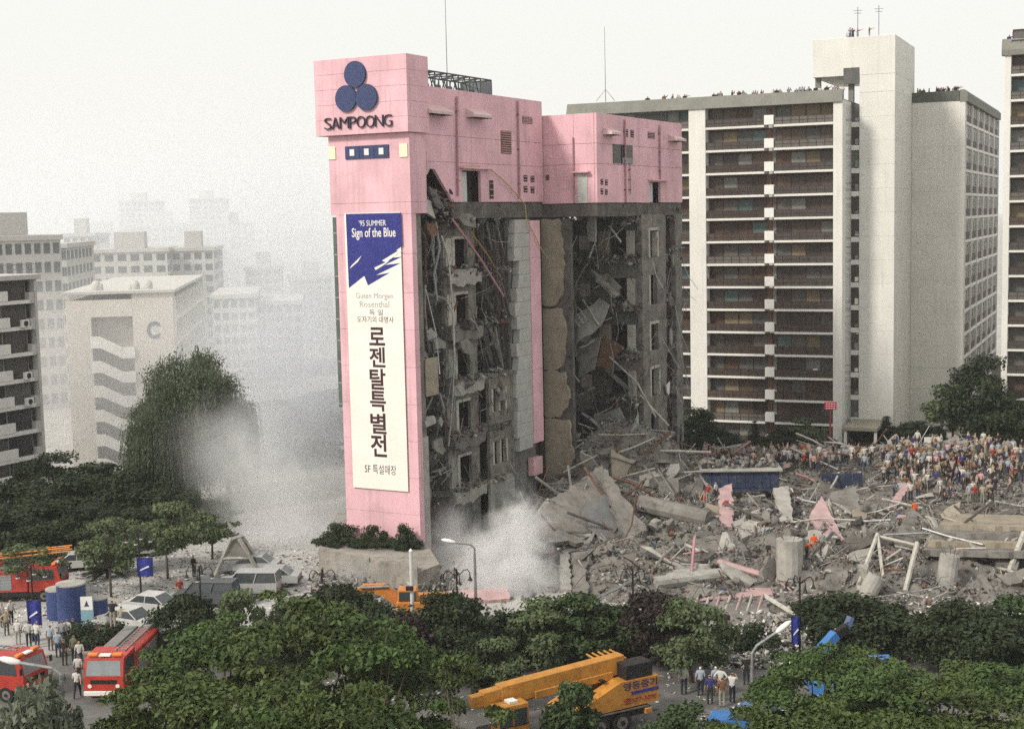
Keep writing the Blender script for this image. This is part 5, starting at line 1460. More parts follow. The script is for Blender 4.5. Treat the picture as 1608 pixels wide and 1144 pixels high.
# conifer: whorled drooping branches
V = []
for k in range(17):
    z = .9+k*.46; R0 = 2.1*(1-k/18.5)
    for j in range(9):
        a = rnd.uniform(0,6.283); L = R0*rnd.uniform(.7,1.1); n_ = int(40*L)+6
        t_ = rg.random(n_)
        P = np.stack([math.cos(a)*L*t_+rg.normal(0,.10,n_), math.sin(a)*L*t_+rg.normal(0,.10,n_), z-.25*L*t_**1.5+rg.normal(0,.06,n_)], 1)
        tt = np.stack([np.full(n_,math.cos(a))+rg.normal(0,.5,n_), np.full(n_,math.sin(a))+rg.normal(0,.5,n_), rg.normal(-.1,.3,n_)], 1); tt /= np.linalg.norm(tt,axis=1)[:,None]
        bb = np.cross(tt, rg.normal(size=(n_,3))); bb /= np.linalg.norm(bb,axis=1)[:,None]
        s = .17*rg.uniform(.7,1.3,n_)[:,None]
        V.append(np.stack([P-tt*s, P-bb*s*.35, P+tt*s, P+bb*s*.35], 1).reshape(-1,3))
TREES['conifer'] = (quads('crown', np.concatenate(V), LF_C), MB().tube([(0,0,-.2),(0,0,8.4)], .14, 7, r1=.02).mesh('trunk', BARK, True), 8.6)

def crown_at(px, py, D, key, name, label, s=1.0, group=None, dz=0.0, cat='tree'):
    """puts a tree so that the top of its crown meets the pixel at depth D; stands on the ground there"""
    p = at_d(px, py, D); h = TREES[key][2]
    g_ = gz(p.x, p.y)
    return plant(key, name, (p.x, p.y, g_), label, None, s, max((p.z-g_)/h, .35), group, cat)
# street trees in the foreground
FG = 'layered green street trees in the foreground'
for i, (px, py, D, key, s, lb) in enumerate([
    (350, 975, 63, 'zel4', 1.0, 'broad layered tree behind the front of the red fire engine'),
    (480, 945, 62, 'zel2', 1.15, 'tallest layered tree in the big foreground clump at lower left'),
    (575, 975, 60, 'zel4', .95, 'layered tree at the right of the big foreground clump'),
    (265, 1050, 55, 'zel3', .95, 'low layered tree at the bottom edge right of the fire engine'),
    (400, 1040, 52, 'zel1', .95, 'low dark layered tree at the bottom middle of the foreground clump'),
    (530, 1090, 49, 'zel2', .85, 'layered tree at the bottom edge left of the yellow crane cab'),
    (725, 1030, 58, 'thin', .8, 'thin layered tree standing before the yellow crane boom'),
    (1290, 1020, 63, 'zel4', .85, 'layered tree just right of the white street lamp'),
    (1400, 1050, 60, 'zel4', .95, 'layered tree second from the right in the right foreground clump'),
    (1530, 1085, 56, 'zel1', .95, 'layered tree at the lower right corner'),
    (1245, 1095, 54, 'zel3', .9, 'low layered tree at the bottom edge left of the right clump'),
    (390, 1125, 46, 'zel4', .85, 'nearest layered tree at the bottom edge of the left clump'), (480, 1110, 46, 'zel3', 1.0, 'nearest dark layered tree in the middle of the left clump'),
    (252, 1012, 64, 'zel3', .75, 'small layered tree against the side of the facing fire engine'), (1190, 1125, 52, 'zel3', .8, 'small layered tree below the blue car'), (1350, 1010, 66, 'zel3', .9, 'layered tree behind the right clump under the blue lift arm'), (1470, 1035, 63, 'zel3', 1.0, 'layered tree in the middle back of the right clump'), (1590, 1050, 60, 'zel4', .9, 'layered tree cut by the lower right edge'), (1340, 1125, 47, 'zel2', .85, 'nearest layered tree at the bottom of the right clump'),
    (1420, 1105, 51, 'zel3', .95, 'low layered tree at the bottom edge of the right clump')]):
    crown_at(px, py, D, key, 'street_tree', lb, s, FG)
crown_at(893, 1066, 68, 'broad', 'street_tree', 'broad-leaved small tree in front of the crane superstructure', .62, FG)
crown_at(1075, 1112, 66, 'mid1', 'street_tree', 'small green tree left of the onlookers at the bottom edge', .9, FG)
crown_at(70, 1088, 55, 'pale', 'street_tree', 'pale leafed tree in the lower left corner before the fire engine', 1.0, FG)
crown_at(25, 1100, 52, 'pale', 'street_tree', 'pale leafed tree cut by the left bottom corner', 1.0, FG)
# row of small trees and shrubs between road and plaza
MG = 'small trees along the far side of the road'
for px, py, D, key, s, lb in [
    (690, 935, 82, 'mid2', 1.05, 'dark round tree between the white pole and the tall lamp'),
    (640, 965, 80, 'mid3', .95, 'purplish tree left of the white pole'),
    (590, 950, 84, 'mid2', .95, 'dark tree in front of the orange digger arm'),
    (530, 925, 86, 'mid2', 1.1, 'dark tree below the four-headed lamp at the terrace'),
    (455, 940, 86, 'mid4', .95, 'dark tree left of the four-headed lamp at the terrace'),
    (370, 930, 84, 'mid4', .95, 'green tree in front of the dusty vans'),
    (295, 938, 86, 'mid2', .85, 'dark shrub tree beside the white car'),
    (800, 960, 84, 'bushy', 1.0, 'dark bush right of the tall grey lamp'),
    (850, 948, 83, 'mid4', 1.15, 'bright green tree left of the white cloth'),
    (905, 935, 84, 'mid1', 1.2, 'bright green tree in the middle, caught by a white cloth'),
    (965, 955, 84, 'mid2', 1.05, 'dark tree left of the dark lamp post'),
    (1035, 930, 83, 'mid3', 1.1, 'purple-leaved tree right of the dark lamp post'),
    (1085, 945, 80, 'mid4', 1.05, 'green tree above the onlookers'),
    (1335, 938, 84, 'mid2', 1.3, 'wide dark tree behind the blue crane boom'),
    (1395, 950, 84, 'bushy', 1.2, 'low dark bush right of the blue crane boom'),
    (1500, 945, 80, 'dark1', .75, 'tall dark tree before the rubble at the right'),
    (1555, 960, 79, 'mid2', 1.2, 'dark tree second from the right edge'),
    (1600, 938, 82, 'mid1', 1.25, 'dark tree cut by the right edge'),
    (740, 1000, 77, 'mid2', .8, 'low dark tree at the foot of the tall grey lamp'),
    (775, 1000, 76, 'light', .7, 'thin light green tree behind the crane boom')]:
    crown_at(px, py, D, key, 'small_tree', lb, s, MG)
for k in range(26):     # clipped hedge along the verge
    px = 150+k*42+rc.uniform(-8,8)
    if 1080 < px < 1160: continue
    p = at_z(px, 1022+rc.uniform(-10,8))
    plant('shrub', 'shrub', (p.x, p.y, 0), 'low dark shrub in the hedge along the far side of the road', None, 1.3, 1.1, 'hedge shrubs along the road', 'shrub')
# dark wood before the left-hand blocks
DG = 'dark trees before the left-hand blocks'
for i, (px, py, D, key, s, lb) in enumerate([
    (20, 758, 122, 'dark1', 1.2, 'dark tree at the left edge below the balconies'), (72, 713, 127, 'dark2', 1.05, 'dark pointed tree below the corner of the left block'),
    (110, 748, 121, 'dark1', 1.1, 'dark tree second in the wood from the left block corner'), (150, 728, 127, 'dark1', 1.1, 'dark tree under the zigzag stair'),
    (195, 738, 124, 'dark2', 1.0, 'dark tree left of the willow trunk'), (60, 788, 116, 'dark1', 1.1, 'dark tree over the red ladder truck'),
    (10, 803, 112, 'dark1', .95, 'dark tree over the rear of the red truck at the left edge'), (235, 768, 122, 'dark1', 1.1, 'dark tree right in front of the willow'), (285, 773, 123, 'dark1', 1.05, 'dark tree at the right foot of the willow'),
    (325, 793, 125, 'light', 1.3, 'grey-green small tree at the edge of the dust'), (140, 793, 117, 'dark1', 1.0, 'dark tree behind the little conifer'), (100, 818, 113, 'bushy', 1.3, 'dark bush behind the blue tanks')]):
    crown_at(px, py, D, key, 'dark_tree', lb, s, DG)
crown_at(300, 570, 133, 'willow', 'willow_tree', 'tall grey-green willow with hanging strands beside the dust cloud', .88)
crown_at(245, 640, 129, 'willow', 'willow_tree', 'smaller willow hanging lower, left of the tall one', .6)
crown_at(355, 630, 140, 'willow', 'willow_tree', 'faint willow half lost in the dust behind the tall one', .6)
crown_at(163, 800, 108, 'conifer', 'conifer_tree', 'young conifer standing before the dark wood', 1.0)
for px, py, D, key, s, lb in [(168, 812, 102, 'light', .95, 'thin plaza tree right of the blue tanks'), (258, 785, 107, 'light', 1.0, 'thin plaza tree beside the blue flag'), (215, 815, 110, 'light', .9, 'thin plaza tree behind the blue flag'), (330, 800, 113, 'light', .95, 'thin plaza tree nearest the dust'), (50, 850, 103, 'light', 1.1, 'bare thin tree over the red ladder truck')]:
    crown_at(px, py, D, key, 'plaza_tree', lb, s, 'young trees on the plaza')
# shrubs on the tower terrace
for px, py, D, s, key, lb in [(532, 820, 111, 1.2, 'shrub', 'grey dusty cloud-pruned shrub at the left foot of the pink tower'), (592, 826, 109.5, 1.0, 'shrub', 'round dark shrub in the middle foot of the pink tower'), (633, 822, 108.5, .75, 'shrub', 'slim topiary pine at the right foot of the pink tower')]:
    p = at_d(px, py, D); plant(key, 'shrub', (p.x, p.y, 1.7), lb, None, s, max((p.z-1.7)/1.5, .8), None, 'shrub')
for k in range(9):
    p = at_d(510+k*17, 845+k*2.5, 109.6-k*.25); plant('shrub', 'shrub', (p.x, p.y, 1.7), 'low dark shrub in the planting strip at the foot of the pink tower', None, .8, .5, 'low shrubs at the tower foot', 'shrub')
# trees before the right-hand apartments
AG = 'trees before the white apartment block'
for px, py, D, key, s, lb in [(1392, 652, 160, 'conifer', 1.0, 'dark conifer right of the apartment entrance'), (1440, 662, 158, 'dark1', .8, 'dark tree right of the entrance conifer'), (1535, 560, 154, 'dark2', 1.15, 'tall green tree rising between the two apartment blocks'), (1497, 600, 155, 'light', 1.4, 'looser green tree left of the tall one between the blocks'), (1575, 620, 152, 'dark1', 1.2, 'dark tree at the right edge above the crowd'),
    (1095, 640, 158, 'dark2', .8, 'tree in the corner between the pink ruin and the apartments'), (1125, 672, 157, 'dark1', .7, 'dark tree under the first balcony bay'), (1185, 660, 157, 'conifer', .8, 'slim conifer before the lowest balconies'), (1230, 672, 157, 'dark1', .7, 'dark round tree under the middle of the balconies'), (1270, 655, 157, 'light', .9, 'green tree under the second balcony bay'), (1300, 690, 156, 'bushy', 1.0, 'bush left of the apartment entrance'), (1475, 668, 155, 'conifer', .8, 'conifer behind the white notice board'), (1150, 692, 156, 'bushy', 1.1, 'bush at the foot of the first balcony bay'), (1210, 695, 155, 'bushy', 1.1, 'bush at the foot of the white ledges')]:
    crown_at(px, py, D, key, 'garden_tree', lb, s, AG)

for px, py, D, key, s, lb in [(400, 690, 172, 'dark2', 1.4, 'dark tree added behind the willow to deepen the dust'), (450, 690, 190, 'dark2', 1.6, 'dark tree added mid-way between willow and tower to deepen the dust'), (500, 700, 178, 'dark2', 1.4, 'dark tree added beside the pink tower to deepen the dust'), (425, 735, 160, 'dark1', 1.3, 'low dark tree added in front between willow and tower to deepen the dust'), (480, 745, 158, 'dark1', 1.3, 'low dark tree added close to the pink tower to deepen the dust'), (525, 690, 200, 'dark2', 1.5, 'tree added at the edge of the pink tower to deepen the dust')]:
    crown_at(px, py, D, key, 'dust_darkening_tree', lb, s, 'dark trees added to deepen the dust behind the tower')  # dark trees added behind the dust so it looks grey-blue and deeper
# ------------------------------------------------------------------ vehicles
YEL = mat('crane_yellow', (.50,.225,.04), .5, .2, 1.5, stain=.5, stain_col=(.2,.1,.03), spec=.4)
RED = mat('fire_engine_red', (.42,.035,.022), .45, .2, 1.5, stain=.35, stain_col=(.2,.03,.02), spec=.5)
ORG = mat('digger_orange', (.55,.21,.05), .5, .12, 1.5, stain=.25, stain_col=(.2,.1,.04))
BLU = mat('truck_blue', (.05,.17,.42), .45, .12, 1.5, stain=.15, stain_col=(.03,.08,.2))
TYRE = mat('black_tyre', (.022,.02,.019), .9, .2, 3)
RIM = mat('grey_rim', (.16,.15,.14), .6, .2, 2)
BLK = mat('black_paint', (.02,.018,.018), .5, .2, 2)
CARW = mat('white_car_paint', (.52,.52,.50), .45, .12, 1, stain=.35, stain_col=(.3,.29,.27), spec=.5)
CARG = mat('dusty_car_paint', (.34,.345,.34), .6, .12, 1)
CARD = mat('dark_car_paint', (.07,.075,.08), .5, .15, 1, spec=.5)
GLS = mat('car_glass', (.05,.06,.065), .15, .1, 1, spec=.6)
GLSL = mat('windscreen_glass', (.22,.24,.25), .2, .15, 2, spec=.6)
LAMPO = mat('amber_lamp', (.75,.22,.04), .4, .1, 1)
def wheel(parent, x, y, r=.52, w=.32, side=-1):
    o = MB().tube([(0,-w/2,0),(0,-w/2+.04,0),(0,w/2-.04,0),(0,w/2,0)], r, 18).build('wheel', TYRE, parent, loc=(x, y, r))
    MB().tube([(0,side*(w/2-.02),0),(0,side*(w/2+.012),0)], r*.6, 14).build('rim', RIM, o)
    MB().tube([(0,side*(w/2),0),(0,side*(w/2+.06),0)], r*.22, 10).build('hub', BLK, o)
    return o
def side_prism(poly, y0, y1, name, ma, parent, smooth=False):
    return MB().prism(poly, lambda u,v: (u,y0,v), lambda u,v: (u,y1,v)).build(name, ma, parent)
# mobile crane
A, B = at_z(956, 1147), at_z(990, 1139)
hd = (A-B); hd.z = 0; hang = math.atan2(hd.y, hd.x)
CRN = thing('mobile_crane', 'yellow mobile crane truck with lowered telescopic boom parked on the road', 'crane', tuple((A+B)/2+Vector((-1.1,0,0))), hang)
# local: x forwards, y to its left; the camera sees the right-hand... y>0 side
def seen_side():
    n = Vector((-math.sin(hang), math.cos(hang), 0)); return 1 if n.dot(EYE-A) > 0 else -1
SS = seen_side(); yo = 1.2
for x in (-.7, .7, 4.3):
    for s_ in (1, -1): wheel(CRN, x, s_*(yo-.15)-(.0 if s_ == SS else 0) , .56, .36, s_)
MB().bbox(-2.6, 6.8, -1.1, 1.1, .75, 1.15, .04).build('chassis', BLK, CRN)
MB().bbox(-2.4, 5.0, -1.25, 1.25, 1.15, 1.25, .02).build('deck', mat('grey_deck', (.14,.13,.12), .8, .2, 2), CRN)
for x in (-2.3, 2.6): 
    o = MB().bbox(x-.2, x+.2, -1.35, 1.35, .8, 1.1, .03).build('outrigger', YEL, CRN)
hs = [(-3.0,1.35),(-3.0,2.75),(-.6,2.75),(2.4,1.55),(2.4,1.3)]
HS = side_prism(hs, -1.2*SS, -.35*SS, 'house_side', YEL, CRN); 
HN = side_prism(hs, .35*SS, 1.25*SS, 'house_side', YEL, CRN)
for k in range(3): MB().box(1.6-k*.8, 1.85-k*.8, .55*SS-.15, .55*SS+.15, 1.98+k*.4, 2.05+k*.4).build('step', BLK, HN)
MB().bbox(-2.7, -1.0, min(.1*SS,1.15*SS), max(.1*SS,1.15*SS), 2.76, 3.55, .03).build('engine_box', BLK, CRN)
o = MB().box(-1.9, -.4, min(-.15*SS,-1.3*SS), max(-.15*SS,-1.3*SS), 3.3, 3.42).build('winch_frame', RUST, CRN)
for k in range(5): MB().tube([(-1.9+k*.37,-.15*SS,3.45),(-1.6+k*.37,-1.3*SS,3.7)], .05, 5).build('frame_bar', YEL, o)
MB().tube([(-1.3,-.9*SS,3.1),(-1.3,-.2*SS,3.1)], .32, 12).build('winch_drum', RUST, CRN)
# boom: three nested sections
bo = MB(); p0, p1 = Vector((-1.5,-.05*SS,3.35)), Vector((7.6,-.05*SS,2.9))
def boxbar(a, b, w, h, name, ma, parent):
    d = (b-a); L = d.length; M = d.to_track_quat('X','Z').to_matrix()
    m_ = MB().bbox(-L/2, L/2, -w/2, w/2, -h/2, h/2, .03)
    o_ = m_.build(name, ma, parent, loc=tuple((a+b)/2)); o_.rotation_euler = M.to_euler(); return o_
BM = boxbar(p0, p0.lerp(p1,.82), .7, 1.0, 'boom_section', YEL, CRN)
boxbar(p0.lerp(p1,.80), p0.lerp(p1,.93), .58, .8, 'boom_section', YEL, CRN)
boxbar(p0.lerp(p1,.92), p1, .46, .62, 'boom_section', YEL, CRN)
boxbar(p0+Vector((3.2,0,-.75)), p0+Vector((8.4,0,-.75)), .3, .34, 'jib', YEL, CRN)
boxbar(p0+Vector((.8,.42*SS,-.45)), p0+Vector((5.6,.45*SS,-.62)), .10, .42, 'boom_jib_side', YEL, CRN)
MB().tube([p0+Vector((2.0,0,-1.6)), p0+Vector((4.6,0,-.45))], .15, 8).build('lift_cylinder', STEEL, CRN)
# crane cab on the nose
def cab(parent, x0, x1, y0, y1, z0, z1, ma, glass, ss):
    c = MB().bbox(x0, x1, y0, y1, z0, z1, .05).build('cab', ma, parent)
    h = z1-z0; ym = y1+.004 if ss > 0 else y0-.004
    L = x1-x0
    for a, b in ((.08,.48),(.54,.94)):
        w_ = MB().box(x0+L*a, x0+L*b, min(ym, ym+.03*ss), max(ym, ym+.03*ss), z0+h*.45, z0+h*.88).build('side_window', glass, c)
        MB().box(x0+L*a-.03, x0+L*b+.03, min(ym, ym+.02*ss), max(ym, ym+.02*ss), z0+h*.42, z0+h*.449).build('window_sill', BLK, w_)
    MB().box(x1+.004, x1+.03, y0+.12, y1-.12, z0+h*.45, z0+h*.92).build('windscreen', glass, c)
    return c
cb_ = cab(CRN, 4.95, 6.75, min(.42*SS,1.25*SS), max(.42*SS,1.25*SS), .9, 2.8, YEL, GLS, SS)
MB().box(5.5, 6.0, min(.55*SS,1.1*SS), max(.55*SS,1.1*SS), 2.81, 2.93).build('roof_light', WHITEP, cb_)
lx = -2.75
hx = (-.62, -2.9) if SS < 0 else (-2.9, -.62)
yl = 1.255*SS
rt = (1,0,0) if SS < 0 else (-1,0,0)
def crane_text(s, xa, xb, z0, z1, ma):
    xs_ = (xa, xb) if SS < 0 else (xb, xa)
    lettering(s, 'lettering', ma, CRN, (xs_[0], yl, z0), rt, UP, abs(xb-xa), z1-z0, .012, .015)
PURP = mat('dark_blue_lettering', (.05,.03,.10), .6, .1, 1)
crane_text('영동중기', -2.9, -.75, 2.25, 2.68, PURP)
MB().box(-2.98, -1.25, min(yl, yl+.012*SS), max(yl, yl+.012*SS), 1.98, 2.16).build('stripe', mat('blue_stripe', (.05,.04,.22), .6, .1, 1), CRN)
crane_text('☎577-3000', -2.85, -.75, 1.5, 1.85, mat('red_lettering', (.30,.05,.05), .6, .1, 1))

def fire_engine(name, label, loc, rot, L=7.4, ladder=False):
    o = thing(name, label, 'fire engine', tuple(loc), rot, None, (.95, .95, .9))
    for x in (-L/2+1.5, L/2-1.3):
        for s_ in (1,-1): wheel(o, x, s_*1.05, .5, .32, s_)
    MB().bbox(-L/2, L/2, -1.15, 1.15, .55, .85, .03).build('chassis', BLK, o)
    MB().bbox(-L/2, L/2-2.5, -1.22, 1.22, .85, 2.6, .06).build('body', RED, o)
    for k in range(3):
        for s_ in (1,-1):
            sh = MB().box(-L/2+.3+k*1.45, -L/2+1.6+k*1.45, s_*1.235-.012, s_*1.235+.012, 1.05, 2.3).build('shutter', GREYM, o)
            for j in range(5): MB().box(-L/2+.3+k*1.45, -L/2+1.6+k*1.45, s_*1.255-.01, s_*1.255+.01, 1.15+j*.24, 1.2+j*.24).build('slat', STEEL, sh)
    x0, x1 = L/2-2.4, L/2
    pl = [(x0,.85),(x1,.85),(x1,1.75),(x1-.28,2.85),(x0,2.95)]
    c = side_prism(pl, -1.2, 1.2, 'cab', RED, o)
    # windscreen follows the raked front
    d = Vector((-.28,0,1.1)).normalized(); n_ = Vector((d.z,0,-d.x))
    q = [Vector((x1,-1.05,1.82))+n_*.01, Vector((x1,1.05,1.82))+n_*.01]
    a0 = Vector((x1-.02,0,1.82)); 
    MB().add([a0+Vector((0,-1.05,0))+n_*.015, a0+Vector((0,1.05,0))+n_*.015, a0+Vector((0,1.0,0))+d*.92+n_*.015, a0+Vector((0,-1.0,0))+d*.92+n_*.015], [(0,1,2,3)]).build('windscreen', GLSL, c)
    for s_ in (1,-1):
        MB().prism([(x0+.25,1.8),(x1-.45,1.8),(x1-.55,2.65),(x0+.25,2.7)], lambda u,v: (u,s_*1.2,v), lambda u,v: (u,s_*1.215,v)).build('side_window', GLS, c)
        MB().tube([(x1-.02,s_*.85,1.15),(x1+.03,s_*.85,1.15)], .13, 10).build('headlight', WHITEP, c)
        MB().tube([(x1-.1,s_*1.25,2.3),(x1+.1,s_*1.42,2.3)], .03, 5).build('mirror_arm', BLK, c)
        MB().box(x1+.02, x1+.08, s_*1.45-.1, s_*1.45+.1, 2.0, 2.4).build('mirror', BLK, c)
        MB().bbox(x1-.7, x1-.4, s_*.75-.3, s_*.75+.3, 2.93, 3.12, .04).build('beacon', LAMPO, c)
    MB().bbox(x1, x1+.14, -1.2, 1.2, .55, .85, .03).build('bumper', WHITEP, o)
    MB().box(x1+.004, x1+.03, -.8, .8, 1.3, 1.55).build('grille', BLK, c)
    MB().bbox(x1-.75, x1-.35, -.35, .35, 2.93, 3.05, .02).build('light_bar', WHITEP, c)
    e = MB().bbox(-L/2+.2, L/2-2.8, -.9, -.1, 2.61, 2.85, .03).build('hose_bed', mat('canvas_grey', (.2,.2,.19), .9, .15, 2), o)
    lad = MB().bbox(-L/2+.1, L/2-1.5, .25, .32, 2.9, 3.0, .01).bbox(-L/2+.1, L/2-1.5, .85, .92, 2.9, 3.0, .01)
    for k in range(14): lad.box(-L/2+.3+k*.4, -L/2+.36+k*.4, .32, .85, 2.92, 2.98)
    lad.build('roof_ladder', STEEL, o, kind='stuff')
    if ladder:
        for k, (zz, ll) in enumerate(((3.4, L), (3.7, L*.9))):
            b_ = MB()
            for s_ in (-.35,.35): b_.tube([(-L/2, s_, zz-.2),(L/2+.6, s_, zz+.5)], .07, 5)
            for j in range(16): b_.tube([(-L/2+L*j/16, -.35, zz-.2+.7*j/16),(-L/2+L*j/16, .35, zz-.2+.7*j/16)], .03, 4)
            b_.build('turntable_ladder', ORG, o, kind='stuff')
        MB().lathe([(.7,2.6),(.6,3.1)], 12, (-1,0,0)).build('turntable', RED, o)
    return o
p = at_z(168, 1106); fire_engine('fire_engine', 'red fire engine facing the camera among the onlookers', (p.x, p.y+3.7, 0), R_(-93))
p = at_z(88, 1094); fire_engine('fire_engine', 'red fire engine turned right with a big windscreen at the left edge', (p.x-4.4, p.y+1.0, 0), R_(-18))
p = at_z(40, 948); fire_engine('ladder_truck', 'orange-red ladder truck under the trees at the left edge', (p.x-1.5, p.y+1.5, 0), R_(3), 8.2, True)

def car(name, label, loc, rot, ma, van=False, cat='car', group=None):
    o = thing(name, label, cat, tuple(loc), rot, group)
    for x in (-1.3, 1.35):
        for s_ in (1,-1): wheel(o, x, s_*.72, .31, .2, s_)
    if van:
        low = [(-2.2,.35),(2.2,.35),(2.25,.95),(1.5,1.05),(-2.25,1.1)]; top = [(-2.22,1.1),(1.5,1.06),(.85,1.78),(-.6,1.85),(-2.1,1.8)]
    else:
        low = [(-2.2,.33),(2.2,.33),(2.22,.72),(1.1,.88),(-1.5,.92),(-2.22,.86)]; top = [(-1.65,.9),(1.15,.87),(.45,1.36),(-1.0,1.4)]
    b = MB()
    b.prism(low, lambda u,v: (u,-.84,v), lambda u,v: (u,.84,v)); b.build('body', ma, o)
    MB().prism(top, lambda u,v: (u,-.78+.18*(v-.88)/.5*.5,v), lambda u,v: (u,.78-.18*(v-.88)/.5*.5,v)).build('cabin', GLS, o)
    tp = top[2:] 
    xa, xb, zt = tp[-1][0], tp[0][0], max(q[1] for q in tp)
    MB().bbox(xa-.05, xb+.02, -.70, .70, zt-.06, zt+.02, .02).build('roof', ma, o)
    pil = MB()
    for s_ in (1,-1):
        for t in (.0,.45,.97):
            x0 = top[0][0]+(top[1][0]-top[0][0])*t; x1 = xa+(xb-xa)*t
            pil.tube([(x0, s_*.785, top[0][1]), (x1, s_*.70, zt-.03)], .04, 4)
        MB().box(2.18, 2.24, s_*.62-.16, s_*.62+.16, .55, .7).build('headlight', WHITEP, o)
        MB().box(-2.25, -2.19, s_*.62-.16, s_*.62+.16, .6, .76).build('tail_light', RED, o)
    pil.build('pillars', ma, o, kind='stuff')
    MB().bbox(2.2, 2.32, -.82, .82, .36, .52, .03).build('bumper', BLK, o)
    MB().bbox(-2.32, -2.2, -.82, .82, .36, .52, .03).build('bumper', BLK, o)
    return o
for px, py, r, ma, van, lb in [(206, 986, -25, CARW, False, 'white saloon car parked right of the blue tanks'), (245, 962, -20, CARW, False, 'pale saloon car behind the first white car'), (325, 950, 172, CARD, True, 'dark dusty van with raised rear beside the plaza trees'), (392, 934, 175, CARG, True, 'pale dust-covered van next to the dark dusty van'),
    (425, 918, 178, CARG, False, 'grey dust-covered saloon below the dust cloud'), (395, 898, 176, CARG, False, 'dust-covered saloon further back near the wooden trestle'), (213, 872, 10, CARG, False, 'grey car under the plaza trees'), (130, 893, 15, CARW, False, 'pale car behind the blue tanks'), (40, 872, 5, CARD, False, 'dark car in the shade of the left wood')]:
    car('parked_van' if van else 'parked_car', lb, at_z(px, py), R_(r), ma, van, 'van' if van else 'car', 'cars and vans left on the plaza')
car('parked_car', 'bright blue car or pickup by the onlookers at the bottom edge', at_z(1180, 1150), R_(160), BLU, False, 'car')
car('parked_car', 'pale blue car hidden under the right foreground trees', at_z(1345, 1108), R_(170), mat('pale_blue_paint', (.25,.42,.52), .4, .1, 1), False, 'car')
# red-and-white collapsed trestle on the plaza
q = at_z(375, 905); TR = thing('trestle', 'broken A-shaped timber trestle on the dusty plaza', 'trestle', tuple(q))
for a, b in (((-1.9,0,0),(-.5,.3,3.0)),((1.6,.4,0),(.1,.3,2.9)),((-2.1,1.4,0),(-.4,1.2,2.8)),((1.7,1.6,0),(.2,1.2,2.8)),((-1.2,.1,1.4),(.9,.4,1.4)),((-.5,.2,2.9),(.2,1.3,2.9))):
    MB().tube([a, b], .16, 4).build('timber', CONCL, TR)
slab3([(-1.2,.2,1.5),(.9,.3,1.5),(.5,.5,2.8),(-.5,.5,2.9)], .12, 'board', CONC, TR, .12, 4)
# digger: orange arm over the bushes
q = at_z(640, 985); EX = thing('excavator', 'orange excavator with bent arm reaching left above the bushes', 'excavator', tuple(q), 0)
def exl(px, py, dd=0): return at_d(px, py, q.y+dd) - q
b1, b2, b3, b4 = exl(650,962), exl(600,925), exl(572,917,.3), exl(556,938,.4)
BW = MB()
side = [exl(640,965), exl(652,952), exl(610,920), exl(590,916), exl(586,930), exl(602,934)]
MB().prism([(p_.x, p_.z) for p_ in side], lambda u,v: (u,-.28,v), lambda u,v: (u,.28,v)).build('boom', ORG, EX)
st_ = [exl(604,916), exl(604,926), exl(565,934), exl(554,938), exl(560,924), exl(572,917)]
MB().prism([(p_.x, p_.z) for p_ in st_], lambda u,v: (u,-.22,v), lambda u,v: (u,.22,v)).build('stick', ORG, EX)
MB().tube([exl(612,918)+Vector((0,-.35,0)), exl(566,920)+Vector((0,-.35,0))], .09, 8).build('ram', STEEL, EX)
MB().prism([(-.5,-.9),(.35,-.8),(.55,0),(-.2,.15),(-.6,-.3)], lambda u,v: (u+b4.x,-.5,v+b4.z-.3), lambda u,v: (u+b4.x,.5,v+b4.z-.3)).build('bucket', RUST, EX)
MB().bbox(-.6, 2.6, -1.2, 1.2, .95, 2.1, .1).build('house', ORG, EX)
c_ = MB().bbox(-.5, .8, -1.2, -.1, 2.1, 2.9, .08).build('cab', ORG, EX)
MB().box(-.4, .7, -1.235, -1.204, 2.2, 2.75).build('window', GLS, c_)
for s_ in (-1,1): MB().prism([(-1.4,.3),(-1.1,0),(2.6,0),(2.9,.3),(2.6,.8),(-1.1,.8)], lambda u,v: (u,s_*.9-.3,v), lambda u,v: (u,s_*.9+.3,v)).build('track', BLK, EX)
# blue telescopic lift behind the right trees
q = at_z(1262, 1100); BLT = thing('boom_lift', 'blue telescopic lift arm rising out of the right foreground trees', 'crane', tuple(q), 0)
def bll(px, py, dd): return at_d(px, py, q.y+dd) - q
boxbar(bll(1262,1050,.6), bll(1312,995,1.6), .5, .55, 'arm_section', BLU, BLT)
boxbar(bll(1262,1040,.7), bll(1316,988,1.7), .4, .16, 'arm_rail', CREAM, BLT)
boxbar(bll(1308,999,1.5), bll(1330,985,2.0), .45, .5, 'arm_head', BLK, BLT)
boxbar(bll(1328,988,2.0), bll(1336,968,2.1), .4, .3, 'jib', mat('steel_blue', (.10,.14,.25), .5, .1, 1), BLT)
for k in range(5): MB().tube([bll(1310+k*4,992-k*2,1.45), bll(1316+k*4,984-k*2,1.5)], .05, 5).build('hydraulic_hose', BLK, BLT)
MB().bbox(.3, 5.0, -1.1, 1.1, .6, 1.3, .05).build('truck_bed', BLU, BLT)
MB().lathe([(.6,1.3),(.5,2.0),(.35,2.3)], 12, (.9,0,0)).build('turret', BLU, BLT)
for x in (1.2, 4.2):
    for s_ in (1,-1): wheel(BLT, x, s_*.95, .45, .28, s_)
cab(BLT, 3.6, 5.0, -1.0, 1.0, .95, 2.25, BLU, GLS, -1)

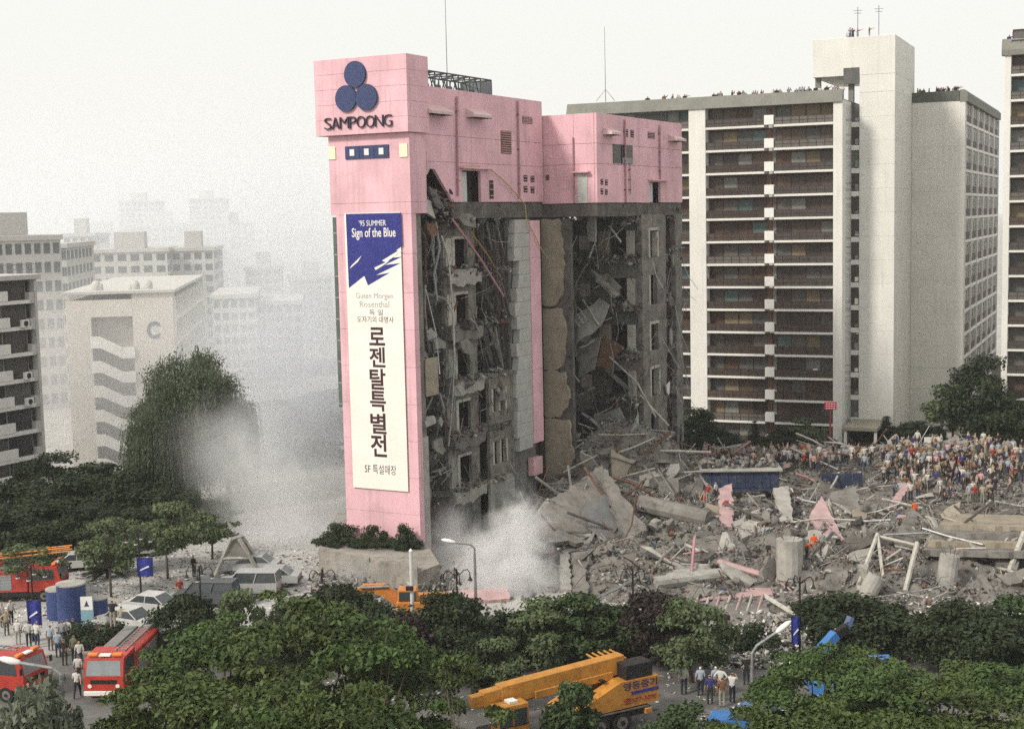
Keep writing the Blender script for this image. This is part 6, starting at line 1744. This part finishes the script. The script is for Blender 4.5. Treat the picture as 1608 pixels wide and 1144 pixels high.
# ------------------------------------------------------------------ street furniture
TANKB = mat('tank_blue', (.035,.06,.17), .5, .12, .8, streak=.2, stain_col=(.1,.11,.15))
for px0, px1, yt, yb, dy, lb in ((85, 131, 917, 993, 0, 'tallest blue cylindrical tank in the middle of three'), (68, 86, 925, 985, 1.6, 'blue cylindrical tank half hidden left of the tallest'), (131, 163, 938, 988, .5, 'lowest blue cylindrical tank right of the tallest')):
    c = at_z((px0+px1)/2, yb); c.y += dy
    r = (px1-px0)/2*c.y/F if px1-px0 > 20 else .9
    h = at_d((px0+px1)/2, yt+3, c.y).z
    o = thing('storage_tank', lb, 'tank', (c.x, c.y+r, 0), 0, 'blue tanks on the plaza')
    MB().lathe([(r,0),(r,h-.1)], 28).build('shell', TANKB, o, smooth=False)
    MB().lathe([(r+.03,h-.1),(r+.03,h),(r-.15,h+.04),(.02,h+.05)], 28).build('lid', CONCL, o)
    for k in range(3): MB().lathe([(r+.015,h*(k+1)/4-.03),(r+.015,h*(k+1)/4+.03)], 28).build('seam_band', TANKB, o)
c = at_z(139, 996); o = thing('notice_post', 'small white and blue notice panel beside the tanks', 'sign', tuple(c))
MB().bbox(-.42, .42, -.06, .06, .0, 2.6, .02).build('panel', mat('pale_blue_board', (.20,.35,.42), .6, .1, 1), o)
MB().bbox(-.4, .4, -.075, -.062, 1.7, 2.6, .005).build('white_field', WHITEP, o)
MB().prism([(-.16,1.95),(.16,1.95),(0,2.35)], lambda u,v: (u,-.09,v), lambda u,v: (u,-.076,v)).build('triangle_mark', BLUEP, o)
def globe_lamp(px, py0, py1, label, heads=4, group='dark four-headed plaza lamps'):
    b = at_z(px, py1); h = at_d(px, py0, b.y).z
    o = thing('plaza_lamp', label, 'lamp', tuple(b), rc.uniform(0,.5), group)
    MB().tube([(0,0,0),(0,0,.5),(0,0,.52),(0,0,h)], .1, 8, r1=.06).build('pole', BLK, o)
    MB().lathe([(.2,0),(.18,.5),(.1,.55)], 10).build('base', BLK, o)
    for k in range(heads):
        a = k*math.pi/2
        d = Vector((math.cos(a), math.sin(a), 0))
        zz = h-.35
        m_ = MB().tube([(0,0,zz), d*.25+Vector((0,0,zz+.02)), d*.45+Vector((0,0,zz+.25)), d*.7+Vector((0,0,zz+.28)), d*.85+Vector((0,0,zz+.05)), d*.86+Vector((0,0,zz-.2))], .035, 6).build('arm', BLK, o)
        MB().lathe([(.05,.22),(.09,.12),(.18,0)], 10, tuple(d*.86+Vector((0,0,zz-.42)))).build('lamp_shade', BLK, m_)
        MB().lathe([(.13,-.10),(.15,-.01)], 10, tuple(d*.86+Vector((0,0,zz-.42)))).build('globe', WHITEP, m_)
    return o
globe_lamp(508, 893, 965, 'four-headed lamp on the plaza in front of the tower terrace')
globe_lamp(720, 893, 1010, 'four-headed lamp with a loudspeaker box beside the tall grey lamp')
globe_lamp(317, 888, 985, 'four-headed lamp in front of the dark van')
globe_lamp(222, 832, 942, 'dark lamp post carrying a blue flag under the plaza trees', 4)
globe_lamp(55, 886, 1005, 'dark lamp post carrying a blue flag by the ladder truck', 4)
globe_lamp(995, 893, 1015, 'dark lamp post between the green trees before the big slabs', 4)
globe_lamp(1256, 905, 1045, 'dark lamp post before the collapsed pink canopy', 4)
def flag(px0, px1, py0, py1, base_y, label):
    b = at_z((px0+px1)/2, base_y); D = b.y-.1
    a0, a1 = at_d(px0, py0, D), at_d(px1, py1, D)
    w_, h_ = a1.x-a0.x, a0.z-a1.z
    m_ = MB(); n_ = 6
    top = []
    for k in range(n_+1):
        u = k/n_; yy = .08*math.sin(u*7)
        top.append((u*w_, yy))
    vs = [(x, y, h_) for x, y in top]+[(x*.94+.04, y*1.6, h_*.12*(k%2)*.3) for k, (x, y) in enumerate(top)]
    vs += [(x, y+.02, z) for x, y, z in vs]
    N1 = n_+1
    fs = [(k, k+1, N1+k+1, N1+k) for k in range(n_)]+[(2*N1+k+1, 2*N1+k, 3*N1+k, 3*N1+k+1) for k in range(n_)]
    fs += [(N1+k, N1+k+1, 3*N1+k+1, 3*N1+k) for k in range(n_)] + [(k+1, k, 2*N1+k, 2*N1+k+1) for k in range(n_)]
    o = thing('flag', label, 'flag', (a0.x, D, a1.z), 0, 'blue flags on the lamp posts')
    m_.add(vs, fs).build('cloth', BLUEF, o)
    MB().tube([(-.05,0,h_+.02),(w_+.05,0,h_+.02)], .025, 5).build('rod', BLK, o)
    MB().prism([(w_*.2,h_*.35),(w_*.8,h_*.55),(w_*.75,h_*.62),(w_*.25,h_*.42)], lambda u,v: (u,-.15,v), lambda u,v: (u,-.14,v)).build('white_mark', CLOTH, o)
flag(41, 66, 943, 982, 1006, 'blue flag with white stroke on the lamp by the ladder truck'); flag(214, 241, 876, 905, 943, 'blue flag on the lamp under the plaza trees')
flag(306, 330, 941, 975, 986, 'blue flag on the lamp before the dark van'); flag(709, 728, 948, 978, 1011, 'blue flag on the lamp beside the tall grey lamp')
flag(1242, 1256, 968, 1012, 1046, 'blue flag folded on the lamp before the pink canopy'); flag(985, 996, 955, 990, 1016, 'dark blue flag on the lamp between the green trees')
def cobra(pxp, pyp, pxh, pyh, D, label, py_bend=None):
    t = at_d(pxp, pyp, D); hd_ = at_d(pxh, pyh, D)
    o = thing('street_lamp', label, 'lamp', (t.x, t.y, 0))
    MB().tube([(0,0,0),(0,0,t.z*.5),(0,0,t.z-.5)], .13, 10, r1=.08).build('pole', STEEL, o)
    v = hd_-t; v.y = 0
    MB().tube([(0,0,t.z-.55),(.0,0,t.z-.1),tuple(v*.15+Vector((0,0,t.z+.1 if py_bend is None else t.z))),tuple(v*.75+Vector((0,0,t.z)))], .07, 8).build('arm', STEEL, o)
    e = v.normalized(); L = .95
    hm = MB(); M_ = e.to_track_quat('X','Z').to_matrix()
    pr = [(0,.06),(.15,.15),(.45,.2),(.8,.16),(1.0,.04)]
    m2 = MB(); m2.lathe([(r, u*L) for u, r in pr], 12)
    m2.v = [tuple(M_ @ Vector((z, x, y*.7))) for x, y, z in m2.v]
    m2.build('lamp_head', WHITEP, o, smooth=True, loc=tuple(v*.72+Vector((0,0,t.z))))
cobra(745, 858, 705, 849, 88, 'tall grey street lamp with white head reaching left before the smoke')
cobra(1181, 1022, 1232, 982, 66, 'grey street lamp with white head reaching right by the onlookers')
cobra(95, 1055, 10, 1035, 56, 'pale street lamp reaching left in front of the red fire engine')
t = at_d(645, 865, 83); o = thing('pole', 'plain white pole with a small camera standing before the tower', 'pole', (t.x, t.y, 0))
MB().tube([(0,0,0),(0,0,t.z)], .14, 10, r1=.11).build('shaft', mat('white_pole_paint', (.52,.52,.5), .7, .08, 1), o)
MB().lathe([(.02,.16),(.11,.05),(.12,0)], 10, (0,0,t.z)).build('finial', WHITEP, o)
zc = at_d(645, 922, 83).z
MB().bbox(-.35, .1, -.3, -.12, zc-.12, zc+.15, .03).build('camera_box', BLK, o)
t = at_d(1304, 637, 150); gb = gz(t.x, t.y); o = thing('sign_post', 'small red sign on a dark red post beside the apartment entrance', 'sign', (t.x, t.y, gb))
MB().tube([(0,0,0),(0,0,t.z-gb-.3)], .1, 6).build('post', mat('dark_red_paint', (.22,.04,.04), .6, .1, 1), o)
s_ = MB().bbox(-.65, .65, -.06, .06, t.z-gb-.4, t.z-gb+.4, .02).build('board', mat('sign_red', (.42,.03,.04), .6, .1, 1), o)
for k in range(3):
    for j in range(4): MB().box(-.5+j*.27, -.32+j*.27, -.075, -.062, t.z-gb-.3+k*.24, t.z-gb-.2+k*.24).build('white_mark', WHITEP, s_)
t = at_d(1465, 696, 152); gb = gz(t.x, t.y); o = thing('notice_board', 'white notice board standing behind the crowd', 'board', (t.x, t.y, gb))
MB().bbox(-.95, .95, -.05, .05, t.z-gb-.6, t.z-gb+.7, .02).build('panel', WHITEP, o)
for s_ in (-.7,.7): MB().tube([(s_,.1,0),(s_,.1,t.z-gb+.5)], .06, 6).build('post', GREYM, o)
t = at_d(879, 945, 89); slab3([t+Vector((-.25,0,-.5)), t+Vector((.15,0,-.3)), t+Vector((.4,.1,.65)), t+Vector((.1,.1,.5))], .02, 'cloth', CLOTH, None, .05, 3, label='white cloth caught in the top of a green tree', cat='cloth')
# ------------------------------------------------------------------ people
SKIN = mat('skin', (.38,.24,.17), .7, .1, 3)
HAIR = mat('black_hair', (.015,.013,.012), .6, .2, 3)
def objcol(name, mode):
    m = bpy.data.materials.new(name); m.use_nodes = True
    N = m.node_tree.nodes; b = N['Principled BSDF']; b.inputs['Roughness'].default_value = .85; b.inputs['Specular IOR Level'].default_value = .2
    oi = N.new('ShaderNodeObjectInfo')
    if mode == 'color': m.node_tree.links.new(oi.outputs['Color'], b.inputs['Base Color'])
    else:
        cr = N.new('ShaderNodeValToRGB'); cr.color_ramp.interpolation = 'CONSTANT'
        el_ = cr.color_ramp.elements
        el_[0].color = (.03,.032,.045,1); el_[1].position = .85; el_[1].color = (.30,.28,.24,1)
        for p_, c_ in ((.3,(.05,.045,.04,1)),(.5,(.11,.10,.09,1)),(.65,(.04,.06,.11,1))):
            e_ = el_.new(p_); e_.color = c_
        m.node_tree.links.new(oi.outputs['Random'], cr.inputs[0]); m.node_tree.links.new(cr.outputs[0], b.inputs['Base Color'])
    return m
SHIRT = objcol('shirt', 'color'); TROU = objcol('trousers', 'rand')
HELM = mat('white_helmet', (.75,.75,.72), .4, .05, 1)
def person_mesh(name, J, bend=0.0, hat=None, low_hat=False):
    """one continuous skinned body from joints; faces coloured by the nearest bone"""
    jo = dict(pel=(0,0,.95), spi=(0,0,1.15), che=(0,.01,1.36), nec=(0,.0,1.50), hd0=(0,-.015,1.58), hd1=(0,-.01,1.70),
              shl=(-.19,0,1.42), shr=(.19,0,1.42), ell=(-.25,.03,1.14), elr=(.25,.03,1.14), wrl=(-.26,-.05,.90), wrr=(.26,-.05,.90), hal=(-.25,-.08,.80), har=(.25,-.08,.80),
              hil=(-.10,0,.90), hir=(.10,0,.90), knl=(-.11,-.02,.50), knr=(.11,-.02,.50), anl=(-.11,.02,.08), anr=(.11,.02,.08), tol=(-.12,-.13,.04), tor=(.12,-.13,.04))
    jo.update(J)
    rad = dict(pel=.155, spi=.145, che=.16, nec=.062, hd0=.085, hd1=.098, shl=.075, shr=.075, ell=.052, elr=.052, wrl=.038, wrr=.038, hal=.045, har=.045, hil=.11, hir=.11, knl=.075, knr=.075, anl=.05, anr=.05, tol=.045, tor=.045)
    E_ = [('pel','spi'),('spi','che'),('che','nec'),('nec','hd0'),('hd0','hd1'),('che','shl'),('shl','ell'),('ell','wrl'),('wrl','hal'),('che','shr'),('shr','elr'),('elr','wrr'),('wrr','har'),('pel','hil'),('hil','knl'),('knl','anl'),('anl','tol'),('pel','hir'),('hir','knr'),('knr','anr'),('anr','tor')]
    ks = list(jo); me = bpy.data.meshes.new(name)
    me.from_pydata([jo[k] for k in ks], [(ks.index(a), ks.index(b)) for a, b in E_], [])
    o = bpy.data.objects.new(name, me); COL.objects.link(o)
    o.modifiers.new('s', 'SKIN'); sb_ = o.modifiers.new('u', 'SUBSURF'); sb_.levels = 1; sb_.render_levels = 1
    for k, sv in zip(ks, me.skin_vertices[0].data):
        sv.radius = (rad[k], rad[k]*.8 if k in ('spi','che','pel') else rad[k]); sv.use_root = (k == 'pel')
    dg = bpy.context.evaluated_depsgraph_get(); dg.update()
    out = bpy.data.meshes.new_from_object(o.evaluated_get(dg))
    bpy.data.objects.remove(o)
    out.materials.clear()
    for q in (SHIRT, TROU, SKIN, HAIR, HELM): out.materials.append(q)
    reg = {('pel','spi'):0,('spi','che'):0,('che','nec'):0,('nec','hd0'):2,('hd0','hd1'):2,('che','shl'):0,('che','shr'):0,('shl','ell'):0,('shr','elr'):0,('ell','wrl'):2,('elr','wrr'):2,('wrl','hal'):2,('wrr','har'):2,('pel','hil'):1,('pel','hir'):1,('hil','knl'):1,('hir','knr'):1,('knl','anl'):1,('knr','anr'):1,('anl','tol'):3,('anr','tor'):3}
    segs = [(Vector(jo[a]), Vector(jo[b]), reg[(a,b)]) for a, b in E_]
    H0, H1 = Vector(jo['hd0']), Vector(jo['hd1'])
    for p in out.polygons:
        c = p.center; best, bi = 9, 0
        for a, b, r_ in segs:
            d = b-a; t = max(0, min(1, (c-a).dot(d)/d.length_squared)); q = (c-a-d*t).length
            if q < best: best, bi = q, r_
        if bi == 2 and (c-H1).length < .16:
            rel = c-H0
            if rel.z > .15 or rel.y > .035 and rel.z > .0: bi = 4 if hat else 3
        p.material_index = bi; p.use_smooth = True
    return out
PM = {
 'stand': person_mesh('person', {}),
 'walk': person_mesh('person', dict(knl=(-.11,-.20,.52), anl=(-.11,-.22,.10), tol=(-.11,-.36,.05), knr=(.11,.08,.50), anr=(.11,.32,.14), tor=(.11,.24,.05), wrl=(-.27,.12,.92), hal=(-.26,.12,.83), elr=(.25,-.06,1.14), wrr=(.22,-.24,.98), har=(.2,-.3,.92))),
 'photo': person_mesh('person', dict(ell=(-.27,-.16,1.28), elr=(.27,-.16,1.28), wrl=(-.12,-.24,1.52), wrr=(.12,-.24,1.52), hal=(-.07,-.27,1.58), har=(.07,-.27,1.58))),
 'hips': person_mesh('person', dict(ell=(-.38,.10,1.18), wrl=(-.20,.0,1.02), hal=(-.15,.0,.99), elr=(.38,.10,1.18), wrr=(.20,.0,1.02), har=(.15,.0,.99))),
 'point': person_mesh('person', dict(elr=(.30,-.26,1.45), wrr=(.33,-.50,1.55), har=(.34,-.6,1.58))),
 'helmet': person_mesh('person', dict(wrl=(-.22,-.20,1.0), hal=(-.15,-.28,1.0)), hat=True),
 'stoop': person_mesh('person', dict(spi=(0,-.10,1.12), che=(0,-.28,1.22), nec=(0,-.42,1.26), hd0=(0,-.48,1.28), hd1=(0,-.58,1.32), shl=(-.19,-.3,1.24), shr=(.19,-.3,1.24), ell=(-.24,-.36,.98), elr=(.24,-.36,.98), wrl=(-.2,-.5,.78), wrr=(.2,-.5,.78), hal=(-.18,-.54,.7), har=(.18,-.54,.7), knl=(-.12,-.08,.5), knr=(.12,-.08,.5))),
}
WHT, LBL, NVY, RDD, BRN, GRY, BLKC, ORN, KHK, PNKC, GRN, OLV = (.52,.51,.48), (.30,.36,.42), (.04,.045,.16), (.28,.04,.035), (.16,.085,.05), (.25,.25,.25), (.025,.024,.026), (.60,.10,.03), (.34,.29,.21), (.5,.3,.3), (.1,.2,.15), (.12,.12,.08)
CN = {WHT:'white', LBL:'pale blue', NVY:'navy', RDD:'red', BRN:'brown', GRY:'grey', BLKC:'black', ORN:'orange', KHK:'khaki', PNKC:'pink', GRN:'green', OLV:'olive'}
def person(loc, pose, col, label, rot=None, s=1.0, group=None):
    o = link('person', PM[pose], None, tuple(loc), (0,0,rc.uniform(0,6.28) if rot is None else rot), s, label, 'person', group)
    o.color = (*col, 1); return o
P_ = lambda px, py: ground_at(px, py)
back = math.pi     # facing away from the camera
LG = 'onlookers by the fire engines'
for px, py, pose, col, lb, r in [
    (29,1013,'helmet',WHT,'person all in white with a white cap behind the left fire engine',back), (46,1016,'hips',WHT,'person in white shirt second from the white-capped one behind the left engine',back+.4), (59,1018,'point',WHT,'person in white shirt pointing behind the left fire engine',back-.3), (80,1022,'stand',LBL,'person in pale blue shirt behind the fire engine roof',back),
    (92,1032,'stand',LBL,'person in pale blue shirt between the two fire engines',back+.2), (99,1014,'stand',GRY,'person in grey at the back of the group by the tanks',back), (102,1045,'hips',BLKC,'person in dark waistcoat between the two fire engines',back), (107,1012,'stand',WHT,'person in white shirt nearest the blue tanks',back), (117,1040,'stand',OLV,'person in olive shirt and pale trousers between the engines',back-.3), (116,1010,'stand',BLKC,'person in black near the blue tanks',back),
    (126,1048,'walk',WHT,'person in white shirt left of the facing fire engine cab',.3), (124,1072,'stand',WHT,'person in cream shirt standing just before the facing fire engine',back), (122,1096,'walk',WHT,'person in white top with dark bag at the fire engine bumper',back), (140,1012,'stand',LBL,'person in pale blue beside the notice panel',back), (152,1008,'hips',WHT,'person in white right of the notice panel',back+.3), (192,990,'stand',KHK,'person in khaki standing by the white car',back), (283,945,'stand',RDD,'person in striped red top near the dark van',0.5),
    (305,906,'stand',BLKC,'person in black standing alone on the dusty plaza',2.5), (4,985,'stand',WHT,'person in white at the left edge under the ladder truck',1.2), (18,980,'stand',WHT,'person in white second from the left edge',1.0), (11,998,'hips',KHK,'person in khaki at the left edge before the hedge',.6), (105,875,'walk',LBL,'person in pale blue walking before the wood',1.5), (92,880,'stand',WHT,'person in white before the wood',2)]:
    person(P_(px, py), pose, col, lb, r, 1.0, LG)
p = at_d(179, 1010, 84); person((p.x, p.y, 2.87), 'photo', BLKC, 'person in dark top taking photographs from the fire engine roof', back)
RG = 'onlookers by the right street lamp'
for px, py, pose, col, lb, r in [(1074,1092,'stand',GRY,'person in grey shirt leftmost of the group by the street lamp',back), (1100,1094,'helmet',LBL,'person in white helmet and pale blue shirt watching the ruin',back), (1115,1106,'stand',NVY,'person in navy shirt and pale trousers by the street lamp',back), (1124,1092,'helmet',LBL,'person in white helmet behind the navy shirt',back+.2), (1132,1094,'hips',WHT,'person in white shirt in the middle of the group',back-.2), (1134,1110,'stand',BRN,'person in brown shirt nearest the blue car',back), (1150,1104,'photo',WHT,'person in white shirt bending right beside the blue car',back-.5), (1172,1075,'stand',BLKC,'person in black standing alone left of the street lamp pole',back)]:
    person(P_(px, py), pose, col, lb, r, 1.0, RG)
SG = 'rescuers on the rubble'
for px, py, pose, col, lb, r in [(1278,873,'stand',ORN,'rescuer in orange beside the thick column stump',back), (1266,882,'stoop',ORN,'rescuer in orange stooping by the column stump',1.0), (1291,870,'stand',GRY,'person in grey right of the orange rescuer',back), (1436,818,'stand',ORN,'rescuer in orange above the grey wedge slab',back), (1207,888,'stand',BLKC,'person in black in the middle of the rubble',2.0), (1112,790,'stand',RDD,'person in red before the blue cabin',back), (1124,788,'walk',WHT,'person in white before the blue cabin',1.0), (1106,806,'stand',ORN,'person in orange at the corner of the standing bay',1.4), (1136,812,'stoop',RDD,'person in red stooping below the blue cabin',2), (1200,858,'walk',LBL,'person in pale blue crossing the rubble',1.2), (1186,846,'stoop',WHT,'person in white stooping in the rubble',.6), (1240,793,'hips',WHT,'person in white beside the leaning grey slab',2.5), (1450,775,'walk',WHT,'person in white climbing the rubble before the crowd',1), (1476,790,'walk',LBL,'person in pale blue climbing the rubble before the crowd',1.5), (1530,790,'stand',RDD,'person in red in front of the crowd',back), (1142,1000,'stand',BLKC,'person in black at the foot of the green tree by the rubble',2.2), (640,1075,'stand',GRY,'person in grey by the white pole',1.0)]:
    person(P_(px, py), pose, col, lb, r, 1.0, SG)
rq = random.Random(4)
cols_ = [WHT]*7+[LBL]*3+[GRY]*4+[NVY]*2+[RDD]*1+[BLKC]*6+[KHK]*3+[BRN]*2+[PNKC,OLV]
n_ = 0; used = []
def crowd(px, py):
    global n_
    p = P_(px, py)
    for u in used:
        if abs(u.x-p.x) < .42 and abs(u.y-p.y) < .5: return
    used.append(p); c = rq.choice(cols_)
    po = rq.choice(['stand','stand','hips','walk','photo','point','stand','helmet' if c == WHT and rq.random() < .3 else 'stand'])
    row = 'front of crowd' if py > 760 else ('mid crowd' if py > 732 else 'back of crowd')
    col_ = 'under the balconies' if px < 1300 else 'by the entrance' if px < 1400 else 'below the notice board' if px < 1490 else 'below the tall tree' if px < 1555 else 'near the right edge'
    person(p, po, c, 'person in %s shirt%s, %s %s' % (CN[c], {'stand':'', 'hips':' arms akimbo', 'walk':' walking', 'photo':' with raised hands', 'point':' pointing', 'helmet':' and white cap'}[po], row, col_), rq.choice([0, 0, .4, -.4, 2.8, 1.5, -1.5]), rq.uniform(.93,1.05), 'crowd watching before the apartments'); n_ += 1
while n_ < 175:
    px = 1385+225*rq.random()**.8; crowd(px, rq.triangular(704+(0 if px < 1520 else -26), 772, 735))
while n_ < 200: crowd(rq.uniform(1400,1610), rq.uniform(765, 792))
while n_ < 262: crowd(rq.uniform(1100,1380), rq.uniform(722, 742))
def roof_person(loc, where):
    c = rq.choice([BLKC,BLKC,GRY,WHT,NVY,BRN,LBL])
    po = rq.choice(['stand','hips','photo','point'])
    person(loc, po, c, 'person in %s top%s %s' % (CN[c], {'stand':' standing', 'hips':' arms akimbo', 'photo':' hands raised', 'point':' pointing'}[po], where), rq.choice([0,.3,-.3,1.2]), rq.uniform(.92,1.04), 'people on the apartment roofs')
for k in range(44):
    px = 1005+330*rq.random()**.75
    x, z = al(px, 150, -1.2); 
    if x < xr+.5: continue
    roof_person(AQ+AX*x+AY*(-1.6-rq.random()*2.2)+Vector((0,0,ROOFZ+.1)), 'on the long roof '+('near the stair tower' if px > 1230 else 'mid-way along' if px > 1120 else 'above the pink ruin'))
for k in range(14):
    x = xw+.9+(xs1-xw-1.2)*rq.random(); roof_person(AQ+AX*x+AY*(yB-1.5-rq.random()*2)+Vector((0,0,zw+.3)), 'on the wing roof right of the stair tower')
for k in range(5): roof_person(AQ+AX*(xs1+2+rq.random()*5)+AY*(yst-4-rq.random()*3)+Vector((0,0,zbx+.01)), 'on top of the stair tower')
for k in range(7): roof_person(Q2+AX*(-rq.random()*5)+AY*(-1.6-rq.random())+Vector((0,0,zr+.3)), 'on the roof at the right picture edge')
# ------------------------------------------------------------------ smoke, dust and haze
def smokemat(name, col, dens, nscale, lo, hi, aniso=.2, edge=.9, bias=.45):
    m = bpy.data.materials.new(name); m.use_nodes = True
    N = m.node_tree.nodes; L = m.node_tree.links; N.clear()
    out = N.new('ShaderNodeOutputMaterial'); pv = N.new('ShaderNodeVolumePrincipled')
    pv.inputs['Color'].default_value = (*col, 1); pv.inputs['Anisotropy'].default_value = aniso
    tc = N.new('ShaderNodeTexCoord'); ln = N.new('ShaderNodeVectorMath'); ln.operation = 'LENGTH'
    L.new(tc.outputs['Object'], ln.inputs[0])
    fo = N.new('ShaderNodeMapRange'); fo.inputs[1].default_value = 1.0; fo.inputs[2].default_value = 1.0-edge; fo.inputs[3].default_value = 0; fo.inputs[4].default_value = 1; fo.interpolation_type = 'SMOOTHSTEP'
    L.new(ln.outputs['Value'], fo.inputs[0])
    geo = N.new('ShaderNodeNewGeometry'); ns = N.new('ShaderNodeTexNoise'); ns.inputs['Scale'].default_value = nscale; ns.inputs['Detail'].default_value = 5; ns.inputs['Roughness'].default_value = .6
    ns.inputs['Distortion'].default_value = .6
    L.new(geo.outputs['Position'], ns.inputs['Vector'])
    ad = N.new('ShaderNodeMath'); ad.operation = 'MULTIPLY_ADD'; ad.inputs[1].default_value = bias; L.new(fo.outputs[0], ad.inputs[0]); L.new(ns.outputs[0], ad.inputs[2])
    mr = N.new('ShaderNodeMapRange'); mr.inputs[1].default_value = lo+.2; mr.inputs[2].default_value = hi+.3; mr.inputs[3].default_value = 0; mr.inputs[4].default_value = dens
    L.new(ad.outputs[0], mr.inputs[0])
    mu = N.new('ShaderNodeMath'); mu.operation = 'MULTIPLY'; L.new(mr.outputs[0], mu.inputs[0]); L.new(fo.outputs[0], mu.inputs[1])
    L.new(mu.outputs[0], pv.inputs['Density']); L.new(pv.outputs[0], out.inputs['Volume'])
    return m
def blob(name, c, r, ma, label, rot=(0,0,0)):
    bm = bmesh.new(); bmesh.ops.create_icosphere(bm, subdivisions=3, radius=1.0)
    me = bpy.data.meshes.new(name); bm.to_mesh(me); bm.free(); me.materials.append(ma)
    return link(name, me, None, tuple(c), rot, tuple(r), label, 'smoke', None, 'stuff')
SMW = smokemat('white_smoke', (.97,.97,.975), 1.3, .55, .40, .60, bias=.38)
SMV = smokemat('thin_smoke', (.93,.93,.94), .30, .30, .34, .66)
DUST = smokemat('drifting_dust', (.955,.97,.992), .020, .055, .30, .62)
DUSTT = smokemat('thin_dust', (.975,.98,.99), .055, .06, .30, .62)
DUSTB = smokemat('standing_dust', (.92,.945,.985), .11, .10, .30, .64)
DUSTW = smokemat('white_dust', (.972,.976,.985), .27, .17, .34, .68, bias=.34)
def sm_at(px, py, D): return at_d(px, py, D)
blob('smoke', sm_at(800, 915, 101), (6.4, 3.8, 6.0), SMW, 'white smoke billowing at the foot of the torn-open side')
blob('smoke', sm_at(812, 842, 104), (4.3, 3.2, 5.4), SMW, 'white smoke column curling up in front of the ruin')
blob('smoke', sm_at(765, 880, 103), (4.6, 3.2, 5.0), SMV, 'thin grey smoke left of the white column')
blob('smoke', sm_at(715, 850, 104.5), (3.6, 2.6, 4.2), SMV, 'thin grey smoke veiling the foot of the pink tower')
blob('dust_cloud', sm_at(445, 780, 124), (12.0, 10, 11), DUSTW, 'white dust cloud rolling over the plaza left of the tower')
blob('dust_cloud', sm_at(380, 720, 125), (9.0, 6, 9.5), DUSTW, 'white dust billow against the willow')
blob('dust_cloud', sm_at(490, 850, 117), (9.0, 7, 5.5), DUSTW, 'low white dust at the left foot of the tower')
blob('dust_cloud', sm_at(360, 850, 122), (8.0, 6, 4.0), DUSTW, 'low white dust drifting over the plaza trees')
blob('dust_cloud', sm_at(280, 470, 360), (190, 150, 75), DUST, 'huge drifting dust veil over the left-hand city')
blob('dust_cloud', sm_at(240, 600, 156), (34, 27, 22), DUSTT, 'thin dust veil around the peach block and the willow')
blob('dust_cloud', sm_at(460, 575, 152), (15, 12, 28), DUSTB, 'tall grey-blue dust column rising beside the tower')
blob('dust_cloud', sm_at(440, 640, 182), (30, 34, 26), DUST, 'grey-blue dust standing behind the tower')
blob('dust_cloud', sm_at(575, 905, 103.5), (6.5, 2.2, 3.0), DUSTW, 'thin dust in front of the tower terrace')
# even haze round the camera and the whole scene
hz = bpy.data.materials.new('haze_air'); hz.use_nodes = True
N = hz.node_tree.nodes; N.clear()
o_ = N.new('ShaderNodeOutputMaterial'); pv = N.new('ShaderNodeVolumePrincipled')
pv.inputs['Color'].default_value = (.94,.95,.96,1); pv.inputs['Density'].default_value = .0002; pv.inputs['Anisotropy'].default_value = .2
hz.node_tree.links.new(pv.outputs[0], o_.inputs['Volume'])
MB().box(-3100, 3100, -160, 5300, -4, 60).build('haze', hz, None, kind='stuff', label='even pale haze filling the air', cat='haze')
